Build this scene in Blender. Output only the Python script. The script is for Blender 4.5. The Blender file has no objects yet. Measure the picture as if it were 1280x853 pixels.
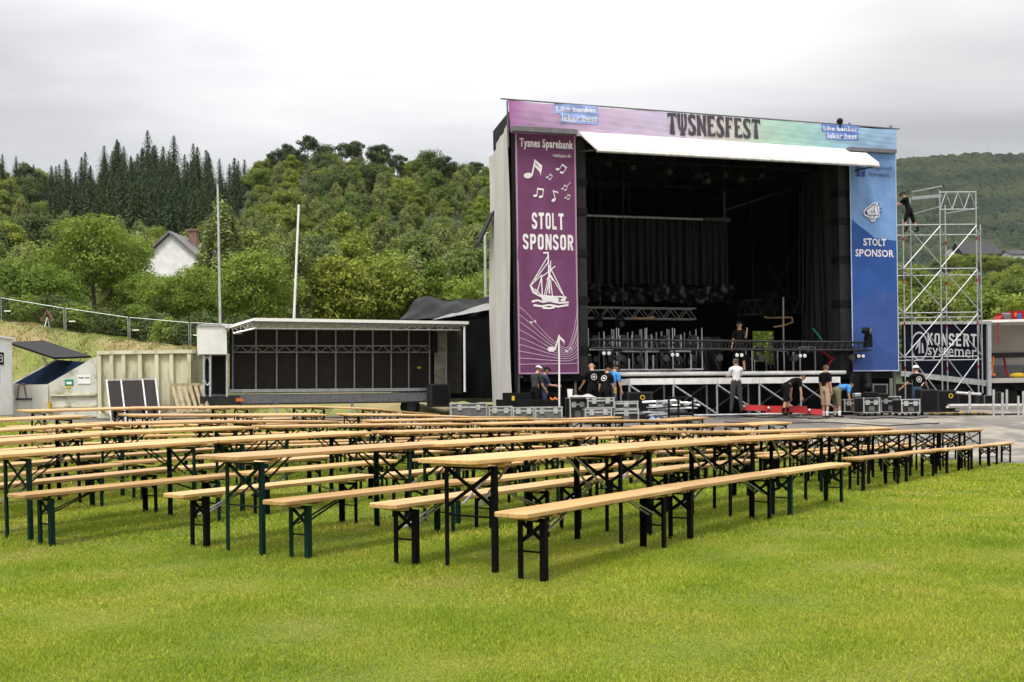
import bpy, bmesh, math, random
import numpy as np
from math import radians as rad, sin, cos, pi, sqrt, atan2
from mathutils import Matrix, Vector

random.seed(11); rng = np.random.default_rng(11)
scene = bpy.context.scene
COL = scene.collection

# ------------------------------------------------------------------ camera
F = 1200.0            # focal length in pixels of the 1280 px wide photograph
EYE = 1.15            # eye height above the lawn
HOR = 504.0           # horizon row at the middle of the frame
ROLL = rad(0.85)
cam_d = bpy.data.cameras.new('camera'); cam = bpy.data.objects.new('camera', cam_d); COL.objects.link(cam)
cam_d.sensor_width = 36; cam_d.sensor_fit = 'HORIZONTAL'; cam_d.lens = 36*F/1280
cam_d.shift_y = (HOR-426.5)/1280
cam_d.clip_start = 0.05; cam_d.clip_end = 6000
cam.matrix_world = Matrix.Translation((0,0,EYE)) @ Matrix.Rotation(pi/2,4,'X') @ Matrix.Rotation(-ROLL,4,'Z')
scene.camera = cam

# ------------------------------------------------------------------ light
SUN_EL, SUN_AZ = rad(58), rad(205)      # azimuth clockwise from +Y: the sun is behind the camera, to the left
world = bpy.data.worlds.new('World'); scene.world = world; world.use_nodes = True
nt = world.node_tree; nt.nodes.clear()
def N(t, **k):
    n = nt.nodes.new(t)
    for a, b in k.items(): setattr(n, a, b)
    return n
def L(a, b): nt.links.new(a, b)
out = N('ShaderNodeOutputWorld'); bg = N('ShaderNodeBackground'); L(bg.outputs[0], out.inputs[0])
sky = N('ShaderNodeTexSky', sky_type='NISHITA'); sky.sun_disc = False
sky.sun_elevation = SUN_EL; sky.sun_rotation = SUN_AZ
bg.inputs['Strength'].default_value = 0.1
# overcast: a cloud deck covers the Nishita sky (values are radiance / strength)
tc = N('ShaderNodeTexCoord'); sep = N('ShaderNodeSeparateXYZ'); L(tc.outputs['Generated'], sep.inputs[0])
zz = N('ShaderNodeMath', operation='MAXIMUM'); L(sep.outputs['Z'], zz.inputs[0]); zz.inputs[1].default_value = 0.0
# project on a cloud plane so that clouds flatten towards the horizon
za = N('ShaderNodeMath', operation='ADD'); L(zz.outputs[0], za.inputs[0]); za.inputs[1].default_value = 0.16
dv = N('ShaderNodeVectorMath', operation='DIVIDE'); L(tc.outputs['Generated'], dv.inputs[0])
cmb = N('ShaderNodeCombineXYZ')
for i in range(3): L(za.outputs[0], cmb.inputs[i])
L(cmb.outputs[0], dv.inputs[1])
mp = N('ShaderNodeMapping'); L(dv.outputs[0], mp.inputs['Vector']); mp.inputs['Scale'].default_value = (0.55, 1.15, 0.0); mp.inputs['Location'].default_value = (5.3, 0.4, 0)
no = N('ShaderNodeTexNoise'); L(mp.outputs[0], no.inputs['Vector']); no.inputs['Scale'].default_value = 1.15; no.inputs['Detail'].default_value = 7; no.inputs['Roughness'].default_value = 0.52; no.inputs['Distortion'].default_value = 0.35
cr = N('ShaderNodeValToRGB'); L(no.outputs['Fac'], cr.inputs[0])
cr.color_ramp.elements[0].position = 0.36; cr.color_ramp.elements[0].color = (3.7,3.67,3.72,1)
cr.color_ramp.elements[1].position = 0.60; cr.color_ramp.elements[1].color = (5.6,5.5,5.5,1)
e = cr.color_ramp.elements.new(0.48); e.color = (4.65,4.6,4.65,1)
# CIE overcast: the zenith is about three times as bright as the horizon
ov = N('ShaderNodeMapRange'); L(zz.outputs[0], ov.inputs[0]); ov.inputs[1].default_value = 0.30; ov.inputs[2].default_value = 1.0; ov.inputs[3].default_value = 1.0; ov.inputs[4].default_value = 4.8
dt = N('ShaderNodeVectorMath', operation='DOT_PRODUCT'); L(tc.outputs['Generated'], dt.inputs[0]); dt.inputs[1].default_value = Vector((-.13,1.0,.27)).normalized()
gl = N('ShaderNodeMapRange', interpolation_type='SMOOTHSTEP'); L(dt.outputs['Value'], gl.inputs[0]); gl.inputs[1].default_value = .86; gl.inputs[2].default_value = .985; gl.inputs[3].default_value = .76; gl.inputs[4].default_value = 1.03
om = N('ShaderNodeMath', operation='MULTIPLY'); L(ov.outputs[0], om.inputs[0]); L(gl.outputs[0], om.inputs[1])
mu = N('ShaderNodeVectorMath', operation='SCALE'); L(cr.outputs[0], mu.inputs[0]); L(om.outputs[0], mu.inputs['Scale'])
mx = N('ShaderNodeMixRGB'); mx.inputs[0].default_value = 0.94; L(sky.outputs[0], mx.inputs[1]); L(mu.outputs[0], mx.inputs[2])
L(mx.outputs[0], bg.inputs['Color'])

sun_d = bpy.data.lights.new('sun', 'SUN'); sun_d.energy = 1.4; sun_d.angle = rad(14); sun_d.color = (1.0,0.95,0.87)
sun = bpy.data.objects.new('sun', sun_d); COL.objects.link(sun)
sdir = Vector((sin(SUN_AZ)*cos(SUN_EL), cos(SUN_AZ)*cos(SUN_EL), sin(SUN_EL)))
sun.rotation_euler = (-sdir).to_track_quat('-Z','Y').to_euler()
vs = scene.view_settings
vs.view_transform = 'Standard'; vs.look = 'None'; vs.gamma = 1.0; vs.use_curve_mapping = False; vs.exposure = 0.9
scene.cycles.max_bounces = 5; scene.cycles.diffuse_bounces = 3; scene.cycles.transparent_max_bounces = 6
scene.cycles.use_denoising = True

# ------------------------------------------------------------------ helpers
CR, SR_ = cos(ROLL), sin(ROLL)
def ray(px, py):
    u = px-640; w = HOR-py
    return ((u*CR + w*SR_)/F, 1.0, (-u*SR_ + w*CR)/F)
def P(px, py, Y):
    r = ray(px, py); return Vector((r[0]*Y, Y, EYE + r[2]*Y))
def lin(c):
    f = lambda x: x/12.92 if x <= .04045 else ((x+.055)/1.055)**2.4
    return tuple(f(x/255) for x in c)

def tag(o, label=None, cat=None, group=None, kind=None):
    if label: o['label'] = label
    if cat: o['category'] = cat
    if group: o['group'] = group
    if kind: o['kind'] = kind
    return o
WM = {}
def empty(name, loc=(0,0,0), rz=0.0, label=None, cat=None, group=None):
    o = bpy.data.objects.new(name, None); COL.objects.link(o)
    o.location = loc; o.rotation_euler = (0,0,rz); o.empty_display_size = .2
    WM[o] = Matrix.Translation(Vector(loc)) @ Matrix.Rotation(rz,4,'Z')
    return tag(o, label, cat, group)
def kids(o): return [c for c in o.children]
def copy_tree(o, parent=None):
    c = o.copy(); COL.objects.link(c)
    if parent is not None: c.parent = parent
    for ch in list(o.children): copy_tree(ch, c)
    return c

class MB:
    """collects shapes (world or local coordinates) and links them as ONE mesh object"""
    def __init__(s): s.v=[]; s.f=[]; s.m=[]; s.mi=0
    def add(s, vs, fs):
        n=len(s.v); s.v += [tuple(v) for v in vs]
        for f in fs: s.f.append(tuple(i+n for i in f)); s.m.append(s.mi)
        return s
    def box(s, c, d, M=None):
        x,y,z = d[0]/2,d[1]/2,d[2]/2
        vs=[Vector((sx*x,sy*y,sz*z)) for sz in(-1,1) for sy in(-1,1) for sx in(-1,1)]
        if M is not None: vs=[M@v for v in vs]
        c=Vector(c); vs=[v+c for v in vs]
        return s.add(vs,[(0,2,3,1),(4,5,7,6),(0,1,5,4),(2,6,7,3),(0,4,6,2),(1,3,7,5)])
    def span(s, a, b): # axis aligned box from corner to corner
        a=Vector(a); b=Vector(b); return s.box((a+b)/2, [abs(b[i]-a[i]) for i in range(3)])
    def hexa(s, q0, q1): # two quads (4 pts each)
        return s.add(list(q0)+list(q1), [(3,2,1,0),(4,5,6,7),(0,1,5,4),(1,2,6,5),(2,3,7,6),(3,0,4,7)])
    def bar(s, p0, p1, w, h=None, up=(0,0,1)):
        h = w if h is None else h
        p0=Vector(p0); p1=Vector(p1); d=(p1-p0); L_=d.length; d.normalize(); up=Vector(up)
        if abs(d.dot(up))>.99: up=Vector((0,1,0)) if abs(d.y)<.9 else Vector((1,0,0))
        x=d.cross(up).normalized(); y=x.cross(d).normalized()
        M=Matrix((x,d,y)).transposed()
        return s.box((p0+p1)/2,(w,L_,h),M)
    def tube(s, p0, p1, r, n=6, r2=None, cap=True):
        r2 = r if r2 is None else r2
        p0=Vector(p0); p1=Vector(p1); d=(p1-p0).normalized()
        up=Vector((0,0,1)) if abs(d.z)<.95 else Vector((1,0,0))
        x=d.cross(up).normalized(); y=x.cross(d)
        vs=[]
        for (p,rr) in((p0,r),(p1,r2)):
            for i in range(n):
                a=2*pi*i/n; vs.append(p+x*(rr*cos(a))+y*(rr*sin(a)))
        fs=[(i,(i+1)%n,n+(i+1)%n,n+i) for i in range(n)]
        if cap: fs += [tuple(range(n-1,-1,-1)), tuple(range(n,2*n))]
        return s.add(vs,fs)
    def path(s, pts, r, n=5):
        for a,b in zip(pts[:-1],pts[1:]): s.tube(a,b,r,n)
        return s
    def prism(s, pts, off): # planar polygon extruded by off
        off=Vector(off); n=len(pts); pts=[Vector(p) for p in pts]
        return s.add(pts+[p+off for p in pts],[tuple(range(n-1,-1,-1)),tuple(range(n,2*n))]+[(i,(i+1)%n,n+(i+1)%n,n+i) for i in range(n)])
    def poly(s, pts): return s.add(pts,[tuple(range(len(pts)))])
    def grid(s, fn, nu, nv):
        vs=[fn(i/nu,j/nv) for j in range(nv+1) for i in range(nu+1)]
        fs=[(j*(nu+1)+i,j*(nu+1)+i+1,(j+1)*(nu+1)+i+1,(j+1)*(nu+1)+i) for j in range(nv) for i in range(nu)]
        return s.add(vs,fs)
    def ball(s, c, r, nu=10, nv=6, sc=(1,1,1), lo=0.0):
        c=Vector(c)
        def fn(a,b):
            t=-pi/2+pi*(lo+(1-lo)*b); return c+Vector((r*sc[0]*cos(t)*cos(2*pi*a), r*sc[1]*cos(t)*sin(2*pi*a), r*sc[2]*sin(t)))
        return s.grid(fn,nu,nv)
    def build(s, name, mats, parent=None, smooth=False, bevel=0, local=False, solid=0):
        me=bpy.data.meshes.new(name)
        vs=s.v
        W=WM.get(parent)
        if parent is not None and W is not None and not local:
            I=W.inverted(); vs=[tuple(I@Vector(v)) for v in vs]
        me.from_pydata([tuple(v) for v in vs],[],s.f)
        if not isinstance(mats,(list,tuple)): mats=[mats]
        for m in mats: me.materials.append(m)
        if len(mats)>1: me.polygons.foreach_set('material_index', s.m)
        me.validate(); me.update()
        bm=bmesh.new(); bm.from_mesh(me); bmesh.ops.remove_doubles(bm,verts=bm.verts,dist=1e-5) if smooth else None
        bmesh.ops.recalc_face_normals(bm,faces=bm.faces); bm.to_mesh(me); bm.free()
        if smooth: me.polygons.foreach_set('use_smooth',[True]*len(me.polygons))
        o=bpy.data.objects.new(name,me); COL.objects.link(o)
        if parent is not None:
            o.parent=parent; WM[o]=WM.get(parent, Matrix.Identity(4))
        else: WM[o]=Matrix.Identity(4)
        if bevel:
            b=o.modifiers.new('bevel','BEVEL'); b.width=bevel; b.segments=1; b.limit_method='ANGLE'
        if solid:
            b=o.modifiers.new('solid','SOLIDIFY'); b.thickness=solid
        return o

def np_mesh(name, verts, faces, mat, smooth=False, parent=None, normals=None):
    me=bpy.data.meshes.new(name); k=faces.shape[1]; nf=len(faces)
    me.vertices.add(len(verts)); me.vertices.foreach_set('co', np.ascontiguousarray(verts,dtype=np.float32).ravel())
    me.loops.add(nf*k); me.loops.foreach_set('vertex_index', np.ascontiguousarray(faces,dtype=np.int32).ravel())
    me.polygons.add(nf); me.polygons.foreach_set('loop_start', np.arange(0,nf*k,k,dtype=np.int32))
    try: me.polygons.foreach_set('loop_total', np.full(nf,k,dtype=np.int32))
    except Exception: pass
    if smooth: me.polygons.foreach_set('use_smooth', np.ones(nf,dtype=bool))
    me.update(calc_edges=True); me.materials.append(mat)
    o=bpy.data.objects.new(name,me); COL.objects.link(o)
    if parent is not None: o.parent=parent
    return o

class Frame:
    """a vertical facade frame: u along it, v into depth, z up"""
    def __init__(s, o, ang):
        s.o=Vector((o[0],o[1],0)); s.ang=ang; s.e=Vector((cos(ang),sin(ang),0)); s.n=Vector((-sin(ang),cos(ang),0))
    def W(s,u,v,z): return s.o+s.e*u+s.n*v+Vector((0,0,z))
    def hit(s,px,py,v=0.0):
        r=ray(px,py); Y=(v+s.o.dot(s.n))/(r[0]*s.n.x+s.n.y)
        p=Vector((r[0]*Y,Y,0))-s.o
        return p.dot(s.e), EYE+r[2]*Y
    def at(s,px,py,v=0.0):
        u,z=s.hit(px,py,v); return s.W(u,v,z)
    def box(s,mb,u0,u1,v0,v1,z0,z1):
        a=[s.W(u0,v0,z0),s.W(u1,v0,z0),s.W(u1,v1,z0),s.W(u0,v1,z0)]
        b=[s.W(u0,v0,z1),s.W(u1,v0,z1),s.W(u1,v1,z1),s.W(u0,v1,z1)]
        return mb.hexa(a,b)
    def pbox(s,mb,x0,y0,x1,y1,v0,v1): # frontal pixel rectangle on plane v0, extruded to v1 (y0 top)
        cx=(x0+x1)/2; cy=(y0+y1)/2
        u0,_=s.hit(x0,cy,v0); u1,_=s.hit(x1,cy,v0); _,z1=s.hit(cx,y0,v0); _,z0=s.hit(cx,y1,v0)
        return s.box(mb,u0,u1,v0,v1,z0,z1)

# ------------------------------------------------------------------ materials
def newmat(name):
    m=bpy.data.materials.new(name); m.use_nodes=True
    return m, m.node_tree, m.node_tree.nodes['Principled BSDF']
def mat(name, c, rough=.6, c2=None, scale=3.0, stretch=(1,1,1), metal=0.0, bump=0.0, bscale=None, detail=5, spec=.4, lo=.35, hi=.65, objrand=0.0, coords='Object', trans=0.0, wear=None):
    m,t,b=newmat(name); n=t.nodes; l=t.links
    b.inputs['Roughness'].default_value=rough; b.inputs['Metallic'].default_value=metal; b.inputs['Specular IOR Level'].default_value=spec
    c2 = c2 or tuple(x*.78 for x in c)
    tc=n.new('ShaderNodeTexCoord'); mp=n.new('ShaderNodeMapping'); mp.inputs['Scale'].default_value=stretch
    l.new(tc.outputs[coords],mp.inputs['Vector'])
    oi=n.new('ShaderNodeObjectInfo')
    vm=n.new('ShaderNodeVectorMath'); vm.operation='MULTIPLY_ADD'; vm.inputs[1].default_value=(37,53,29)
    l.new(oi.outputs['Random'],vm.inputs[0]); l.new(mp.outputs[0],vm.inputs[2])
    no=n.new('ShaderNodeTexNoise'); no.inputs['Scale'].default_value=scale; no.inputs['Detail'].default_value=detail
    l.new(vm.outputs[0],no.inputs['Vector'])
    r=n.new('ShaderNodeValToRGB'); r.color_ramp.elements[0].position=lo; r.color_ramp.elements[1].position=hi
    r.color_ramp.elements[0].color=(*c2,1); r.color_ramp.elements[1].color=(*c,1)
    l.new(no.outputs['Fac'],r.inputs[0]); col=r.outputs[0]
    if wear:
        no2=n.new('ShaderNodeTexNoise'); no2.inputs['Scale'].default_value=wear[1]; no2.inputs['Detail'].default_value=9; no2.inputs['Roughness'].default_value=.65
        l.new(vm.outputs[0],no2.inputs['Vector'])
        r2=n.new('ShaderNodeValToRGB'); r2.color_ramp.elements[0].position=wear[2]; r2.color_ramp.elements[1].position=wear[3]
        l.new(no2.outputs['Fac'],r2.inputs[0])
        mx=n.new('ShaderNodeMixRGB'); l.new(r2.outputs[0],mx.inputs[0]); l.new(col,mx.inputs[1]); mx.inputs[2].default_value=(*wear[0],1); col=mx.outputs[0]
    if objrand:
        hs=n.new('ShaderNodeHueSaturation'); mr=n.new('ShaderNodeMapRange'); mr.inputs[3].default_value=1-objrand; mr.inputs[4].default_value=1+objrand
        l.new(oi.outputs['Random'],mr.inputs[0]); l.new(mr.outputs[0],hs.inputs['Value']); l.new(col,hs.inputs['Color']); col=hs.outputs[0]
    l.new(col,b.inputs['Base Color'])
    if bump:
        nb=n.new('ShaderNodeTexNoise'); nb.inputs['Scale'].default_value=bscale or scale*4; nb.inputs['Detail'].default_value=4
        l.new(vm.outputs[0],nb.inputs['Vector'])
        bp=n.new('ShaderNodeBump'); bp.inputs['Strength'].default_value=bump; bp.inputs['Distance'].default_value=.02
        l.new(nb.outputs['Fac'],bp.inputs['Height']); l.new(bp.outputs[0],b.inputs['Normal'])
    if trans:
        o=[x for x in n if x.type=='OUTPUT_MATERIAL'][0]
        tr=n.new('ShaderNodeBsdfTranslucent'); l.new(col,tr.inputs['Color'])
        ms=n.new('ShaderNodeMixShader'); ms.inputs[0].default_value=trans
        l.new(b.outputs[0],ms.inputs[1]); l.new(tr.outputs[0],ms.inputs[2]); l.new(ms.outputs[0],o.inputs['Surface'])
    return m

M={}
M['wood']=mat('varnished_pine',(.57,.37,.158),.45,(.41,.232,.086),scale=2.2,stretch=(.9,18,6),objrand=.22,spec=.35,bump=.05,lo=.3,hi=.7,wear=((.27,.15,.065),3.0,.55,.74))
M['leg_black']=mat('black_leg_paint',(.005,.0055,.006),.7,spec=.08,wear=((.03,.022,.017),14,.68,.76))
M['leg_green']=mat('dark_green_leg_paint',(.004,.024,.018),.6,spec=.12,wear=((.03,.03,.025),14,.68,.75))
M['steel']=mat('galvanised_steel',(.50,.51,.52),.42,(.36,.37,.38),scale=9,metal=.55)
M['alu']=mat('aluminium',(.60,.60,.60),.4,(.42,.42,.42),scale=6,metal=.5)
M['black']=mat('black_paint',(.006,.006,.0065),.6,spec=.15)
M['blackcase']=mat('black_laminate',(.018,.018,.019),.5,(.011,.011,.012),scale=20,wear=((.09,.085,.08),6,.68,.74))
M['rubber']=mat('black_rubber',(.008,.008,.008),.8,spec=.15)
M['drape']=mat('black_molton',(.007,.007,.0075),.95,(.005,.005,.005),scale=2,stretch=(6,6,.4),spec=.1)
M['tarp']=mat('black_tarpaulin',(.006,.006,.0065),.6,scale=2,bump=1.0,bscale=5,spec=.14)
M['greytarp']=mat('light_grey_pvc',(.50,.485,.46),.5,(.40,.385,.36),scale=1.2,stretch=(1,1,.3),bump=.25,bscale=2,spec=.3)
M['white']=mat('white_pvc',(.80,.79,.76),.5,(.72,.70,.67),scale=1.5,spec=.3)
M['whitepaint']=mat('white_paint',(.78,.78,.76),.5,(.66,.66,.63),scale=2)
M['darkgrey']=mat('dark_grey_metal',(.035,.035,.036),.55,(.025,.025,.027),scale=8,spec=.2)
M['midgrey']=mat('grey_metal',(.16,.16,.165),.5,(.11,.11,.115),scale=8,metal=.2)
M['red']=mat('red_paint',(.34,.010,.012),.6,(.25,.008,.010),spec=.2)
M['yellow']=mat('yellow_paint',(.62,.42,.02),.5)
M['orange']=mat('orange_plastic',(.65,.16,.02),.5)
M['blue']=mat('blue_strap',(.03,.13,.42),.6)
M['brown']=mat('brown_phenolic_board',(.024,.019,.017),.6,(.018,.014,.013),spec=.15,scale=3,wear=((.07,.06,.05),2.2,.62,.8))
M['skin']=mat('skin',(.50,.27,.18),.55)
M['hairdark']=mat('dark_hair',(.035,.022,.014),.7); M['hairbrown']=mat('brown_hair',(.11,.06,.03),.7)
M['tee_black']=mat('black_cotton',(.007,.007,.008),.9,spec=.1); M['tee_navy']=mat('navy_cotton',(.02,.035,.08),.9)
M['tee_charcoal']=mat('charcoal_cotton',(.03,.03,.032),.9)
M['shirt_white']=mat('white_cotton',(.76,.76,.77),.85,(.62,.62,.64),scale=6); M['shirt_blue']=mat('blue_cotton',(.05,.26,.62),.85)
M['trouser_grey']=mat('dark_grey_cotton',(.04,.038,.04),.9); M['khaki']=mat('beige_cotton',(.40,.30,.19),.9); M['olive']=mat('olive_cotton',(.15,.15,.09),.9)
M['jeans']=mat('blue_denim',(.03,.055,.10),.9); M['sock']=mat('white_sock',(.7,.7,.68),.9)
M['lens']=mat('lamp_reflector',(.85,.86,.85),.2,(.8,.8,.8)); 
M['slate']=mat('grey_slate',(.16,.15,.15),.7,(.10,.095,.095),scale=4)
M['brick']=mat('red_brick',(.22,.13,.10),.85,(.13,.085,.07),scale=3)
M['darkroof']=mat('dark_roof',(.04,.037,.04),.8)
M['container']=mat('cream_container_paint',(.62,.59,.42),.6,(.50,.47,.32),scale=1.4,stretch=(1.5,1.5,.35),wear=((.17,.14,.06),1.6,.50,.72),bump=.1)
M['containerlight']=mat('pale_container_paint',(.58,.58,.52),.55,(.50,.50,.43),scale=2,wear=((.20,.17,.07),1.8,.52,.70))
M['darkblue']=mat('dark_blue_steel',(.004,.012,.030),.8,spec=.02)
M['navy']=mat('navy_trailer_paint',(.004,.005,.014),.6,(.003,.0045,.012),spec=.08)
M['palebeige']=mat('pale_box_lining',(.42,.39,.35),.7,(.34,.32,.29),scale=1)
M['cable']=mat('black_cable',(.012,.012,.012),.6)
M['trunk']=mat('bark',(.12,.10,.08),.9,(.06,.05,.04),scale=6,stretch=(1,1,.3))
M['oldwood']=mat('weathered_wood',(.42,.34,.20),.8,(.28,.22,.13),scale=3,stretch=(4,4,.6))
M['asphalt']=mat('asphalt',(.165,.150,.130),.9,(.095,.088,.080),scale=.45,detail=9,coords='Object',bump=.2,bscale=30,wear=((.27,.24,.195),.5,.50,.60))
# ------------------------------------------------------------------ ground heights (fitted to the photograph)
DROW=Vector((.596,.803,0)).normalized(); PROW=Vector((-.803,.596,0)).normalized()   # along a row of tables / across the rows
B0=Vector((-.44,6.4,0))
def pt_of(x,y):
    r=Vector((x,y,0))-B0; return r.dot(PROW), r.dot(DROW)
ctrl=[]
ROWG=[((-.44,6.40),((0,0.),(3.3,-.02),(6.6,-.07),(10,-.16),(14,-.24),(17.6,-.33),(22,-.36))),
 ((-2.20,7.28),((0,0.),(3.3,0.),(6.6,-.02),(11,-.16),(17.6,-.33),(20,-.30))),
 ((-4.52,8.26),((0,0.),(4.2,.05),(7.5,.0),(11,-.10),(17.6,-.18),(20,-.12))),
 ((-6.29,9.57),((0,.01),(2.4,.10),(6.3,.08),(8.6,.04),(13,0.),(17.6,-.07),(20,.02))),
 ((-8.06,10.9),((1,.1),(3.8,.17),(8,.10),(12,.06),(17,-.03),(20,.08))),
 ((-9.83,12.2),((0,.1),(4.3,.28),(8.5,.21),(13,.12),(17.6,.01),(20,.15))),
 ((-11.6,13.5),((0,.3),(4.4,.36),(7,.4),(12.8,.35),(15.5,.12),(18,.12)))]
for b_,lst in ROWG:
    for t,z in lst:
        q=Vector((b_[0],b_[1],0))+DROW*t; ctrl.append((q.x,q.y,z))
for p,t,z in ((-3,0,0),(-3,6,-.06),(-3,12,-.2),(-3,18,-.4),(-6,0,0),(-6,6,-.06),(-6,12,-.25),(-6,18,-.45),(0,-5,0),(4,-5,0),(-5,-5,0)):
    q=B0+PROW*p+DROW*t; ctrl.append((q.x,q.y,z))
for (x,y,z) in ((10.8,33,.5),(3,31,.55),(0,31.5,.58),(6.5,31.5,.5),(10,31,.47),(13,33,.5),(16,36,.55),(-5,35,.66),(-14,35,.75),(-22,34,.85),(20,33,.45),(14,42,.7),(22,45,.75),(5,45,.6),(-8,46,.75),(0,60,.8),(30,60,.8),(-30,60,.9),(26,30,.2),(-30,20,.7),(-30,0,.2),(30,0,-.4),(25,16,-.5),(0,-8,0),(15,-8,-.1),(-15,-8,0),(0,90,.9),(45,90,.9),(-45,90,.9)):
    ctrl.append((x,y,z))
ctrl=np.array(ctrl)
def _phi(r2): return np.where(r2>1e-9, .5*r2*np.log(np.maximum(r2,1e-9)), 0.)
_n=len(ctrl); _d2=((ctrl[:,None,:2]-ctrl[None,:,:2])**2).sum(-1)
_A=np.zeros((_n+3,_n+3)); _A[:_n,:_n]=_phi(_d2)+np.eye(_n)*1.2
_A[:_n,_n]=1; _A[:_n,_n+1:]=ctrl[:,:2]; _A[_n,:_n]=1; _A[_n+1:,:_n]=ctrl[:,:2].T
_w=np.linalg.solve(_A,np.concatenate([ctrl[:,2],np.zeros(3)]))
def g_arr(x,y):
    x=np.clip(np.asarray(x,float),-45,45); y=np.clip(np.asarray(y,float),-8,90)
    sh=x.shape; q=np.stack([x.ravel(),y.ravel()],1); out_=np.empty(len(q))
    for i in range(0,len(q),20000):
        s=q[i:i+20000]; d2=((s[:,None]-ctrl[None,:,:2])**2).sum(-1)
        out_[i:i+20000]=_phi(d2)@_w[:_n]+_w[_n]+s@_w[_n+1:]
    return out_.reshape(sh)
def g(x,y): return float(g_arr(np.array([x]),np.array([y]))[0])
def G(px,py,off=0.0):
    """ground point seen at a pixel"""
    r=ray(px,py); lo=2.0; Y=2.0; step=.1
    while Y<120:
        if EYE+r[2]*Y < g(r[0]*Y,Y)+off: break
        lo=Y; Y+=step; step*=1.02
    for _ in range(20):
        m=(lo+Y)/2
        if EYE+r[2]*m < g(r[0]*m,m)+off: Y=m
        else: lo=m
    return Vector((r[0]*Y,Y,EYE+r[2]*Y-off))

# grass colour: patches of lush, yellowed and dry grass
def grass_mat(name, blades):
    m,t,b=newmat(name); n=t.nodes; l=t.links
    b.inputs['Roughness'].default_value=.75; b.inputs['Specular IOR Level'].default_value=.25
    tc=n.new('ShaderNodeTexCoord')
    def noise(s,d=4,r=.55):
        x=n.new('ShaderNodeTexNoise'); x.inputs['Scale'].default_value=s; x.inputs['Detail'].default_value=d; x.inputs['Roughness'].default_value=r; l.new(tc.outputs['Object'],x.inputs['Vector']); return x.outputs['Fac']
    def ramp(f,stops):
        r=n.new('ShaderNodeValToRGB'); e=r.color_ramp.elements
        e[0].position,e[0].color=stops[0][0],(*stops[0][1],1); e[1].position,e[1].color=stops[-1][0],(*stops[-1][1],1)
        for p,c in stops[1:-1]: q=e.new(p); q.color=(*c,1)
        l.new(f,r.inputs[0]); return r.outputs[0]
    k=1.0 if blades else .47  # bare turf darkened to stand in for shade between the blades
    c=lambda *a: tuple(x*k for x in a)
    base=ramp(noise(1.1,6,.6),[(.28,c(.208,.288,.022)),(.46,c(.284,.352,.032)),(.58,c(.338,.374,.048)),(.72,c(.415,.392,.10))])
    big=ramp(noise(.22,3),[(.36,(.86,.92,.86)),(.64,(1.12,1.08,1.0))])
    mx=n.new('ShaderNodeMixRGB'); mx.blend_type='MULTIPLY'; mx.inputs[0].default_value=1; l.new(base,mx.inputs[1]); l.new(big,mx.inputs[2]); col=mx.outputs[0]
    if blades:
        at=n.new('ShaderNodeAttribute'); at.attribute_name='tint'
        v=ramp(at.outputs['Fac'],[(0,(.62,.76,.55)),(.5,(.98,1,1)),(.86,(1.12,1.06,1.0)),(1,(1.6,1.35,1.7))])
        m2=n.new('ShaderNodeMixRGB'); m2.blend_type='MULTIPLY'; m2.inputs[0].default_value=1; l.new(col,m2.inputs[1]); l.new(v,m2.inputs[2]); col=m2.outputs[0]
    else:
        fine=ramp(noise(38,3,.7),[(.3,(.55,.55,.5)),(.7,(1.3,1.25,1.2))])
        m2=n.new('ShaderNodeMixRGB'); m2.blend_type='MULTIPLY'; m2.inputs[0].default_value=1; l.new(col,m2.inputs[1]); l.new(fine,m2.inputs[2]); col=m2.outputs[0]
        bp=n.new('ShaderNodeBump'); bp.inputs['Strength'].default_value=.6; bp.inputs['Distance'].default_value=.03; l.new(noise(60,3,.7),bp.inputs['Height']); l.new(bp.outputs[0],b.inputs['Normal'])
    l.new(col,b.inputs['Base Color'])
    if blades:
        o=[x for x in n if x.type=='OUTPUT_MATERIAL'][0]
        tr=n.new('ShaderNodeBsdfTranslucent'); l.new(col,tr.inputs['Color'])
        ms=n.new('ShaderNodeMixShader'); ms.inputs[0].default_value=.35
        l.new(b.outputs[0],ms.inputs[1]); l.new(tr.outputs[0],ms.inputs[2]); l.new(ms.outputs[0],o.inputs['Surface'])
    return m
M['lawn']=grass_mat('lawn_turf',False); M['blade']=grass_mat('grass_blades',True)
M['bank']=mat('dry_bank_grass',(.25,.195,.085),.9,(.155,.175,.035),scale=.35,detail=8,coords='Object',bump=.8,bscale=8,lo=.49,hi=.63)
M['forestfloor']=mat('forest_floor',(.035,.048,.014),.95,(.022,.030,.010),scale=.2)

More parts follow.
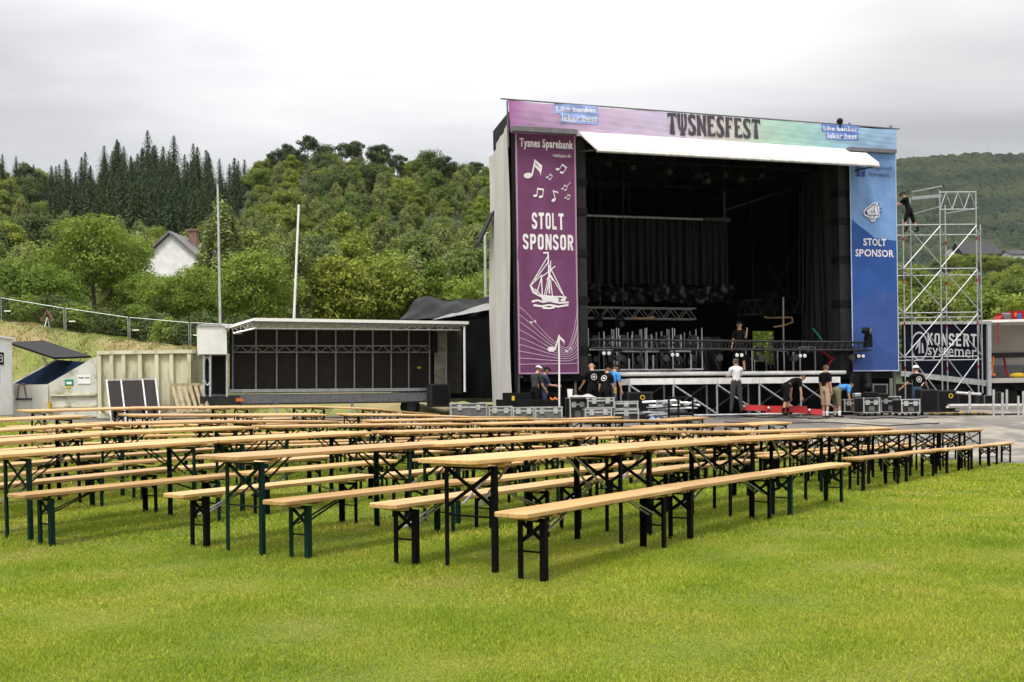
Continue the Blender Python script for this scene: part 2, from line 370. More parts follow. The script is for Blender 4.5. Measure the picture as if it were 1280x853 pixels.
T_EDGE=19.5; Y_EDGE=30.5
def on_lawn(x,y):
    r=(x-B0.x)*DROW.x+(y-B0.y)*DROW.y
    return (r<T_EDGE+.25*np.sin(x*2.1)+.15*np.sin(x*5.3+1))&(y<Y_EDGE)
def sheet(name, xs, ys, material, keep_lawn, zoff=0.0):
    X,Y=np.meshgrid(xs,ys); Z=g_arr(X,Y)+zoff
    far=np.clip((np.hypot(X,Y)-95)/60,0,1); Z=Z*(1-far)+.8*far
    nx,ny=len(xs),len(ys); V=np.stack([X,Y,Z],-1).reshape(-1,3)
    idx=np.arange(nx*ny).reshape(ny,nx)
    Fq=np.stack([idx[:-1,:-1],idx[:-1,1:],idx[1:,1:],idx[1:,:-1]],-1).reshape(-1,4)
    o=np_mesh(name,V,Fq,material,True)
    bm=bmesh.new(); bm.from_mesh(o.data)
    def cut(co,no_,clear_out):
        bmesh.ops.bisect_plane(bm,geom=bm.verts[:]+bm.edges[:]+bm.faces[:],plane_co=co,plane_no=no_,clear_outer=clear_out)
    ce=B0+DROW*T_EDGE; ce=(ce.x,ce.y,0)
    if keep_lawn is True:
        cut(ce,tuple(DROW),True); cut((0,Y_EDGE,0),(0,1,0),True)
    elif keep_lawn is False:
        cut(ce,tuple(DROW),False); cut((0,Y_EDGE,0),(0,1,0),False)
        dead=[f for f in bm.faces if (lambda c:(c-B0).dot(DROW)<T_EDGE and c.y<Y_EDGE)(f.calc_center_median())]
        bmesh.ops.delete(bm,geom=dead,context='FACES')
    bm.to_mesh(o.data); bm.free()
    tag(o,kind='structure'); return o
xs=np.concatenate([np.linspace(-60,-16,23),np.arange(-15,20.1,.5),np.linspace(22,60,20)])
ys=np.concatenate([np.linspace(-20,0,6),np.arange(1,46,.5),np.linspace(48,70,10)])
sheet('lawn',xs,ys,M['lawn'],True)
xs2=np.concatenate([np.linspace(-1400,-80,9),np.linspace(-60,-16,23),np.arange(-15,30.1,.75),np.linspace(34,60,10),np.linspace(80,1400,9)])
ys2=np.concatenate([np.linspace(-300,-20,6),np.arange(-18,56,.75),np.linspace(60,130,10),np.linspace(160,1380,12)])
sheet('asphalt_yard',xs2,ys2,M['asphalt'],False)

# grass blades as one mesh, denser towards the camera
def blades():
    parts=[]
    zones=((2.6,3.4,9000,.022,.0024),(3.4,5.4,16000,.022,.0023),(5.4,8,8500,.025,.0031),(8,12,2800,.033,.0055),(12,19,700,.042,.010),(19,31,170,.048,.020))
    for (y0,y1,den,h,w) in zones:
        A=((y0+y1)*.58+10)*(y1-y0); n=int(A*den)
        y=rng.uniform(y0,y1,n); x=(y1*.58+5)*rng.uniform(-1,1,n); k=rng.random(n)<np.clip(1-(np.abs(x)-.58*y-.8)/3.5,.22,1); x,y=x[k],y[k]
        k=on_lawn(x,y)
        x,y=x[k],y[k]; parts.append((x,y,np.full(len(x),h),np.full(len(x),w)))
    x=np.concatenate([p[0] for p in parts]); y=np.concatenate([p[1] for p in parts]); h=np.concatenate([p[2] for p in parts]); w=np.concatenate([p[3] for p in parts])
    n=len(x)
    # bilinear ground lookup
    gx=np.arange(-20,20.01,.5); gy=np.arange(0,32.01,.5); GX,GY=np.meshgrid(gx,gy); GZ=g_arr(GX,GY)
    fx=np.clip((x+20)/.5,0,len(gx)-1.001); fy=np.clip(y/.5,0,len(gy)-1.001); ix=fx.astype(int); iy=fy.astype(int); ax=fx-ix; ay=fy-iy
    z=GZ[iy,ix]*(1-ax)*(1-ay)+GZ[iy,ix+1]*ax*(1-ay)+GZ[iy+1,ix]*(1-ax)*ay+GZ[iy+1,ix+1]*ax*ay
    # tufts: height follows a low-frequency pattern
    tuft=.75+.35*np.sin(x*3.1+1.3*np.sin(y*2.3))*np.sin(y*3.7+np.sin(x*1.9))
    h=h*tuft*rng.uniform(.5,1.35,n); a=rng.uniform(0,2*pi,n); lean=rng.uniform(.1,1.0,n)*h; la=rng.uniform(0,2*pi,n)
    base=np.stack([x,y,z-.003],1); side=np.stack([np.cos(a)*w,np.sin(a)*w,np.zeros(n)],1)
    tip=base+np.stack([np.cos(la)*lean,np.sin(la)*lean,h],1)
    mid=base+np.stack([np.cos(la)*lean*.3,np.sin(la)*lean*.3,h*.6],1)
    V=np.stack([base-side,base+side,mid+side*.8,mid-side*.8,tip],1).reshape(-1,3)
    i=np.arange(n)*5
    Fq=np.stack([np.stack([i,i+1,i+2],1),np.stack([i,i+2,i+3],1),np.stack([i+3,i+2,i+4],1)],1).reshape(-1,3)
    o=np_mesh('lawn_grass',V,Fq,M['blade'],False)
    at=o.data.attributes.new('tint','FLOAT','POINT'); at.data.foreach_set('value',np.repeat(rng.random(n),5).astype(np.float32))
    tag(o,'short green and yellowed lawn grass growing under the tables','grass',kind='stuff')
blades()
# ------------------------------------------------------------------ beer tables and benches
def board(mb, l, w, z0, z1, gap=.003, c=.03):
    for s in (-1,1):
        y0=s*gap/2; y1=s*w/2
        pts=[(-l/2,y0),(-l/2,y1-s*c),(-l/2+c,y1),(l/2-c,y1),(l/2,y1-s*c),(l/2,y0)]
        mb.prism([(x,y,z0) for x,y in pts],(0,0,z1-z0))
    return mb
def angle_leg(x,y,z1,w,sx,sy,splay=0.0):
    m=MB(); xb=x; t=.004
    # L section, slightly splayed
    m.hexa([(xb-w/2,y-t/2,0),(xb+w/2,y-t/2,0),(xb+w/2,y+t/2,0),(xb-w/2,y+t/2,0)],[(x-w/2,y-t/2,z1),(x+w/2,y-t/2,z1),(x+w/2,y+t/2,z1),(x-w/2,y+t/2,z1)])
    yy=y-sy*w*.5; xx=x+sx*(w/2-t/2)
    m.hexa([(xx-t/2,yy-w/2,0),(xx+t/2,yy-w/2,0),(xx+t/2,yy+w/2,0),(xx-t/2,yy+w/2,0)],[(xx-t/2,yy-w/2,z1),(xx+t/2,yy-w/2,z1),(xx+t/2,yy+w/2,z1),(xx-t/2,yy+w/2,z1)])
    return m
def furniture(kind, lm, name, L_, w, H, ins, legw, top_name, yl):
    root=empty(name,(0,0,0))
    m=board(MB(),L_,w,H-.031,H)
    for sx in (-1,1):
        m.box((sx*(L_/2-.16),0,H-.031-.0125),(.07,w-.06,.024))
        m.box((sx*(L_/2-ins-.12),0,H-.031-.0125),(.06,w-.06,.024))
    m.build(top_name,M['wood'],root,local=True,bevel=.004)
    zt=H-.057
    for sx in (-1,1):
        x=sx*(L_/2-ins)
        for sy in (-1,1):
            angle_leg(x,sy*yl,zt,legw,sx,sy).build('leg',lm,root,local=True)
        b=MB(); za=zt-.02; zb=zt-(.30 if kind=='table' else .17)
        b.bar((x-.008,-yl,za),(x-.008,yl,zb),.006,.026); b.bar((x+.008,yl,za),(x+.008,-yl,zb),.006,.026)
        zr=zb-.05
        b.tube((x,-yl,zr),(x,yl,zr),.007,6)
        b.box((x,0,zt-.0125),(.035,2*yl-.02,.022))
        b.build('cross_brace',lm,root,local=True)
        s=MB(); x2=x-sx*.42
        for sy in (-.35,.35):
            s.bar((x-sx*.006,sy*yl,zb+.03),(x2,sy*yl*.5,zt+.018),.022,.006)
        s.tube((x2,-.1*yl-.03,zt+.012),(x2,.1*yl+.03,zt+.012),.008,6)
        s.build('folding_strut',M['steel'] if lm is M['leg_black'] else lm,root,local=True)
    return root
TAB={'b':furniture('table',M['leg_black'],'beer_table',2.2,.52,.78,.28,.035,'tabletop',.225),
     'g':furniture('table',M['leg_green'],'beer_table',2.2,.52,.78,.28,.035,'tabletop',.225)}
BEN={'b':furniture('bench',M['leg_black'],'beer_bench',2.2,.26,.46,.27,.040,'seat',.105),
     'g':furniture('bench',M['leg_green'],'beer_bench',2.2,.26,.46,.27,.040,'seat',.105)}
used={}
ORD=['first','second','third','fourth','fifth','sixth','seventh','eighth','ninth']
def place(pool,key,q,ang,label,cat,group):
    k=(id(pool),key)
    o=pool[key] if k not in used else copy_tree(pool[key]); used[k]=1
    L_=1.0
    a=q-DROW*L_; b=q+DROW*L_; sl=atan2(g(b.x,b.y)-g(a.x,a.y),2*L_)
    s2=.2; c1=q-PROW*s2; c2=q+PROW*s2; rl=atan2(g(c2.x,c2.y)-g(c1.x,c1.y),2*s2)
    o.location=(q.x,q.y,(g(a.x,a.y)+g(b.x,b.y))/2)
    o.rotation_euler=(rl,-sl,ang)
    o['label']=label; o['category']=cat; o['group']=group
    return o
ANG=atan2(DROW.y,DROW.x)
ROWS=[ # row end point, table groups (start along the row, count, shift across), 
 ((-.44,6.40),[(0,3,0.),(7.5,5,.36)]),
 ((-2.20,7.28),[(0,3,0.),(7.25,5,.2)]),
 ((-4.52,8.26),[(0,2,0.),(4.65,3,-.08),(11.7,3,.10)]),
 ((-6.29,9.57),[(0,2,0.),(4.75,2,.1),(9.6,4,.0)]),
 ((-8.06,10.9),[(1.25,3,0.),(8.9,4,-.1)]),
 ((-9.83,12.2),[(.1,2,0.),(5.3,2,.1),(10.2,3,-.05)]),
 ((-11.6,13.5),[(4.7,5,0.)])]
rowname=['front row','second row from the front','third row from the front','fourth row from the front','fifth row from the front','sixth row from the front','rearmost row']
greens_t={(1,0),(1,1),(2,0),(3,2),(4,1)}; 
r2=random.Random(5)
for k,(b,groups) in enumerate(ROWS):
    base=Vector((b[0],b[1],0)); items=[]
    for (t0,n,sh) in groups:
        for i in range(n): items.append((t0+(2.195 if k==0 else 2.235)*i+1.1+r2.uniform(-.01,.01), sh+r2.uniform(-.04,.04)*(1 if k==0 else 2.2)))
    nT=len(items)
    for i,(t,sh) in enumerate(items):
        q=base+DROW*t+PROW*sh
        nm=ORD[nT-1-i]+' from the stage end'
        green=(k,i) in greens_t or (i>0 and k>0 and r2.random()<.22)
        place(TAB,'g' if green else 'b',q,ANG+r2.uniform(-.014,.014)*(1 if k==0 else 1.6),f"beer table, {'dark green' if green else 'black'} legs, {nm}, {rowname[k]}",'table','beer tables standing in rows on the lawn')
        tb=t if not (k==0 and i>=3) else 8.05+1.1+2.42*(i-3)
        for side,sn in ((-1,'camera side'),(1,'far side')):
            if r2.random()<.04 and i>1: continue
            first=(i==0)
            qb=base+DROW*(tb+(-.07 if k==0 and i<3 else r2.uniform(-.06,.06)))+PROW*(sh+(.10 if k==0 and i>=3 else 0)+side*(.56+r2.uniform(-.02,.05)))
            gb=(k,i,side) in {(1,0,-1),(0,2,-1)} or (k>0 and r2.random()<.2)
            place(BEN,'g' if gb else 'b',qb,ANG+r2.uniform(-.012,.012),f"beer bench, {'dark green' if gb else 'black'} legs, {sn} of the table {nm.replace('the ','')}, {rowname[k].replace(' from the front','')}",'bench','beer benches standing along the tables')
# ------------------------------------------------------------------ hills
def interp(x,tab):
    xs_=[a for a,b in tab]; ys_=[b for a,b in tab]; return float(np.interp(x,xs_,ys_))
RIDGE=[(-400,215),(-200,203),(0,193),(60,188),(110,180),(160,170),(230,172),(300,185),(340,184),(370,177),(440,177),(500,184),(560,190),(612,198),(700,206),(900,218),(1000,235),(1080,300),(1150,335),(1280,330),(1500,330),(1700,360)]
YB,YR=58.0,245.0
def treetop(px): return 15.0 if 60<px<315 else 8.0
def hill_arr(x,y):
    x=np.asarray(x,float); y=np.asarray(y,float)
    px=640+1200*x/np.maximum(y,1)
    rid=np.interp(px,[a for a,b in RIDGE],[b for a,b in RIDGE])
    th=np.interp(px,[20,80,300,340],[7,14,14,7])
    zr=EYE+(HOR-rid+ (640-px)*.0148)/F*YR-th
    q=np.clip((y-YB)/(YR-YB),0,1)
    prof=.62*q+.38*q*q
    z=.85+(zr-.85)*prof
    back=np.clip((y-YR)/150,0,1); z=z-back*back*25
    return z
def hz(x,y): return float(hill_arr(x,y))
# terrain is laid out on plain ground coordinates
hx=np.linspace(-420,330,110); hy=np.linspace(YB,400,60)
X,Y=np.meshgrid(hx,hy); Z=hill_arr(X,Y)+1.6*np.sin(X*.043+1)*np.sin(Y*.051)*np.clip((Y-YB)/60,0,1)
Z[0,:]-=3
idx=np.arange(X.size).reshape(X.shape)
tag(np_mesh('wooded_hillside',np.stack([X,Y,Z],-1).reshape(-1,3),np.stack([idx[:-1,:-1],idx[:-1,1:],idx[1:,1:],idx[1:,:-1]],-1).reshape(-1,4),M['forestfloor'],True),kind='structure')

# ------------------------------------------------------------------ trees
def leafmat(name, ramp_, trans=.3):
    m,t,b=newmat(name); n=t.nodes; l=t.links
    b.inputs['Roughness'].default_value=.65; b.inputs['Specular IOR Level'].default_value=.2
    oi=n.new('ShaderNodeObjectInfo'); r=n.new('ShaderNodeValToRGB'); e=r.color_ramp.elements
    e[0].position=0; e[0].color=(*ramp_[0],1); e[1].position=1; e[1].color=(*ramp_[-1],1)
    for i,c in enumerate(ramp_[1:-1]): q=e.new((i+1)/(len(ramp_)-1)); q.color=(*c,1)
    l.new(oi.outputs['Random'],r.inputs[0])
    tc=n.new('ShaderNodeTexCoord'); no=n.new('ShaderNodeTexNoise'); no.inputs['Scale'].default_value=.9; no.inputs['Detail'].default_value=5
    l.new(tc.outputs['Object'],no.inputs['Vector'])
    mr=n.new('ShaderNodeMapRange'); mr.inputs[1].default_value=.3; mr.inputs[2].default_value=.7; mr.inputs[3].default_value=.62; mr.inputs[4].default_value=1.4
    l.new(no.outputs['Fac'],mr.inputs[0])
    hs=n.new('ShaderNodeHueSaturation'); l.new(r.outputs[0],hs.inputs['Color']); l.new(mr.outputs[0],hs.inputs['Value']); col=hs.outputs[0]
    l.new(col,b.inputs['Base Color'])
    o=[x for x in n if x.type=='OUTPUT_MATERIAL'][0]
    tr=n.new('ShaderNodeBsdfTranslucent'); l.new(col,tr.inputs['Color'])
    ms=n.new('ShaderNodeMixShader'); ms.inputs[0].default_value=trans
    l.new(b.outputs[0],ms.inputs[1]); l.new(tr.outputs[0],ms.inputs[2]); l.new(ms.outputs[0],o.inputs['Surface'])
    return m
M['leaf']=leafmat('broad_leaves',[(0.102,0.154,0.020),(0.141,0.198,0.023),(0.198,0.243,0.028),(0.154,0.198,0.046),(0.090,0.138,0.020),(0.230,0.262,0.033),(0.147,0.192,0.028)])
M['leafbright']=leafmat('bright_leaves',[(0.147,0.224,0.031),(0.198,0.269,0.038),(0.128,0.198,0.031)],.4)
M['leafpale']=leafmat('pale_birch_leaves',[(0.224,0.256,0.079),(0.186,0.230,0.070),(0.250,0.269,0.084)],.35)
M['needle']=leafmat('spruce_needles',[(0.028,0.054,0.015),(0.044,0.072,0.018),(0.033,0.061,0.020),(0.054,0.079,0.020)],.1)
M['leafdark']=leafmat('dark_leaves',[(0.070,0.102,0.026),(0.090,0.122,0.031)],.25)

def quads(c, nrm, size, r, aspect=1.0):
    """one quad per centre, facing nrm"""
    n=len(c); nrm=nrm/np.maximum(np.linalg.norm(nrm,axis=1,keepdims=True),1e-6)
    t=r.normal(size=(n,3)); t-=nrm*(t*nrm).sum(1,keepdims=True); t/=np.maximum(np.linalg.norm(t,axis=1,keepdims=True),1e-6)
    b=np.cross(nrm,t); s=size[:,None]
    V=np.stack([c-t*s, c-b*s*aspect*.6, c+t*s, c+b*s*aspect*.6],1).reshape(-1,3)
    return V, np.arange(n*4).reshape(n,4)
def crown_pts(r, H, R, base, nclump, per, leaf, shape):
    cs=[];ns=[]
    for i in range(nclump):
        # clump centres fill the crown, biased to its surface
        while True:
            d=r.normal(size=3); d/=np.linalg.norm(d)
            if d[2]>-.75: break
        k=r.uniform(.45,1.0)**.5
        hh=(H-base)/2
        rr=R*(1+.18*r.normal())
        if shape=='cone': f=1-.55*max(d[2],0)
        elif shape=='birch': f=.8-.35*d[2]*.8
        else: f=1
        cc=np.array([d[0]*rr*k*f*.8, d[1]*rr*k*f*.8, base+hh+d[2]*hh*k*.86])
        cr_=R*r.uniform(.24,.42)*(1 if shape!='birch' else .8)
        p=r.normal(size=(per,3)); p/=np.linalg.norm(p,axis=1,keepdims=True)
        rad_=cr_*r.uniform(.55,1.08,per)[:,None]
        sq=np.array([1,1,.72])
        if shape=='birch': sq=np.array([.8,.8,1.25])
        q=cc+p*rad_*sq
        cs.append(q); ns.append(p*np.array([1,1,1])+np.array([0,0,.35])+.55*r.normal(size=(per,3)))
    c=np.concatenate(cs); nn=np.concatenate(ns)
    return c,nn
def crown_mesh(name, seed, H, R, base, nclump, per, leaf, shape, material):
    r=np.random.default_rng(seed)
    c,nn=crown_pts(r,H,R,base,nclump,per,leaf,shape)
    V,Fq=quads(c,nn,leaf*r.uniform(.6,1.35,len(c)),r)
    return np_mesh(name,V,Fq,material)
def trunk_mesh(name, seed, H, R, base, r0, lean=.0, limbs=6):
    r=random.Random(seed); m=MB(); n=5; pts=[Vector((lean*i/n*R*.3+ (r.uniform(-.12,.12) if i else 0)*R*.3, (r.uniform(-.12,.12) if i else 0)*R*.3, H*.82*i/n-(.3 if i==0 else 0))) for i in range(n+1)]
    for i in range(n): m.tube(pts[i],pts[i+1],r0*(1-.8*i/n),7,r0*(1-.8*(i+1)/n),cap=False)
    for k in range(limbs):
        z=base+(H*.75-base)*(k+.3)/limbs; a=r.uniform(0,2*pi); i=min(int(z/(H*.82)*n),n-1); f=z/(H*.82)*n-i
        p=pts[i].lerp(pts[i+1],min(max(f,0),1)); q=p+Vector((cos(a),sin(a),.75))*R*r.uniform(.45,.7)
        mid=p.lerp(q,.5)+Vector((0,0,R*.05)); rr=r0*.42*(1-.5*k/limbs)
        m.tube(p,mid,rr,5,rr*.7,cap=False); m.tube(mid,q,rr*.7,5,rr*.25,cap=False)
    return m.build(name,M['trunk'],None,smooth=True)
def tree_proto(kind, seed, H, R, base, nclump, per, leaf, shape, lm, r0=None):
    root=empty(kind,(0,0,0))
    t=trunk_mesh('trunk',seed,H,R,base,r0 or H*.022); t.parent=root
    c=crown_mesh('crown',seed,H,R,base,nclump,per,leaf,shape,lm); c.parent=root
    return root
def spruce_proto(seed, H, R):
    r=np.random.default_rng(seed); root=empty('spruce_tree',(0,0,0))
    m=MB(); m.tube((0,0,-.4),(0,0,H*.99),H*.014,7,.02); o=m.build('trunk',M['trunk'],root,local=True)
    cs=[];ns=[];sz=[]
    z=H*.10; 
    while z<H*.985:
        f=1-(z-H*.10)/(H*.90); rr=R*(f**.72)*r.uniform(.7,1.15)+.30*f+.07
        nb=int(6+5*f); a0=r.uniform(0,2*pi)
        for k in range(nb):
            a=a0+2*pi*k/nb+r.uniform(-.25,.25); ln=rr*r.uniform(.7,1.12)
            nq=max(3,int(ln/.24))
            for j in range(nq):
                s=(j+.6)/nq; droop=-.42*ln*s*s+.10*ln*s
                cs.append([cos(a)*ln*s+r.normal()*.06,sin(a)*ln*s+r.normal()*.06,z+droop+r.normal()*.07])
                ns.append([cos(a)*.45+r.normal()*.35,sin(a)*.45+r.normal()*.35,.75+r.normal()*.3]); sz.append(.25*(1.15-.35*s)*(.65+.5*f))
        z+=(.22+.26*f)*(H/16)
    V,Fq=quads(np.array(cs),np.array(ns),np.array(sz)*r.uniform(.8,1.3,len(sz)),r,1.1)
    c=np_mesh('crown',V,Fq,M['needle']); c.parent=root
    return root

pr={}
pr['round']=[tree_proto('broadleaf_tree',21+i,9.0,4.3,0.4,58,150,.21,'round',M['leaf']) for i in range(3)]
pr['tall']=[tree_proto('upright_tree',31+i,10.5,3.5,0.5,58,140,.20,'cone',M['leaf']) for i in range(2)]
pr['birch']=[tree_proto('birch_tree',41+i,10.5,2.9,0.9,64,120,.165,'birch',M['leafpale']) for i in range(2)]
pr['bright']=[tree_proto('broadleaf_tree',51+i,8.5,4.0,0.5,70,170,.145,'round',M['leafbright']) for i in range(2)]
pr['dark']=[tree_proto('broadleaf_tree',57,9.5,5.2,.4,70,150,.20,'round',M['leafdark'])]
pr['shrub']=[tree_proto('shrub',61+i,3.4,2.0,.0,36,130,.10,'round',M['leafbright' if i==0 else 'leafdark'],.05) for i in range(2)]
pr['pine']=[tree_proto('pine_tree',66,10,3.0,4.0,26,130,.18,'round',M['needle'])]
pr['spruce']=[spruce_proto(71,16,4.3),spruce_proto(72,15,4.6),spruce_proto(73,17,3.9)]
protos_used=set(); n_tree={}
rt=random.Random(77)
def plant(kind, x, y, z, s, label, cat, group=None, sz=1.0, i=None):
    lst=pr[kind]; p=lst[rt.randrange(len(lst)) if i is None else i]
    if p.name in protos_used: o=copy_tree(p)
    else: o=p; protos_used.add(p.name)
    o.location=(x,y,z); o.rotation_euler=(0,0,rt.uniform(0,6.28)); o.scale=(s,s,s*sz)
    o['label']=label; o['category']=cat
    if group: o['group']=group
    n_tree[kind]=n_tree.get(kind,0)+1
    return o
def at_px(px,Y): return (px-640)/1200*Y
# spruce stand on the hilltop
y=172.0
while y<258:
    w=250/1200*y; n=int(w/3.7)
    for k in range(n):
        px=62+250*(k+rt.uniform(.1,.9))/n; yy=y+rt.uniform(-2.4,2.4)
        edge=interp(px,[(62,.72),(110,.85),(150,.98),(250,.95),(312,.85)])*(rt.choice((1,1,1,.82,.68)))
        if px>265 and rt.random()<.25: continue
        if y<190 and not 130<px<262: continue
        x=at_px(px,yy); plant('spruce',x,yy,hz(x,yy)-.3,rt.uniform(.70,1.03)*edge,'dark narrow spruce in the tall stand on the left hilltop','spruce','spruces on the left hilltop').rotation_euler=(rt.uniform(-.035,.035),rt.uniform(-.035,.035),rt.uniform(0,6))
    y+=6.2
for k in range(26):
    px=-75+140*(k+rt.random())/26; yy=rt.uniform(195,250); x=at_px(px,yy)
    plant('spruce',x,yy,hz(x,yy)-.3,rt.uniform(.42,.58),'dark spruce among broadleaf trees at the far left of the ridge','spruce','spruces at the far left of the ridge')
# mixed broadleaf wood on the hill behind the stage
def near_stand(px,Y): return (60<px<315 and Y>186) or (135<px<258 and Y>167)
y=74.0
while y<282:
    lo,hi=-70,(690 if y>110 else 650)
    sp=6.9 if y<150 else 5.6
    w=(hi-lo)/1200*y; n=max(3,int(w/sp))
    for k in range(n):
        px=lo+(hi-lo)*(k+rt.uniform(.15,.85))/n; yy=y+rt.uniform(-3,3)
        if near_stand(px,yy) or (y<96 and 150<px<270): continue
        x=at_px(px,yy); z=hz(x,yy)-.4
        q=rt.random()
        if y>225 and q<.30: plant('pine',x,yy,z,rt.uniform(.7,1.0),'small dark pine on the ridge of the left hill','pine','pines along the ridge')
        elif q<.36: plant('birch',x,yy,z,rt.uniform(.68,1.0)*(1 if y<130 else .82),'pale slender birch in the mixed wood on the left hillside','birch','birches on the left hillside')
        elif q<.43: plant('dark',x,yy,z,rt.uniform(.7,.95),'dark spreading tree in the mixed wood on the left hillside','tree','dark spreading trees on the left hillside')
        elif q<.66: plant('tall',x,yy,z,rt.uniform(.68,1.05)*(.95 if y<130 else .82),'upright green broadleaf tree in the wood on the left hillside','tree','upright broadleaf trees on the left hillside')
        else: plant('round',x,yy,z,rt.uniform(.62,1.05)*(.92 if y<130 else .80),'rounded green broadleaf tree in the wood on the left hillside','tree','rounded broadleaf trees on the left hillside')
    y+=8.6 if y<150 else 9.0
y=62.0
while y<150:
    n=int(720/1200*y/5.2)
    for k in range(n):
        px=-70+735*(k+rt.uniform(.1,.9))/n; yy=y+rt.uniform(-3,3); x=at_px(px,yy)
        if 165<px<262 and yy<92: continue
        if n_tree.get('shrub',0)<230: plant('shrub',x,yy,hz(x,yy)-.2,rt.uniform(.8,1.5),'leafy shrub under the trees at the foot of the left hillside','shrub','shrubs at the foot of the left hillside',i=rt.randrange(2))
    y+=11
# wood behind the scaffold tower on the right
y=80.0
while y<330:
    lo,hi=1085,1330; w=(hi-lo)/1200*y; n=max(2,int(w/9.5))
    for k in range(n):
        px=lo+(hi-lo)*(k+rt.uniform(.1,.9))/n; yy=y+rt.uniform(-4,4); x=at_px(px,yy)
        plant('round' if rt.random()<.65 else 'tall',x,yy,hz(x,min(yy,390))-.5,rt.uniform(.6,.95),'green broadleaf tree in the wood beyond the scaffold tower','tree','broadleaf trees beyond the scaffold tower')
    y+=13
def single(kind,px,pyb,Y,h,label,cat='tree',H0=9.0,group=None,sz=1.0,i=None):
    p=P(px,pyb,Y); return plant(kind,p.x,p.y,p.z,h/H0,label,cat,group,sz,i)
# the nearer trees and hedge behind the bank and the small stage
single('bright',118,385,66,6.6,'broad bright green tree directly left of the white house',H0=8.5,i=0)
single('bright',150,372,69,5.2,'bright green tree overlapping the left gable edge of the white house',H0=8.5,i=1)
single('birch',277,400,66,8.3,'feathery pale birch directly right of the white house',cat='birch',H0=10.5,i=0)
single('dark',490,356,150,7.4,'dark spreading tree in the middle of the left hillside',H0=9.5,i=0)
single('bright',60,420,62,4.9,'low bright green tree at the far left above the bank',H0=8.5,i=1)
single('bright',10,418,62,5.2,'bright green bushy tree at the left frame edge behind the fence',H0=8.5,i=0)
single('bright',205,410,63,3.7,'low bright green tree in front of the white house',H0=8.5,i=1)
single('bright',236,418,64,4.0,'low bright green tree covering the foot of the white house gable',H0=8.5,i=0)
single('bright',252,416,63,4.6,'leafy bright tree at the right foot of the white house',H0=8.5,i=0)
single('bright',180,414,65,4.2,'leafy bright tree at the left foot of the white house',H0=8.5,i=0)
single('bright',318,420,60,5.6,'bright leafy tree above the left end of the trailer stage roof',H0=8.5,i=0)
single('birch',372,420,64,7.2,'soft pale birch behind the leaning white flagpole',cat='birch',H0=10.5,i=1)
single('round',425,425,66,6.0,'pale green rounded tree above the middle of the trailer roof',H0=9,i=1)
single('round',480,430,70,6.6,'rounded green tree above the right half of the trailer roof',H0=9,i=2)
single('tall',548,430,70,6.4,'yellow green upright tree behind the black tarpaulin tent',H0=10.5,i=0)
single('bright',598,430,68,5.4,'bright green tree beside the white side sheet of the stage',H0=8.5,i=1)
for k in range(17):
    px=-20+k*20+rt.uniform(-5,5)
    single('shrub',px,interp(px,[(0,404),(80,416),(160,428),(235,442),(330,448)])+4,rt.uniform(54,57),rt.uniform(1.9,2.9),'leafy green shrub in the hedge behind the mesh fence',cat='shrub',H0=3.4,group='shrubs behind the mesh fence',i=0 if k%3==0 else 1)
for k,(px,pb,Y,h) in enumerate(((952,470,60,4.6),(975,470,62,4.2),(930,470,64,5))):
    single('bright',px,pb+10,Y,h,'bright tree seen through the doorway at the back of the stage',H0=8.5,group='trees behind the stage doorway')
# far hill on the right: terrain plus one mass of woodland
def far_arr(x,y):
    px=640+1200*x/y
    rid=np.interp(px,[600,900,1040,1123,1180,1220,1280,1400,1600,2000],[300,250,214,201,198,194,196,202,215,300])
    zr=EYE+(HOR-rid+(640-px)*.0148)/F*950-8
    q=np.clip((y-420)/(950-420),0,1); z=30*np.clip((px-980)/80,0,1)+(zr-30)*(.55*q+.45*q**1.5)
    return z-np.clip((y-950)/300,0,1)*80
fx=np.linspace(60,1150,70); fy=np.linspace(400,1250,50); X,Y=np.meshgrid(fx,fy); Z=far_arr(X,Y); Z[0,:]-=60
idx=np.arange(X.size).reshape(X.shape)
tag(np_mesh('far_hill',np.stack([X,Y,Z],-1).reshape(-1,3),np.stack([idx[:-1,:-1],idx[:-1,1:],idx[1:,1:],idx[1:,:-1]],-1).reshape(-1,4),M['forestfloor'],True),kind='structure')
M['farleaf']=mat('far_wood_foliage',(.042,.055,.027),.8,(.021,.032,.019),scale=.02,detail=12,spec=.1,lo=.42,hi=.60,coords='Object')
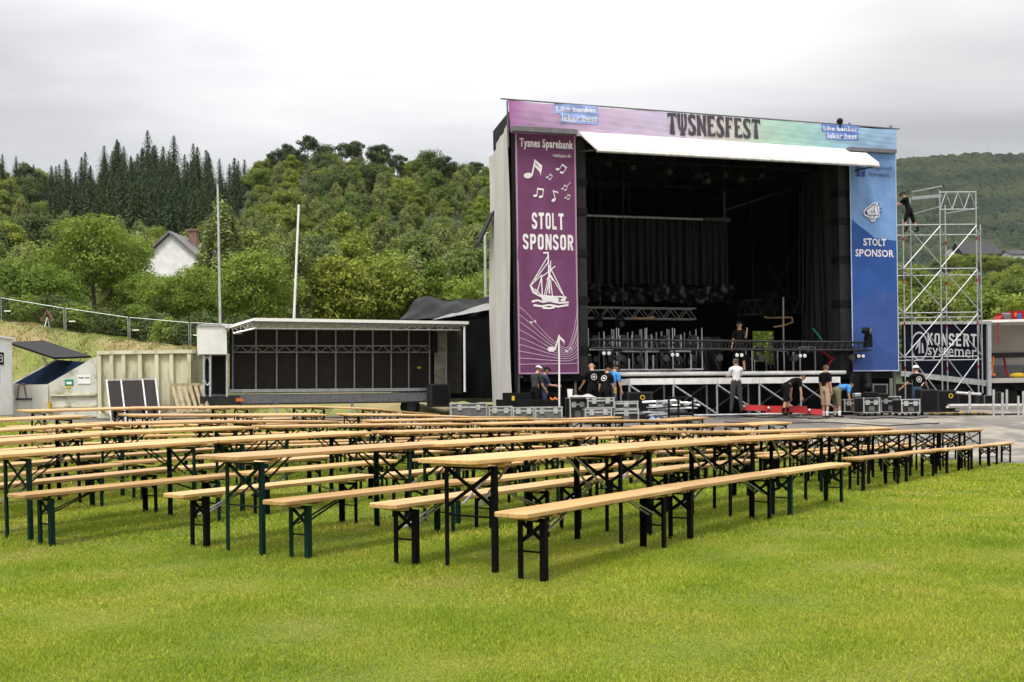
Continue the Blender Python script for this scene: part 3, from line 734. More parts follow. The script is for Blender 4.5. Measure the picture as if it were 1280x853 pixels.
def far_forest():
    r=np.random.default_rng(5); n=16000
    y=np.sqrt(r.uniform(405**2,1000**2,n)); px=1000+370*r.random(n); x=(px-640)/1200*y
    z=far_arr(x,y); H=r.uniform(5.5,12,n); con=r.random(n)<.3; R=H*np.where(con,.27,.55)
    # crowns: low domes with a ragged surface, dusted with leaf clumps
    nu,nv=8,4; a=np.arange(nu)*2*pi/nu; b=np.arange(nv)/(nv-1)*pi/2
    jit=r.uniform(.75,1.2,(n,nv,nu))
    cb=np.cos(b)[None,:,None]; sb=np.sin(b)[None,:,None]
    rad_=np.where(con[:,None,None],(1-sb)*1.0+.03,cb+.05)*R[:,None,None]*jit
    V=np.stack([x[:,None,None]+rad_*np.cos(a),y[:,None,None]+rad_*np.sin(a),z[:,None,None]+.5+sb*H[:,None,None]*(.85+.15*jit)],-1)
    vi=np.arange(nv*nu).reshape(nv,nu); q=np.stack([vi[:-1],np.roll(vi,-1,1)[:-1],np.roll(vi,-1,1)[1:],vi[1:]],-1).reshape(-1,4)
    Fq=(q[None]+(np.arange(n)*nv*nu)[:,None,None]).reshape(-1,4); V=V.reshape(-1,3)
    k=16; d=r.normal(size=(n*k,3)); d/=np.linalg.norm(d,axis=1,keepdims=True); d[:,2]=np.abs(d[:,2])
    Hh=np.repeat(H,k); cn=np.repeat(con,k); Rk=np.repeat(R,k); tp_=np.where(cn,1-d[:,2],1.0)
    c=np.repeat(np.stack([x,y,z+.5],1),k,0)+np.stack([d[:,0]*Rk*tp_,d[:,1]*Rk*tp_,d[:,2]*Hh],1)*1.03
    V2,F2=quads(c,d+np.array([0,0,.6])+.25*r.normal(size=d.shape),Hh*.06*r.uniform(.6,1.3,n*k),r)
    o=np_mesh('far_woodland',np.concatenate([V,V2]),np.concatenate([Fq,F2+len(V)]),M['farleaf']); tag(o,'dark green woodland covering the far hill on the right','woodland',kind='stuff')
far_forest()
# grass bank on the left
def bank_z(x,y):
    top=EYE+interp(640+1200*x/46,[(-700,190),(-200,135),(0,113),(80,98),(160,86),(250,72),(330,52),(450,20),(560,0)])/1200*46
    s=min(max((y-37.0)/(46-37.0),0),1); s=s*s*(3-2*s); b=min(max((62-y)/12,0),1)
    return .55+(max(top-.55,0))*s*(.55+.45*b)
bx=np.linspace(-55,0,111); by=np.linspace(35,62,55)
V=[];
for yy in by:
    for xx in bx: V.append((xx,yy,bank_z(xx,yy)+.10*sin(xx*1.7)*sin(yy*1.3)+.05*sin(xx*4.1+yy)-(1.2 if yy in (by[0],by[-1]) else 0)))
idx=np.arange(len(V)).reshape(len(by),len(bx))
tag(np_mesh('grass_bank',np.array(V),np.stack([idx[:-1,:-1],idx[:-1,1:],idx[1:,1:],idx[1:,:-1]],-1).reshape(-1,4),M['bank'],True),kind='structure')
def bank_blades():
    r=np.random.default_rng(9); n=70000
    x=r.uniform(-32,-10,n); y=r.uniform(38,47.5,n); z=np.array([bank_z(a,b)+.10*sin(a*1.7)*sin(b*1.3)+.05*sin(a*4.1+b) for a,b in zip(x,y)])
    h=r.uniform(.03,.12,n); a=r.uniform(0,6.28,n); w=.016
    b0=np.stack([x,y,z-.02],1); sd=np.stack([np.cos(a)*w,np.sin(a)*w,0*a],1); la=r.uniform(0,6.28,n)
    V=np.stack([b0-sd,b0+sd,b0+np.stack([np.cos(la)*h*.7,np.sin(la)*h*.7,h],1)],1).reshape(-1,3)
    o=np_mesh('bank_grass',V,np.arange(n*3).reshape(n,3),M['bank']); tag(o,'dry mown grass on the bank behind the waste container','grass',kind='stuff')
bank_blades()

# ------------------------------------------------------------------ houses
def house(fr, u0,u1,v0,v1,z0,ze,zr, label, wallm, roofm, chimney=None, ridge='v', cat='house',win=()):
    root=empty('house',fr.W((u0+u1)/2,(v0+v1)/2,z0),fr.ang,label,cat)
    m=MB(); um=(u0+u1)/2; vm=(v0+v1)/2
    W=fr.W
    if ridge=='v':
        a=[W(u0,v0,z0),W(u1,v0,z0),W(u1,v0,ze),W(um,v0,zr),W(u0,v0,ze)]
        m.prism(a,fr.n*(v1-v0)); m.build('wall',wallm,root)
        r=MB(); o=.35
        for s in(-1,1):
            ue=um+s*((u1-u0)/2+o); ze2=ze-(zr-ze)*o/((u1-u0)/2)
            r.hexa([W(um,v0-o,zr+.05),W(ue,v0-o,ze2+.05),W(ue,v1+o,ze2+.05),W(um,v1+o,zr+.05)],[W(um,v0-o,zr+.28),W(ue,v0-o,ze2+.24),W(ue,v1+o,ze2+.24),W(um,v1+o,zr+.28)])
    else:
        a=[W(u0,v0,z0),W(u0,v1,z0),W(u0,v1,ze),W(u0,vm,zr),W(u0,v0,ze)]
        m.prism(a,fr.e*(u1-u0)); m.build('wall',wallm,root)
        r=MB(); o=.5
        for s in(-1,1):
            ve=vm+s*((v1-v0)/2+o); ze2=ze-(zr-ze)*o/((v1-v0)/2)
            r.hexa([W(u0-o,vm,zr+.05),W(u0-o,ve,ze2+.05),W(u1+o,ve,ze2+.05),W(u1+o,vm,zr+.05)],[W(u0-o,vm,zr+.3),W(u0-o,ve,ze2+.26),W(u1+o,ve,ze2+.26),W(u1+o,vm,zr+.3)])
    ro=r.build('roof',roofm,root)
    if chimney:
        c=MB(); cu,cv,cz=chimney; fr.box(c,cu-.34,cu+.34,cv-.34,cv+.34,ze,cz); fr.box(c,cu-.42,cu+.42,cv-.42,cv+.42,cz,cz+.2); c.build('chimney',M['brick'],ro)
    for (a0,a1,b0,b1) in win:
        w=MB(); fr.box(w,a0,a1,v0-.04,v0+.05,b0,b1); f=w.build('window',M['whitepaint'],root)
        w=MB(); fr.box(w,a0+.1,a1-.1,v0-.06,v0+.02,b0+.1,b1-.1); w.build('pane',M['black'],f)
    return root
fh=Frame(P(178,360,82),rad(-4))
q0=fh.hit(178,326); qa=fh.hit(213,293); q1=fh.hit(249,324)
house(fh,q0[0],q1[0],0,9,qa[1]-7,q0[1],qa[1],'white gabled house with grey slate roof among the trees above the bank',M['whitepaint'],M['slate'],chimney=(qa[0]+.75,3.2,qa[1]+.75))
fd=Frame(P(1200,322,345),rad(6))
a=fd.hit(1204,322); b=fd.hit(1250,306)
house(fd,a[0],b[0],0,9,a[1]-3,a[1]+1.5,b[1]+1.2,'dark wooden house with black roof below the far hill',M['brown'],M['darkroof'],ridge='u')
a=fd.hit(1265,328); b=fd.hit(1300,317)
house(fd,a[0],b[0],0,8,a[1]-2,b[1]-.4,b[1]+1.5,'low white house at the right frame edge below the far hill',M['whitepaint'],M['darkroof'],ridge='u')
a=fd.hit(1184,327); b=fd.hit(1196,316)
house(fd,a[0],b[0],0,2.5,a[1]-3,b[1]-1.2,b[1]+1,'small white house half hidden by trees behind the scaffold tower',M['whitepaint'],M['slate'],ridge='v')

for k,(px,Y,h) in enumerate(((1178,338,7),(1192,336,8),(1203,337,6),(1215,338,6.5),(1230,336,6),(1243,337,7),(1258,336,7.5),(1270,337,6),(1284,338,7))):
    yt=(319,317,319,318,318,319,320,321,322)[k]; q=P(px,yt,Y-12); plant('round',q.x,q.y,q.z-h,h/9.0,'green tree in front of the far houses below the far hill','tree','trees in front of the far houses')
for ps in pr.values():
    for p in ps:
        if p.name not in protos_used:
            for c in list(p.children): bpy.data.objects.remove(c)
            bpy.data.objects.remove(p)

print('TREES',n_tree)
# ------------------------------------------------------------------ lettering helpers
def text_mesh(string, bold=0.0):
    cu=bpy.data.curves.new('lettering','FONT'); cu.body=string; cu.size=1; cu.offset=bold; cu.resolution_u=2; cu.space_character=1.0+bold*2
    o=bpy.data.objects.new('lettering',cu); COL.objects.link(o); bpy.context.view_layer.update()
    dg=bpy.context.evaluated_depsgraph_get(); me=bpy.data.meshes.new_from_object(o.evaluated_get(dg))
    v=[(p.co.x,p.co.y) for p in me.vertices]; f=[tuple(p.vertices) for p in me.polygons]
    bpy.data.objects.remove(o); bpy.data.curves.remove(cu); bpy.data.meshes.remove(me)
    xs_=[a for a,b in v]; ys_=[b for a,b in v]; x0,x1,y0,y1=min(xs_),max(xs_),min(ys_),max(ys_)
    return [((a-x0)/(x1-x0),(b-y0)/(y1-y0)) for a,b in v],f
class Board:
    """flat printed face: s,t in 0..1 across four world corners (bl,br,tr,tl), lifted towards the viewer"""
    def __init__(s,bl,br,tr,tl): s.c=[Vector(q) for q in (bl,br,tr,tl)]; s.nn=(s.c[1]-s.c[0]).cross(s.c[3]-s.c[0]).normalized()
    disp=None
    def at(s,a,b,lift=0.0):
        if s.disp: lift=lift+s.disp(a,b)
        return s.c[0].lerp(s.c[1],a).lerp(s.c[3].lerp(s.c[2],a),b)+s.nn*lift
    def text(s,mb,string,a0,b0,a1,b1,lift=.018,bold=0.02,shear=0.0,skew=0.0):
        v,f=text_mesh(string,bold)
        mb.add([s.at(a0+(a1-a0)*x+shear*(y-.5), b0+(b1-b0)*y+skew*(x-.5),lift) for x,y in v],f)
    def rectgrid(s,mb,a0,b0,a1,b1,lift,nu=24,nv=6): mb.grid(lambda x,y: s.at(a0+(a1-a0)*x,b0+(b1-b0)*y,lift),nu,nv)
    def poly(s,mb,pts,lift=.018): mb.poly([s.at(a,b,lift) for a,b in pts])
    def stroke(s,mb,pts,w,asp,lift=.018):
        """ribbon of width w (in units of b); asp = physical width/height of the board"""
        sub=[]
        for (p,q) in zip(pts[:-1],pts[1:]):
            n=max(1,int(max(abs(q[0]-p[0])*asp,abs(q[1]-p[1]))/.012))
            sub+=[(p[0]+(q[0]-p[0])*i/n,p[1]+(q[1]-p[1])*i/n) for i in range(n)]
        sub.append(pts[-1]); pts=sub
        for (p,q) in zip(pts[:-1],pts[1:]):
            dx,dy=(q[0]-p[0])*asp,q[1]-p[1]; L_=sqrt(dx*dx+dy*dy) or 1; nx,ny=-dy/L_*w/2,dx/L_*w/2
            mb.poly([s.at(p[0]+nx/asp,p[1]+ny,lift),s.at(p[0]-nx/asp,p[1]-ny,lift),s.at(q[0]-nx/asp,q[1]-ny,lift),s.at(q[0]+nx/asp,q[1]+ny,lift)])
    def ell(s,mb,a,b,ra,rb,rot=0,asp=1,lift=.018,n=14,ring=0):
        def pt(t,k):
            x,y=ra*k*cos(t),rb*k*sin(t); x,y=x*cos(rot)-y*sin(rot),x*sin(rot)+y*cos(rot); return s.at(a+x/asp,b+y,lift)
        if ring:
            for i in range(n):
                t0,t1=2*pi*i/n,2*pi*(i+1)/n; mb.poly([pt(t0,1),pt(t1,1),pt(t1,1-ring),pt(t0,1-ring)])
        else: mb.poly([pt(2*pi*i/n,1) for i in range(n)])
def block_text(bd,mb,string,a0,b0,a1,b1,asp,sw=.19,gap=.16,lift=.018,skew=0.0):
    """condensed grotesque capitals drawn as mitred strokes"""
    def arc(cx,cy,rx,ry,t0,t1,n=5): return [(cx+rx*cos(rad(t0+(t1-t0)*i/n)),cy+ry*sin(rad(t0+(t1-t0)*i/n))) for i in range(n+1)]
    h=sw/2; W_=.56
    def O(x0=h,x1=W_-h,y0=h,y1=1-h):
        r=.14; return arc(x1-r,y1-r,r,r,0,90)+arc(x0+r,y1-r,r,r,90,180)+arc(x0+r,y0+r,r,r,180,270)+arc(x1-r,y0+r,r,r,270,360)+[(x1,y1-r)]
    r=.14;X0,X1,Y0,Y1=h,W_-h,h,1-h
    g_={'O':[O()],'T':[[(0,1-h),(W_,1-h)],[(W_/2,0),(W_/2,1-sw)]],'L':[[(h,1),(h,0)],[(h*2,h),(W_*.92,h)]],
     'S':[[(X1,.72)]+arc(X1-r,Y1-r,r,r,0,90)+arc(X0+r,Y1-r,r,r,90,180)+[(X0,.66),(X0+.06,.57),(X1-.06,.43),(X1,.34)]+arc(X1-r,Y0+r,r,r,0,-90)+arc(X0+r,Y0+r,r,r,270,180)+[(X0,.28)]],
     'P':[[(h,0),(h,1)],[(2*h,1-h)]+arc(X1-r,Y1-r,r,r,90,0)+arc(X1-r,.47+r,r,r,0,-90)+[(2*h,.47)]],
     'R':[[(h,0),(h,1)],[(2*h,1-h)]+arc(X1-r,Y1-r,r,r,90,0)+arc(X1-r,.50+r,r,r,0,-90)+[(2*h,.50)],[(W_*.55,.42),(X1+.02,0)]],
     'N':[[(h,0),(h,1)],[(W_+.04-h,0),(W_+.04-h,1)],[(h*1.4,.93),(W_+.04-h*1.4,.07)]],
     'K':[[(h,0),(h,1)],[(W_-h*.8,1),(h*1.8,.5)],[(h*2.2,.56),(W_-h*.6,0)]],
     'E':[[(h,0),(h,1)],[(2*h,1-h),(W_*.92,1-h)],[(2*h,.5),(W_*.85,.5)],[(2*h,h),(W_*.92,h)]]}
    n=len(string); tot=n*W_+(n-1)*gap; sx=(a1-a0)/tot; sy=(b1-b0)
    for i,ch in enumerate(string):
        ox=i*(W_+gap)
        for pts in g_[ch]:
            # mitred ribbon in letter units
            L_=[];R_=[]; closed=pts[0]==pts[-1] and len(pts)>3
            for k,p in enumerate(pts):
                if closed: pa=pts[k-1] if k>0 else pts[-2]; pb_=pts[k+1] if k<len(pts)-1 else pts[1]
                else: pa=pts[max(k-1,0)]; pb_=pts[min(k+1,len(pts)-1)]
                def nrm(u,v):
                    dx,dy=v[0]-u[0],v[1]-u[1]; l=sqrt(dx*dx+dy*dy)
                    return None if l<1e-9 else (-dy/l,dx/l)
                n1=nrm(pa,p); n2=nrm(p,pb_); n1=n1 or n2; n2=n2 or n1
                mx_,my_=n1[0]+n2[0],n1[1]+n2[1]; q=mx_*mx_+my_*my_; k2=2*h/max(q,.8)
                L_.append((p[0]+mx_*k2,p[1]+my_*k2)); R_.append((p[0]-mx_*k2,p[1]-my_*k2))
            f=lambda p:bd.at(a0+(ox+p[0])*sx,b0+p[1]*sy+skew*((ox+p[0])/tot-.5),lift)
            for k in range(len(pts)-1): mb.poly([f(L_[k]),f(R_[k]),f(R_[k+1]),f(L_[k+1])])
def ripple(wob,seed,wide=1.0):
    r=random.Random(seed); ph=[r.uniform(0,6.28) for _ in range(8)]
    def f(a,b):
        e=min(1,5*min(a,1-a)*wide+.15)*min(1,6*min(b,1-b)+.25)
        A=a*wide
        crease=sum(max(0,1-abs((b-c)-.10*sin(3*A+ph[i]))/.02)*.3 for i,c in enumerate((.2,.38,.55,.71,.86))) if wide==1 else 0
        return wob*e*(sin(9*A+3*b+ph[0])*.6+sin(31*b+5*A+ph[1])*.35+sin(7*b-16*A+ph[2])*.5+sin(23*A+11*b+ph[3])*.25-crease)
    return f
def cloth(name,bd,mats,zone,parent,nu=36,nv=140):
    return MB().grid(lambda a,b: bd.at(a,b,0),nu,nv).build(name,mats,parent,smooth=True)

# ------------------------------------------------------------------ the big stage
SL=P(647,467,32); SR=P(1122,465,35.5)
fs=Frame(SL,atan2(SR.y-SL.y,SR.x-SL.x)); WS=(Vector((SR.x,SR.y,0))-Vector((SL.x,SL.y,0))).length
zg=.5
_,ZD=fs.hit(900,465,0); _,ZB=fs.hit(660,161,0)
print('stage W',WS,'deck z',ZD,'banner top',ZB)
stage=empty('festival_stage',fs.W(0,0,zg),fs.ang,'large black mobile festival stage with white awning behind the beer tables','stage')
uL0=fs.hit(722,300)[0]; uL1=fs.hit(733,300)[0]; uR0=fs.hit(1049,330)[0]; uR1=fs.hit(1063,330)[0]
DEP=8.2
M['postblack']=mat('worn_black_post',(.020,.020,.021),.6,(.014,.014,.015),scale=5,spec=.2)
M['palealu']=mat('pale_aluminium',(.72,.71,.69),.45,(.58,.57,.55),scale=4,spec=.4)
# towers either side of the opening
for (a,b) in ((uL0,uL1),(uR0,uR1)):
    m=MB(); fs.box(m,a,b,-.02,.45,ZD-.1,ZB); t=m.build('tower_post',M['postblack'],stage)
    m=MB()
    for zc in (2.9,4.6,6.2,7.6,8.6):
        fs.box(m,a-.03,b+.03,-.05,.48,zc-.13,zc+.13)
    m.build('post_collar',M['black'],t)
# backing frames behind the banners
m=MB()
for u in (.06,uL0-.12,uR1+.12,WS-.06):
    m.bar(fs.W(u,.12,zg),fs.W(u,.12,ZB+.9),.08)
for (a,b) in ((.06,uL0-.12),(uR1+.12,WS-.06)):
    for z in (ZD-.12,4.2,6.3,ZB-.1): m.bar(fs.W(a,.12,z),fs.W(b,.12,z),.07)
    m.bar(fs.W(a,.3,zg),fs.W(b,.3,ZD),.05); m.bar(fs.W(b,.3,zg),fs.W(a,.3,ZD),.05)
m.build('wing_frame',M['midgrey'],stage)
m=MB(); fs.box(m,.1,uL0,.35,.4,zg,ZB); fs.box(m,uR1,WS-.1,.35,.4,zg,ZB); m.build('wing_backcloth',M['drape'],stage)
# roof: dark box over the opening, with the grey beams visible at its ends
UW=fs.hit(634,300,DEP+.8)[0]
m=MB(); m.prism([fs.W(u,v,ZB+.05) for u,v in ((0,-.02),(WS,-.02),(WS,DEP+.6),(UW,DEP+.6),(UW,3.1),(0,3.1))],(0,0,.70)); roof=m.build('roof',M['black'],stage)
m=MB(); 
fs.box(m,fs.hit(641,161,-.62)[0],fs.hit(722,162,-.62)[0],-.62,-.40,fs.hit(680,165.5,-.62)[1],fs.hit(680,159.5,-.62)[1]); m.build('roof_beam',M['midgrey'],roof)
m=MB(); fs.box(m,fs.hit(1062,188,-.62)[0],fs.hit(1121,188,-.62)[0],-.62,-.40,fs.hit(1090,191,-.5)[1],fs.hit(1090,186.5,-.5)[1]); m.build('roof_beam',M['midgrey'],roof)
m=MB()
for v in (1.4,3.2,5.0,6.8):
    for z in (ZB-.1,ZB-.55): m.bar(fs.W(uL1,v,z),fs.W(uR0,v,z),.06)
    n=26
    for i in range(n):
        a=uL1+(uR0-uL1)*i/n; b=uL1+(uR0-uL1)*(i+1)/n
        m.bar(fs.W(a,v,ZB-.1 if i%2 else ZB-.55),fs.W(b,v,ZB-.55 if i%2 else ZB-.1),.035)
m.build('ceiling_truss',M['black'],roof)
# white awning
AW0=fs.at(722,166,-.15); AW1=fs.at(1076,189,-.15); AW2=fs.at(1099,207,-1.55); AW3=fs.at(746,188,-1.55)
m=MB(); m.hexa([AW0,AW1,AW2,AW3],[q+Vector((0,0,.09)) for q in (AW0,AW1,AW2,AW3)])
aw=m.build('awning',M['white'],stage)
m=MB(); m.tube(AW3-Vector((0,0,.02)),AW2-Vector((0,0,.02)),.05,8); 
m.build('awning_rail',M['alu'],aw)
m=MB()
for a,b in ((AW3,fs.at(724,190,.0)),(AW2,fs.at(1066,214,.0))): m.tube(a,b,.03,6)
m.build('awning_strut',M['darkgrey'],stage)
# deck
m=MB(); m.prism([fs.W(u,v,ZD-.28) for u,v in ((.2,.02),(WS-.2,.02),(WS-.2,DEP),(UW+.1,DEP),(UW+.1,3.1),(.2,3.1))],(0,0,.268)); deck=m.build('deck',M['black'],stage)
e0=fs.hit(768,467,0)[0]; e1=fs.hit(1056,466,0)[0]
m=MB(); m.tube(fs.W(e0,-.03,ZD-.06),fs.W(e1,-.03,ZD-.06),.075,10); m.build('deck_edge',M['palealu'],deck)
m=MB()
fs.box(m,.2,WS-.2,.25,.28,zg,ZD-.28)
m.build('skirt',M['drape'],stage)
# pleated back curtain and side curtains
def curtain(name,u0,v0,u1,v1,z0,z1,amp,n,mt,parent,seed=0,sag=0):
    r=random.Random(seed); d=Vector((u1-u0,v1-v0,0)); nn=Vector((-d.y,d.x,0)).normalized(); L_=d.length
    prof=[]
    N_=n*6
    for i in range(N_+1):
        s=i/N_; prof.append((s,amp*sin(s*n*2*pi+1.5*sin(s*17+seed))+amp*.5*sin(s*n*.9*pi+seed)))
    rows=8; m=MB(); vs=[]
    for j in range(rows+1):
        b=j/rows
        for (s,o) in prof:
            k=.55+.45*(1-b); sw=sag*sin(s*9+b*3)
            vs.append(fs.W(u0+d.x*s+nn.x*(o*k+sw),v0+d.y*s+nn.y*(o*k+sw),z0+(z1-z0)*b))
    m.v=[tuple(v) for v in vs]; w=N_+1
    for j in range(rows):
        for i in range(N_): m.f.append((j*w+i,j*w+i+1,(j+1)*w+i+1,(j+1)*w+i)); m.m.append(0)
    return m.build(name,mt,parent,smooth=True)
VB=5.6
c0=fs.hit(700,320,VB)[0]; c1=fs.hit(912,320,VB)[0]
_,cz1=fs.hit(820,273,VB); _,cz0=fs.hit(820,356,VB)
M['drapelit']=mat('black_drape_lit',(.009,.009,.0095),.55,(.006,.006,.0065),scale=2,spec=.35)  # lighter, glossier copy of the drape: light on the folds put into colour
curtain('back_curtain',c0,VB,c1,VB,cz0,cz1,.16,24,M['drapelit'],stage,3)
m=MB(); m.tube(fs.W(c0,VB-.1,cz1),fs.W(c1,VB-.1,cz1),.05,8); m.build('curtain_pipe',M['steel'],stage)
# crumpled black sheeting below the curtain
r=random.Random(4)
_,v1=fs.hit(820,357,VB-.3); _,v0=fs.hit(820,379,VB-.3)
def crump(a,b):
    u=c0+(c1-c0)*a; z=v0+(v1-v0)*b
    d=.18*sin(u*3.1+b*5)+.12*sin(u*7.3-b*4+1)+.08*sin(u*13+b*9)
    return fs.W(u,VB-.35+d,z-.06*sin(u*2.3))
M['tarpshine']=mat('shiny_black_sheet',(.010,.010,.011),.32,bump=.8,bscale=3,spec=.6)
m=MB().grid(crump,90,12); m.build('crumpled_sheet',M['tarpshine'],stage,smooth=True)
# rear wall with a doorway
_,dz1=fs.hit(955,414,DEP); _,dz0=fs.hit(955,456,DEP); d0=fs.hit(941,430,DEP)[0]; d1=fs.hit(968,430,DEP)[0]
UE_=fs.hit(990,300,DEP)[0]+.1
m=MB(); fs.box(m,UW,d0,DEP,DEP+.1,zg,ZB+.3); fs.box(m,d1,max(UE_,WS+1.0),DEP,DEP+.1,zg,ZB+.3); fs.box(m,d0,d1,DEP,DEP+.1,dz1,ZB+.3); fs.box(m,d0,d1,DEP,DEP+.1,zg,dz0)
m.build('rear_wall',M['drape'],stage)
m=MB(); fs.box(m,UW,UW+.08,2.9,DEP,zg,ZB+.2); m.build('side_wall',M['drape'],stage)
UE=fs.hit(990,300,DEP)[0]
m=MB(); m.hexa([fs.W(WS-.9,.4,zg),fs.W(WS-.82,.4,zg),fs.W(UE+.08,DEP,zg),fs.W(UE,DEP,zg)],[fs.W(WS-.9,.4,ZB+.2),fs.W(WS-.82,.4,ZB+.2),fs.W(UE+.08,DEP,ZB+.2),fs.W(UE,DEP,ZB+.2)]); m.build('side_wall',M['drape'],stage)
m=MB(); m.prism([fs.W(u,v,ZB+.1) for u,v in ((WS-.1,.6),(UE+.3,DEP+.5),(WS-.1,DEP+.5))],(0,0,.6)); m.build('rear_roof_corner',M['black'],stage)
m=MB(); m.prism([fs.W(u,v,ZD-.26) for u,v in ((WS-.3,.6),(UE,DEP),(WS-.3,DEP))],(0,0,.24)); m.build('rear_deck_corner',M['black'],stage)
m=MB(); fs.box(m,.05,UW,3.12,3.2,zg,ZB+.2); m.build('wing_backcloth',M['drape'],stage)
curtain('side_curtain',fs.hit(1062,300,.6)[0],.6,fs.hit(1004,300,4.2)[0],4.2,ZD,ZB-.1,.12,9,M['drapelit'],stage,8,.1)
m=MB()
for px,pt,pb,v in ((1004,232,470,3.6),(1000,240,380,4.5)):
    m.bar(fs.at(px,pt,v),fs.at(px-1,pb,v),.05)
m.tube(fs.at(906,263,2.2),fs.at(1003,232,3.8),.035,6)
m.tube(fs.at(905,240,2.2),fs.at(906,272,2.2),.05,6); m.tube(fs.at(880,274,2.2),fs.at(912,274,2.2),.07,6)
for px,v in ((750,1.3),(779,1.2),(905,2.2)): m.tube(fs.at(px,200,v),fs.at(px,262 if px>900 else 385,v),.012,4)
m.tube(fs.at(958,330,5.5),fs.at(990,378,5.5),.016,5); m.tube(fs.at(995,310,5.5),fs.at(965,372,5.5),.016,5)
m.build('rigging',M['darkgrey'],stage)
# light grey side sheet on the left flank
za=fs.hit(630,300,0)[1]
def side(a,b):
    v=.05+3.05*a; z=zg+.15+(ZB+.15-zg-.15)*b - .35*a*b
    o=.06*sin(b*7+a*5)+.05*sin(a*11+b*2)+.02*sin(a*30+b*3)
    return fs.W(-.16-o*.8-.1*(1-b)*a,v,z)
MB().grid(side,24,30).build('side_sheet',M['greytarp'],stage,smooth=True)
m=MB()
for k in range(9):
    z=zg+.8+k*.95; m.bar(fs.W(-.1,-.02,z),fs.W(-.02,.1,z-.15),.05)
m.bar(fs.W(-.06,.0,zg),fs.W(-.06,.0,ZB),.09)
m.build('corner_lacing',M['black'],stage)
m=MB(); q=[fs.W(-.2,2.2,7.9),fs.W(-.2,3.1,7.9),fs.W(-.75,3.1,6.75),fs.W(-.75,2.2,6.75)]
m.hexa(q,[p+Vector((0,0,.12)) for p in q]); m.build('side_flap',M['black'],stage)

# ------------------------------------------------------------------ purple banner
def fabric(name,c,c2=None): return mat(name,c,.62,c2 or tuple(x*.86 for x in c),scale=2.2,bump=.25,bscale=3,spec=.25)
M['purple']=fabric('purple_print',(.15,.046,.125)); M['purpleedge']=fabric('pale_purple_hem',(.40,.24,.37)); M['printwhite']=mat('white_print',(.74,.71,.74),.6,(.69,.66,.69),scale=8)
def corners(px): return [fs.at(x,y,-.16) for x,y in px]
pc=corners(((648.5,467.5),(723.5,468),(719.5,165.5),(643.5,161.5)))
# keep it a plain rectangle in the stage front plane
def rect(fr,px,v):
    us=[fr.hit(x,y,v) for x,y in px]; u0=(us[0][0]+us[3][0])/2; u1=(us[1][0]+us[2][0])/2; z0=(us[0][1]+us[1][1])/2; z1=(us[2][1]+us[3][1])/2
    return Board(fr.W(u0,v,z0),fr.W(u1,v,z0),fr.W(u1,v,z1),fr.W(u0,v,z1)),(u1-u0)/(z1-z0)
pb,pasp=rect(fs,((648.5,467.5),(723.5,468),(719.5,165.5),(643.5,161.5)),-.16)
pb.disp=ripple(.024,1)
ban=cloth('sponsor_banner',pb,M['purple'],None,None)
tag(ban,'tall purple sponsor banner with notes and a sailing ship, left of the stage opening','banner')
h=MB(); w=.012
for q in (((0,0),(w/pasp*.6,0),(w/pasp*.6,1),(0,1)),((1-w/pasp*.6,0),(1,0),(1,1),(1-w/pasp*.6,1)),((.03,0),(.97,0),(.97,w*.55),(.03,w*.55)),((.03,1-w*.55),(.97,1-w*.55),(.97,1),(.03,1))): pb.poly(h,q,.008)
h.build('hem',M['purpleedge'],ban)
def px2(bd,y0,y1,x0,x1): # photo crop coordinates to board coordinates
    return lambda x,y:((x-x0)/(x1-x0),(y1-y)/(y1-y0))
m=MB()
pb.text(m,'Tysnes Sparebank',.07,.918,.955,.965,bold=.03)
m2=MB(); pb.text(m2,'- totalbanken din -',.60,.893,.94,.908,bold=.01); m2.build('small_lettering',M['printwhite'],ban)
m.build('bank_name',M['printwhite'],ban)
m=MB(); block_text(pb,m,'STOLT',.255,.594,.78,.662,pasp,lift=.012); block_text(pb,m,'SPONSOR',.10,.510,.935,.574,pasp,lift=.012); m.build('slogan',M['printwhite'],ban)
c=lambda x,y:((x-30)/390.,1-(y-20)/1606.)    # from the 5.33x enlargement of x 640-740, y 160-320 (whole banner = 1606 px there)
def note(bd,mb,x,y,sc,rot,kind,asp,cc):
    """x,y = head centre in the enlargement, sc in enlargement px of stem"""
    def T(dx,dy):
        X=x+(dx*cos(rot)-dy*sin(rot))*sc; Y=y+(dx*sin(rot)+dy*cos(rot))*sc; return cc(X,Y)
    def head(dx,dy): bd.poly(mb,[T(dx+.30*cos(t)*cos(-.35)-.20*sin(t)*sin(-.35), dy+.30*cos(t)*sin(-.35)+.20*sin(t)*cos(-.35)) for t in [2*pi*i/14 for i in range(14)]])
    def stem(dx,dy,ex,ey,w=.055): 
        ln=sqrt((ex-dx)**2+(ey-dy)**2); nx,ny=-(ey-dy)/ln*w,(ex-dx)/ln*w
        bd.poly(mb,[T(dx+nx,dy+ny),T(dx-nx,dy-ny),T(ex-nx,ey-ny),T(ex+nx,ey+ny)])
    head(0,0); stem(.26,-.05,.26,-1.25)
    if kind=='flag': 
        bd.poly(mb,[T(.22,-1.25),T(.36,-1.15),T(.78,-.95),T(.86,-.55),T(.74,-.78),T(.36,-.98),T(.22,-1.0)])
    elif kind=='dflag':
        for k in (0,.28): bd.poly(mb,[T(.22,-1.25+k),T(.80,-.95+k),T(.84,-.45+k*.9),T(.74,-.72+k),T(.22,-1.10+k)])
    else:
        head(.85,.05); stem(1.11,0,1.11,-1.2); bd.poly(mb,[T(.2,-1.28),T(1.16,-1.23),T(1.16,-.98),T(.2,-1.03)])
m=MB()
note(pb,m,108,322,92,.22,'dflag',pasp,c); note(pb,m,298,272,40,.55,'beam',pasp,c) 
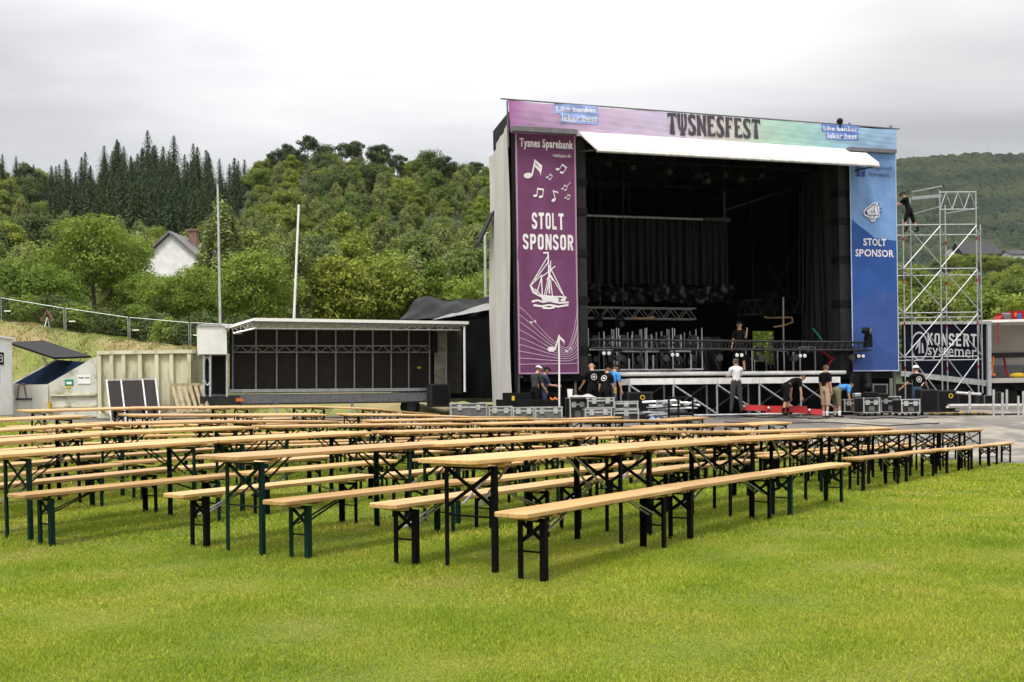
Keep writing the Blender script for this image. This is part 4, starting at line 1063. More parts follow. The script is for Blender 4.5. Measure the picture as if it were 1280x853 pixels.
note(pb,m,228,330,24,.5,'beam',pasp,c); note(pb,m,153,452,42,.12,'beam',pasp,c); note(pb,m,270,478,52,-.25,'flag',pasp,c)
note(pb,m,328,400,24,.3,'beam',pasp,c); note(pb,m,368,370,15,.3,'flag',pasp,c); note(pb,m,348,458,22,.4,'beam',pasp,c)
m.build('music_notes',M['printwhite'],ban)
cs=lambda x,y:((x-42)/376.,1-((y+753)-25)/1532.)   # from the 5.02x enlargement of x 640-740, y 310-480
m=MB()
def S_(pts,w=5): pb.stroke(m,[cs(*p) for p in pts],w/1532.,pasp)
S_([(240,300),(236,110),(234,45)],9); S_([(204,43),(238,40)],10); S_([(195,310),(190,190)],8)
for a,b in (((234,60),(125,245)),((234,100),(150,215)),((125,245),(160,300)),((240,120),(330,315)),((190,195),(250,150)),((245,150),(278,125)),((250,90),(246,170)),((125,248),(195,180)),((215,330),(240,210)),((260,330),(246,210)),((160,300),(190,200)),((240,170),(318,300)),((205,320),(230,215)),((150,270),(200,320))): S_([a,b],6)
S_([(225,215),(240,180),(262,215)],9)
S_([(122,243),(140,292),(188,318),(330,318),(345,322)],10)
pb.poly(m,[cs(*p) for p in ((180,305),(345,320),(335,345),(200,350))])
for pts in (((130,350),(165,340),(200,352),(240,345),(300,356),(360,352)),((140,372),(190,378),(240,368),(290,380),(358,368)),((195,388),(240,390),(270,384))): S_(pts,12)
m.build('ship_drawing',M['printwhite'],ban)
m=MB()
for k,(yl,ym,yr) in enumerate(((378,640,380),(430,650,470),(475,662,500),(525,672,560),(575,683,600),(618,695,640),(660,708,668),(703,722,690),(742,740,735))):
    pts=[]
    for i in range(29):
        t=i/28; x=44+372*t
        # falls from the left, sweeps up at the right
        f=(t/.78)**1.25 if t<.78 else 1
        y=yl+(ym-yl)*(1-(1-min(f,1))**1.5)
        if t>.78: q=(t-.78)/.22; y=ym+(yr-ym)*q**2.2
        pts.append(cs(x,y))
    pb.stroke(m,pts,3.6/1532,pasp)
m.build('stave_lines',mat('pale_print',(.55,.42,.53),.6),ban)
m=MB(); c2=lambda x,y:cs(x,y)
note(pb,m,246,648,80,.30,'flag',pasp,c2); note(pb,m,122,479,26,.9,'flag',pasp,c2); note(pb,m,340,660,30,.6,'flag',pasp,c2); m.build('stave_notes',M['printwhite'],ban)

# ------------------------------------------------------------------ blue banner
M['bluetop']=fabric('light_blue_print',(.17,.31,.58)); M['bluemid']=fabric('blue_print',(.022,.080,.29)); M['bluelow']=fabric('deep_blue_print',(.036,.080,.265))
bb,basp=rect(fs,((1065,465),(1123,463.5),(1120.5,191),(1062,190.5)),-.16)
bb.disp=ripple(.030,7)
root=empty('sponsor_banner',bb.at(.5,0),fs.ang,'tall blue sponsor banner with a megaphone, right of the stage opening','banner')
def wave1(a): return .695-.085*min(a/.5,1)**1.1-.022*max(a-.5,0)+(.0 if a<.5 else .0)
def wave2(a): return .335+.035*sin(a*3.6-1.0)
def part(nm,lo,hi,mt):
    m=MB()
    def fn(a,b):
        return bb.at(a,lo(a)+(hi(a)-lo(a))*b,0)
    m.grid(fn,30,80).build(nm,mt,root,smooth=True)
part('upper_print',wave1,lambda a:1.0,M['bluetop']); part('middle_print',wave2,wave1,M['bluemid']); part('lower_print',lambda a:0.0,wave2,M['bluelow'])
h=MB(); bb.poly(h,((0,0),(.02,0),(.02,1),(0,1)),.012); bb.poly(h,((.98,0),(1,0),(1,1),(.98,1)),.012); bb.poly(h,((.02,0),(.98,0),(.98,.005),(.02,.005)),.012); h.build('hem',mat('pale_blue_hem',(.42,.52,.70),.6),root)
m=MB(); bb.text(m,'STOLT',.265,.572,.765,.606,bold=.02,lift=.018); bb.text(m,'SPONSOR',.10,.522,.92,.556,bold=.02,lift=.018); m.build('slogan',M['printwhite'],root)
M['inkblue']=mat('blue_grey_ink',(.10,.17,.33),.6); M['inkdark']=mat('dark_blue_ink',(.02,.06,.24),.6)
m=MB(); bb.text(m,'Haugesund',.40,.918,.90,.940,bold=.01,lift=.020); bb.text(m,'Sparebank',.41,.886,.86,.910,bold=.01,lift=.020); m.build('bank_name',M['inkblue'],root)
m=MB(); bb.poly(m,((.14,.886),(.22,.886),(.22,.915),(.32,.935),(.32,.96),(.20,.95),(.14,.93)),.02); bb.poly(m,((.25,.886),(.33,.886),(.33,.92),(.25,.91)),.02); m.build('bank_mark',M['inkdark'],root)
# megaphone drawing
cb=lambda x,y:((x-18)/332., 1-(y-60)/1565.)
m=MB(); bb.poly(m,[cb(*p) for p in ((108,485),(122,468),(180,415),(205,420),(222,455),(222,520),(190,535),(185,555),(160,558),(142,528),(115,515))],.040); m.build('megaphone_outline',M['printwhite'],root)
m=MB(); bk=lambda pts,w: bb.stroke(m,[cb(*p) for p in pts],w/1565.,basp,.050)
bb.poly(m,[cb(*p) for p in ((116,490),(128,476),(140,512),(122,508))],.050)
bk([(128,476),(186,430),(205,445),(214,515),(140,512)],5); bk([(186,430),(178,470),(190,515)],4); bk([(150,515),(160,545),(178,540),(176,516)],5); bk([(158,485),(168,495)],8); bk([(174,480),(182,490)],8)
for a,b in (((212,440),(225,425)),((222,465),(245,458)),((222,485),(242,490))): bk([a,b],7)
m.build('megaphone_lines',M['inkdark'],root)

# ------------------------------------------------------------------ long top banner
def gradient_mat():
    m,t,b=newmat('pastel_rainbow_print'); n=t.nodes; l=t.links
    b.inputs['Roughness'].default_value=.6; b.inputs['Specular IOR Level'].default_value=.25
    at=n.new('ShaderNodeAttribute'); at.attribute_name='across'
    r=n.new('ShaderNodeValToRGB'); e=r.color_ramp.elements; l.new(at.outputs['Fac'],r.inputs[0])
    st=[(0,(.46,.18,.44)),(.04,(.62,.38,.62)),(.20,(.70,.54,.74)),(.38,(.72,.62,.82)),(.50,(.80,.72,.73)),(.56,(.78,.77,.68)),(.63,(.58,.76,.63)),(.72,(.48,.76,.68)),(.84,(.42,.66,.80)),(1,(.40,.58,.86))]
    e[0].position=0; e[0].color=(*st[0][1],1); e[1].position=1; e[1].color=(*st[-1][1],1)
    for p,c in st[1:-1]: q=e.new(p); q.color=(*c,1)
    l.new(r.outputs[0],b.inputs['Base Color'])
    tc=n.new('ShaderNodeTexCoord'); no=n.new('ShaderNodeTexNoise'); no.inputs['Scale'].default_value=1.5; l.new(tc.outputs['Object'],no.inputs['Vector'])
    bp=n.new('ShaderNodeBump'); bp.inputs['Strength'].default_value=.3; bp.inputs['Distance'].default_value=.05; l.new(no.outputs['Fac'],bp.inputs['Height']); l.new(bp.outputs[0],b.inputs['Normal'])
    o=[x for x in n if x.type=='OUTPUT_MATERIAL'][0]; tr=n.new('ShaderNodeBsdfTranslucent'); l.new(r.outputs[0],tr.inputs['Color'])
    ms=n.new('ShaderNodeMixShader'); ms.inputs[0].default_value=.45; l.new(b.outputs[0],ms.inputs[1]); l.new(tr.outputs[0],ms.inputs[2]); l.new(ms.outputs[0],o.inputs['Surface'])
    return m
M['rainbow']=gradient_mat()
VT=-.30
tl=fs.at(635,124.5,VT); tr_=fs.at(1121,161.5,VT); br=fs.at(1120.5,190,VT); bl=fs.at(638.5,166,VT)
tbn=Board(bl,br,tr_,tl)
tbn.disp=ripple(.022,3,6.0)
def tcl(a,b):
    return tbn.at(a,b,0)+Vector((0,0,-.05*abs(sin(a*pi*6))*(b>.99)))
top=MB().grid(tcl,260,18).build('festival_banner',M['rainbow'],None,smooth=True)
at=top.data.attributes.new('across','FLOAT','POINT')
vals=[]
dtop=(br-bl); LT=dtop.length
for v in top.data.vertices: vals.append(min(max((Vector(v.co)-bl).dot(dtop)/(LT*LT),0),1))
at.data.foreach_set('value',vals)
tag(top,'long pastel rainbow festival banner along the top edge of the stage roof','banner')
m=MB(); m.tube(tl-fs.e*.25+Vector((0,0,.01)),tr_+fs.e*.12+Vector((0,0,.01)),.025,6); m.build('banner_cable',M['midgrey'],top)
m=MB()
for k in range(9):
    a=k/8; p=tbn.at(a,.0,.05); m.bar(p+fs.n*.4-Vector((0,0,.4)),tbn.at(a,1,-.12),.05)
m.build('banner_post',M['midgrey'],top)
tasp=LT/((tl-bl).length*.5+(tr_-br).length*.5)
# display lettering: heavy letters that flare at the feet
def glyph(ch):
    S=lambda *p:list(p)
    serifT=[S((0,1),(1,1),(1.04,.72),(.92,.80),(.68,.86),(.68,.72),(.80,0),(.22,0),(.34,.72),(.34,.86),(.08,.80),(-.04,.72))]
    E=[S((0,1),(.95,1),(.97,.78),(.80,.84),(.45,.86),(.45,.60),(.66,.60),(.74,.66),(.74,.42),(.66,.48),(.45,.48),(.45,.14),(.80,.16),(1.0,.24),(1.0,0),(-.02,0),(.06,.5))]
    Fg=[S((0,1),(.95,1),(.97,.76),(.80,.84),(.45,.86),(.45,.58),(.66,.58),(.76,.66),(.76,.38),(.66,.46),(.45,.46),(.52,0),(-.04,0),(.06,.5))]
    Ng=[S((-.02,1),(.34,1),(.68,.48),(.64,1),(1.02,1),(.96,.5),(1.0,-.02),(.72,-.02),(.34,.58),(.40,0),(-.04,0),(.04,.5))]
    Yg=[S((-.04,1),(.34,1),(.30,.6),(.36,.34),(.40,.30),(.40,1),(.62,1),(.62,.30),(.70,.36),(.76,.6),(.68,1),(1.04,1),(.98,.5),(.90,.24),(.72,.14),(.80,-.04),(.20,-.04),(.32,.14),(.12,.24),(.04,.5))]
    Sg=[S((.98,.96),(.92,.70),(.72,.84),(.48,.84),(.42,.74),(.60,.58),(.92,.42),(1.02,.24),(.92,.05),(.60,-.02),(.26,.0),(.02,.05),(.04,.34),(.26,.18),(.52,.15),(.60,.25),(.48,.38),(.12,.56),(.0,.76),(.14,.96),(.48,1.02),(.76,1.0))]
    return {'T':serifT,'E':E,'F':Fg,'N':Ng,'Y':Yg,'S':Sg}[ch]
M['inkgrey']=mat('charcoal_purple_ink',(.055,.045,.062),.6,(.045,.038,.05))
m=MB()
a0=fs.hit(834.5,150,VT)[0]; a1=fs.hit(950,158,VT)[0]; u0=fs.hit(637,160,VT)[0]
ue=fs.hit(1121,175,VT)[0]; A0=(a0-u0)/(ue-u0); A1=(a1-u0)/(ue-u0)
word='TYSNESFEST'; wid={'T':.98,'Y':1.05,'S':.92,'N':1.08,'E':.92,'F':.9}
tot=sum(wid[c] for c in word)+.10*(len(word)-1); x=0
for ch in word:
    for pg in glyph(ch):
        pts=[(A0+(A1-A0)*(x+wid[ch]*px_)/tot, .215+.745*py_) for px_,py_ in pg]
        tri=[]; 
        from mathutils.geometry import tessellate_polygon
        vv=[tbn.at(a,b,.022) for a,b in pts]
        t3=tessellate_polygon([[Vector((a*tasp,b,0)) for a,b in pts]])
        m.add(vv,[tuple(q) for q in t3])
    x+=wid[ch]+.10
m.build('festival_name',M['inkgrey'],top)
M['tagblue']=mat('pale_blue_label_print',(.28,.38,.72),.6); M['tagblue2']=mat('blue_label_print',(.14,.24,.58),.6)
for (x0,y0,x1,y1,mt) in ((693.5,128.5,748.5,155,M['tagblue']),(1026.5,153,1073,176,M['tagblue2'])):
    ua=fs.hit(x0,(y0+y1)/2,VT)[0]; ub=fs.hit(x1,(y0+y1)/2,VT)[0]; A=(ua-u0)/(ue-u0); B=(ub-u0)/(ue-u0); D=B-A
    b0,b1=(.40,1.0) if x0<800 else (.37,.99); bm_=(b0+b1)/2
    l=MB(); tbn.rectgrid(l,A,bm_-.02,A+D,b1,.016); tbn.rectgrid(l,A+.12*D,b0,A+.99*D,bm_-.02,.016); lo=l.build('tag_label',mt,top)
    l=MB(); tbn.text(l,'Like banker',A+.05*D,bm_+.05,A+.96*D,b1-.07,lift=.028,bold=.012,skew=.03); tbn.text(l,'leker best',A+.16*D,b0+.05,A+.95*D,bm_-.03,lift=.028,bold=.012,skew=.03); l.build('tag_lettering',M['printwhite'],lo)
m=MB(); p=tbn.at((fs.hit(1050,160,VT)[0]-u0)/(ue-u0),1,0); m.ball(p+Vector((0,0,.12)),.12); m.bar(p-Vector((0,0,.1)),p+Vector((0,0,.1)),.05)
tag(m.build('roof_beacon',M['black'],None),'small black lamp on top of the banner above the right end','lamp')
# ------------------------------------------------------------------ left side of the yard
def lattice(mb,a0,a1,b0,b1,n,r,chord=None,vert=False):
    """two chords a0-a1 (top) and b0-b1 (bottom) with zigzag bracing"""
    a0,a1,b0,b1=[Vector(q) for q in (a0,a1,b0,b1)]; c=chord or r
    mb.tube(a0,a1,c,6); mb.tube(b0,b1,c,6)
    for i in range(n):
        t0,tm,t1=i/n,(i+.5)/n,(i+1)/n
        mb.tube(b0.lerp(b1,t0),a0.lerp(a1,tm),r,4); mb.tube(a0.lerp(a1,tm),b0.lerp(b1,t1),r,4)
        if vert: mb.tube(a0.lerp(a1,t1),b0.lerp(b1,t1),r,4)
# -- trailer stage
M['steeldull']=mat('dull_grey_steel',(.30,.30,.29),.6,(.20,.20,.19),scale=7,spec=.25)
M['greyflap']=mat('grey_pvc_flap',(.22,.215,.21),.6,(.16,.155,.15),scale=2)
tO=P(250,495,33.6); ft=Frame(tO,.36)
zt=g(-8,34)
tr=empty('trailer_stage',ft.W(4,1,zt),ft.ang,'small mobile trailer stage with dark back wall and open pale roof','trailer stage')
m=MB(); q=[ft.at(x,y,1.1) for x,y in ((287,492),(541,490),(541,411),(287,411))]; m.hexa(q,[p+ft.n*.08 for p in q]); m.build('back_wall',M['brown'],tr)
VP=[320,346,371,395.6,419.7,443,466,489,511,537,291]
for px in VP:
    m=MB(); a=ft.at(px,412,1.0); b=ft.at(px,490,1.0); m.bar(a,b,.05); m.build('wall_upright',M['steeldull'],tr)
m=MB(); lattice(m,ft.at(291,432.5,.9),ft.at(537,432.5,.9),ft.at(291,440.5,.9),ft.at(537,440.5,.9),14,.014,.024); m.build('wall_truss',M['steeldull'],tr)
m=MB(); m.bar(ft.at(286,489,.9),ft.at(541,487,.9),.12,.12); m.build('floor_sill',M['steel'],tr)
m=MB(); ft.pbox(m,262,492,540,505,.6,2.4); ft.pbox(m,300,494,536,503,.45,.6); m.build('chassis',M['midgrey'],tr)
m=MB(); q=[ft.at(x,y,-.5) for x,y in ((318,401.5),(586,405.5),(586,402),(318,397.5))]; m.hexa(q,[p+ft.n*2.9-Vector((0,0,.05)) for p in q]); rf=m.build('roof',M['white'],tr)
m=MB(); lattice(m,ft.at(318,403,-.4),ft.at(580,407,-.4),ft.at(318,411,-.4),ft.at(574,413,-.4),18,.020,.032); m.build('roof_truss',M['steeldull'],rf)
m=MB(); lattice(m,ft.at(284,411,-.3),ft.at(318,400,-.4),ft.at(292,417,-.3),ft.at(318,411,-.4),3,.02,.035); m.tube(ft.at(292,417,-.3),ft.at(302,417,-.3),.03,6); m.build('roof_end_truss',M['steel'],rf)
m=MB(); q=[ft.at(x,y,-.35) for x,y in ((282,410),(318,399),(318,397.5),(282,408))]; m.hexa(q,[p+ft.n*2.6 for p in q]); m.build('roof_end',M['white'],rf)
m=MB(); ft.pbox(m,249,408,283.5,443,.0,1.6); m.build('front_locker',M['whitepaint'],tr)
m=MB(); ft.pbox(m,248,405.5,285,408,-.05,1.7); m.build('locker_lid',M['steel'],tr)
m=MB(); ft.pbox(m,254,443,285,494,.75,1.0); m.build('dark_bay_back',M['black'],tr)  # black slab stands in for the shade inside the open bay
for px in (255,263,284):
    m=MB(); m.bar(ft.at(px,443,.1),ft.at(px,496,.1),.07); m.build('bay_post',M['steel'],tr)
m=MB()
for k in range(20):
    t0,t1=2*pi*k/20,2*pi*(k+1)/20; c_=ft.at(259,464,.1)
    m.tube(c_+ft.e*.12*cos(t0)+Vector((0,0,.5*sin(t0))),c_+ft.e*.12*cos(t1)+Vector((0,0,.5*sin(t1))),.025,4)
m.build('cable_coil',M['alu'],tr)
m=MB(); ft.pbox(m,250,495,300,505,.3,.7); m.build('drawbar_frame',M['darkgrey'],tr)
m=MB(); ft.pbox(m,295,498,304,502,.24,.3); m.build('tail_lamp',M['orange'],tr)
for px in (514,):
    m=MB(); c_=ft.at(px,509,.62); m.tube(c_,c_+ft.n*.3,.36,18); w=m.build('wheel',M['rubber'],tr)
    m=MB(); m.tube(c_-ft.n*.01,c_+ft.n*.02,.18,12); m.build('rim',M['darkgrey'],w)
m=MB(); ft.pbox(m,488,497,532,500,.5,.95); m.build('mudguard',M['black'],tr)
for px in (345,440):
    m=MB(); m.bar(ft.at(px,503,.6),ft.at(px,520,.6),.09); m.build('support_leg',M['steel'],tr)
m=MB(); q=[ft.at(x,y,1.0) for x,y in ((521.5,461),(526,461),(526,458.5),(521.5,458.5))]; m.hexa(q,[p-ft.n*.02 for p in q]); m.build('sticker',M['yellow'],tr)
M['netting']=mat('beige_grey_sheet',(.30,.28,.23),.8,(.14,.13,.10),scale=1.6,stretch=(1,1,3),detail=8)
M['olive_sheet']=mat('dark_olive_sheet',(.05,.047,.03),.7,(.03,.028,.02),scale=1.5,stretch=(1,1,3),bump=.4)
m=MB(); q=[ft.at(x,y,.9) for x,y in ((543,481),(558,481),(558,412),(543,412))]; m.hexa(q,[p+ft.n*.03 for p in q]); m.build('end_sheet',M['netting'],tr)
m=MB(); q=[ft.at(x,y,1.2) for x,y in ((558.5,492),(577,492),(577,410),(558.5,410))]; m.hexa(q,[p+ft.n*.03 for p in q]); m.build('end_sheet',M['olive_sheet'],tr)
m=MB(); m.tube(ft.at(580.5,408,-.4),ft.at(581,490,-.4),.045,8); m.build('roof_prop',M['white'],tr)
m=MB(); m.tube(ft.at(558,412,.8),ft.at(558,492,.8),.03,6); m.build('end_post',M['steel'],tr)
m=MB(); ft.pbox(m,540,414,547,441,.6,.85); m.build('wall_box',M['black'],tr)
# -- black box standing at the trailer
def Yg(px,py): return G(px,py).y
bxf=Frame(ft.at(538,508,-.2),ft.ang)
def blackbox(fr,x0,y0,x1,y1,v,d,label,name='speaker_box',cat='speaker',mt='blackcase',trim=True,group=None,mark=None):
    u0=fr.hit(x0,(y0+y1)/2,v)[0]; u1=fr.hit(x1,(y0+y1)/2,v)[0]; z1=fr.hit((x0+x1)/2,y0,v)[1]; z0=fr.hit((x0+x1)/2,y1,v)[1]
    c=fr.W((u0+u1)/2,v+d/2,z0); root=empty(name,c,fr.ang,label,cat,group)
    m=MB(); fr.box(m,u0,u1,v,v+d,z0,z1); m.build('cabinet',M[mt],root,bevel=.012)
    w=u1-u0;h=z1-z0
    m=MB(); fr.box(m,u0+.08*w,u1-.08*w,v-.015,v+.0,z0+.08*h,z1-.08*h); m.build('grille',M['black'],root)
    if mark:
        m=MB(); uu=fr.hit(mark[0],mark[1],v)[0]; zz0=fr.hit(mark[0],mark[1],v)[1]
        for k in range(10):
            a,b=2*pi*k/10,2*pi*(k+1)/10; m.bar(fr.W(uu+.07*cos(a),v-.02,zz0+.07*sin(a)),fr.W(uu+.07*cos(b),v-.02,zz0+.07*sin(b)),.03)
        m.build('round_mark',M['yellow'],root)
    return root
blackbox(ft,538.5,480,563,509,-.3,.6,'black box standing upright at the right end of the small trailer stage')

# -- black tarpaulin tent beside the stage
tf=Frame(P(500,495,38.5),.24)
tent=empty('tarpaulin_tent',tf.W(2.4,1.5,zg),tf.ang,'black crumpled tarpaulin tent between the trailer stage and the big stage','tent')
def tp(x,y,v): return tf.at(x,y,v)
def tsheet(nm,pts,mt,amp,nu=26,nv=18,seed=0):
    a,b,c_,d=[Vector(q) for q in pts]; nn=(b-a).cross(d-a).normalized()
    r=random.Random(seed); ph=[r.uniform(0,6) for _ in range(5)]
    def fn(s,t):
        p=a.lerp(b,s).lerp(d.lerp(c_,s),t)
        w=amp*(.8*sin(7*s+2.5*t+ph[0])*t+.55*abs(sin(15*s+4*t*t+ph[1]))*(.4+.6*t)+.35*sin(31*s-7*t+ph[2])*(1-t)+.3*sin(9*t+5*s+ph[3]))*.5
        return p+nn*w+Vector((0,0,-amp*.6*sin(pi*s*3+ph[4])**2*t))
    return MB().grid(fn,nu,nv).build(nm,mt,tent,smooth=True)
tsheet('front_sheet',[tp(500,498,0),tp(640,498,0),tp(640,398,0),tp(500,400,0)],M['tarp'],.12,80,40,1)
tsheet('roof_sheet',[tp(499,401,0),tp(640,396,0),tp(640,373,2.2),tp(522,372,2.2)],M['tarp'],.17,90,40,2)
tsheet('pale_flap',[tp(540,400,-.15),tp(622,386,-.15),tp(622,376,1.2),tp(578,388,1.0)],M['greyflap'],.04,16,8,3)
tsheet('back_sheet',[tp(520,498,4),tp(640,498,4),tp(640,376,2.3),tp(522,374,2.3)],M['tarp'],.08,20,10,4)
tsheet('end_sheet',[tp(499,498,0.02),tp(518,498,4),tp(521,374,2.3),tp(499,401,0.02)],M['tarp'],.06,20,10,5)

# -- waste compactor container
cO=P(120,523,34.6); fc=Frame(cO,0.0)
cz=fc.hit(120,522,0)[1]
wc=empty('waste_container',fc.W(0,1,cz),0,'cream steel waste compactor container with its dark hopper lid raised','container')
m=MB(); ft_=fc; fc.pbox(m,123,441,239,520,.10,2.4); m.build('body',M['container'],wc)
for px in (124,139.5,154.5,175,196,214.5,236.5):
    m=MB(); fc.pbox(m,px-2.3,440,px+2.3,520,-.03,.12); m.build('rib',M['container'],wc)
m=MB(); fc.pbox(m,121,438,240,442.5,-.06,2.45); m.build('top_rail',M['container'],wc)
m=MB(); fc.pbox(m,121,516,240,522,-.06,2.45); m.build('bottom_rail',M['container'],wc)
m=MB(); w_=[fc.at(x,y,0) for x,y in ((14,481),(59.4,480.5),(113,449.5),(120,447),(120,521),(14,521))]
m.prism([fc.at(x,y,0) for x,y in ((59.4,480.5),(113,449.5),(121,446),(121,521),(59.4,521))],fc.n*.06); m.build('hopper_side',M['containerlight'],wc)
m=MB(); fc.pbox(m,14,481,59.3,521,.02,.08); m.build('hopper_front',M['containerlight'],wc)
m=MB(); fc.pbox(m,63,507,119,509.5,-.08,.02); fc.pbox(m,62,493,119,495,-.1,.02); m.build('hopper_ledge',M['container'],wc)
m=MB(); fc.pbox(m,13,479.5,19,521,-.05,.1);  m.build('corner_post',M['containerlight'],wc)
m=MB(); fc.pbox(m,40,481,60,521,-.06,.04); m.build('end_door',M['containerlight'],wc)
m=MB(); fc.pbox(m,19,498,40,500,-.04,.05); m.build('door_bar',M['darkgrey'],wc)
m=MB(); m.path([fc.at(22,498,-.06),fc.at(23,482,-.06),fc.at(30,480,-.06),fc.at(33,497,-.06)],.03,5); m.build('hydraulic_hose',M['brick'],wc)
A,B,C_,D=fc.at(60,480.5,.06),fc.at(113,449.5,.06),fc.at(71,450,2.0),fc.at(17,479.5,2.0)
m=MB(); m.poly([fc.at(60,484,.1),fc.at(113,453,.1),C_+Vector((0,0,.0)),D]); m.build('hopper_floor',M['darkblue'],wc)
m=MB(); m.hexa([D-Vector((0,0,.6)),C_-Vector((0,0,.6)),C_+Vector((.2,.1,0)),D+Vector((.05,.1,0))],[D+Vector((0,.1,-.6)),C_+Vector((0,.1,-.6)),C_+Vector((0,.1,0)),D+Vector((0,.1,0))]); m.bar(D,C_,.07); m.build('hopper_back',M['containerlight'],wc)
m=MB(); q=[fc.at(70,449.5,.2),fc.at(113,447.5,.2),fc.at(55,428.5,2.1),fc.at(9,430,2.1)]; 
q=[fc.at(68,449.5,0),fc.at(114,447.5,2.2),fc.at(55,428,2.2),fc.at(9,430,0)]
m.hexa(q,[p+Vector((0,0,.07)) for p in q]); m.build('lid',M['black'],wc)
m=MB(); m.bar(fc.at(53,447,.6),fc.at(59,456,.6),.05); m.build('lid_strut',M['steel'],wc)
def plate(fr,x0,y0,x1,y1,v,mt,name,parent=None,t=.02):
    m=MB(); fr.pbox(m,x0,y0,x1,y1,v-t,v); return m.build(name,M[mt],parent)
M['signgreen']=mat('green_sign_print',(.02,.28,.17),.5)
s1=plate(fc,81,474.5,91.5,482,-.005,'signgreen','green_notice',wc); plate(fc,83,477.5,89.5,480.5,-.03,'white','notice_panel',s1,.006); plate(fc,82.5,482.8,88,485.5,-.005,'yellow','yellow_notice',wc)
s2=plate(fc,97,469,113,480,-.005,'white','white_notice',wc)
nb=Board(fc.at(97,480,-.03),fc.at(113,480,-.03),fc.at(113,469,-.03),fc.at(97,469,-.03))
m=MB(); nb.text(m,'RESTAVFALL',.08,.60,.92,.78,lift=.006) if False else [nb.poly(m,((a,.62),(a+w,.62),(a+w,.76),(a,.76)),.006) for a,w in ((.08,.12),(.24,.08),(.36,.12),(.62,.1),(.76,.14))]; m.build('notice_print',M['inkgrey'],s2)
for px in (10,61):
    m=MB(); c_=fc.at(px,507,-.12); fc.pbox(m,px-1.6,502,px+1.6,512,-.16,-.06); m.build('yellow_marker',M['yellow'],wc)
# leaning dark panels with a pale frame
pf=Frame(P(133,526,33.4),.0)
pn=empty('panel_frame',pf.W(1,0,cz),0,'row of three dark panels in a pale frame leaning against the cream container','panel')
pq=lambda x,y,v: pf.at(x,y,v)
def lerpq(a,b):
    bl,br,tr2,tl2=pq(139,527,0),pq(200.5,525,0),pq(194,473.5,.75),pq(133,475,.75); return bl.lerp(br,a).lerp(tl2.lerp(tr2,a),b)
for (a,b) in ((.02,.28),(.31,.72),(.75,.98)):
    m=MB(); q=[lerpq(a,.02),lerpq(b,.02),lerpq(b,.97),lerpq(a,.97)]; m.hexa(q,[p+Vector((0,.04,0)) for p in q]); m.build('dark_panel',M['brown'],pn)
m=MB()
for a in (0,.295,.735,1): m.bar(lerpq(a,0),lerpq(a,1),.05)
m.bar(lerpq(0,1),lerpq(1,1),.05); m.bar(lerpq(0,.015),lerpq(1,.015),.05); m.build('frame',M['alu'],pn)
# slatted frame
m=MB(); r0,r1=fc.at(215,481.5,-.25),fc.at(252,480.5,-.25)
sl=empty('slatted_frame',fc.W(4,-.4,cz),0,'pale slatted wooden frame leaning at the right end of the cream container','frame')
m.bar(r0,r1,.10); m.build('top_rail',M['oldwood'],sl)
for k in range(6):
    m=MB(); a=r0.lerp(r1,.03+.94*k/5); b=fc.at(224+7.6*k,516,-.85); m.bar(a,b,.11,.03,(0,1,0)); m.build('slat',M['oldwood'],sl)
m=MB(); m.bar(fc.at(224,514,-.84),fc.at(263,514,-.84),.08); m.build('bottom_rail',M['oldwood'],sl)
# white cabin at the frame edge
kf=Frame(P(-30,522,32),0.0)
kb=empty('site_cabin',kf.W(0,.6,cz),0,'white site cabin with a black square sign at the left frame edge','cabin')
m=MB(); kf.pbox(m,-70,419,-21,521,0,1.9); m.build('wall',M['whitepaint'],kb,bevel=.03)
m=MB(); kf.pbox(m,-72,417.5,-20.5,420,-.05,2.0); m.build('roof_edge',M['white'],kb)
kq=kf.hit(-21,470,0)[0]; ks=Frame(kf.W(kq,0,0),pi/2)
sg=plate(ks,-14,440,5,455.5,-.01,'black','sign_plate',kb)
m=MB(); kbd=Board(ks.at(-14,455.5,-.035),ks.at(5,455.5,-.035),ks.at(5,440,-.035),ks.at(-14,440,-.035)); kbd.ell(m,.78,.62,.13,.17,asp=1.2,ring=.35,lift=.005); kbd.poly(m,((.86,.2),(.91,.2),(.91,.62),(.86,.62)),.005); kbd.poly(m,((.66,.18),(.88,.18),(.88,.25),(.66,.25)),.005); m.build('sign_mark',M['printwhite'],sg)
m=MB(); ks.pbox(m,-18,459,1.0,479,-.03,-.01); m.build('faded_notice',mat('pale_lilac_paper',(.66,.62,.70),.7),kb)

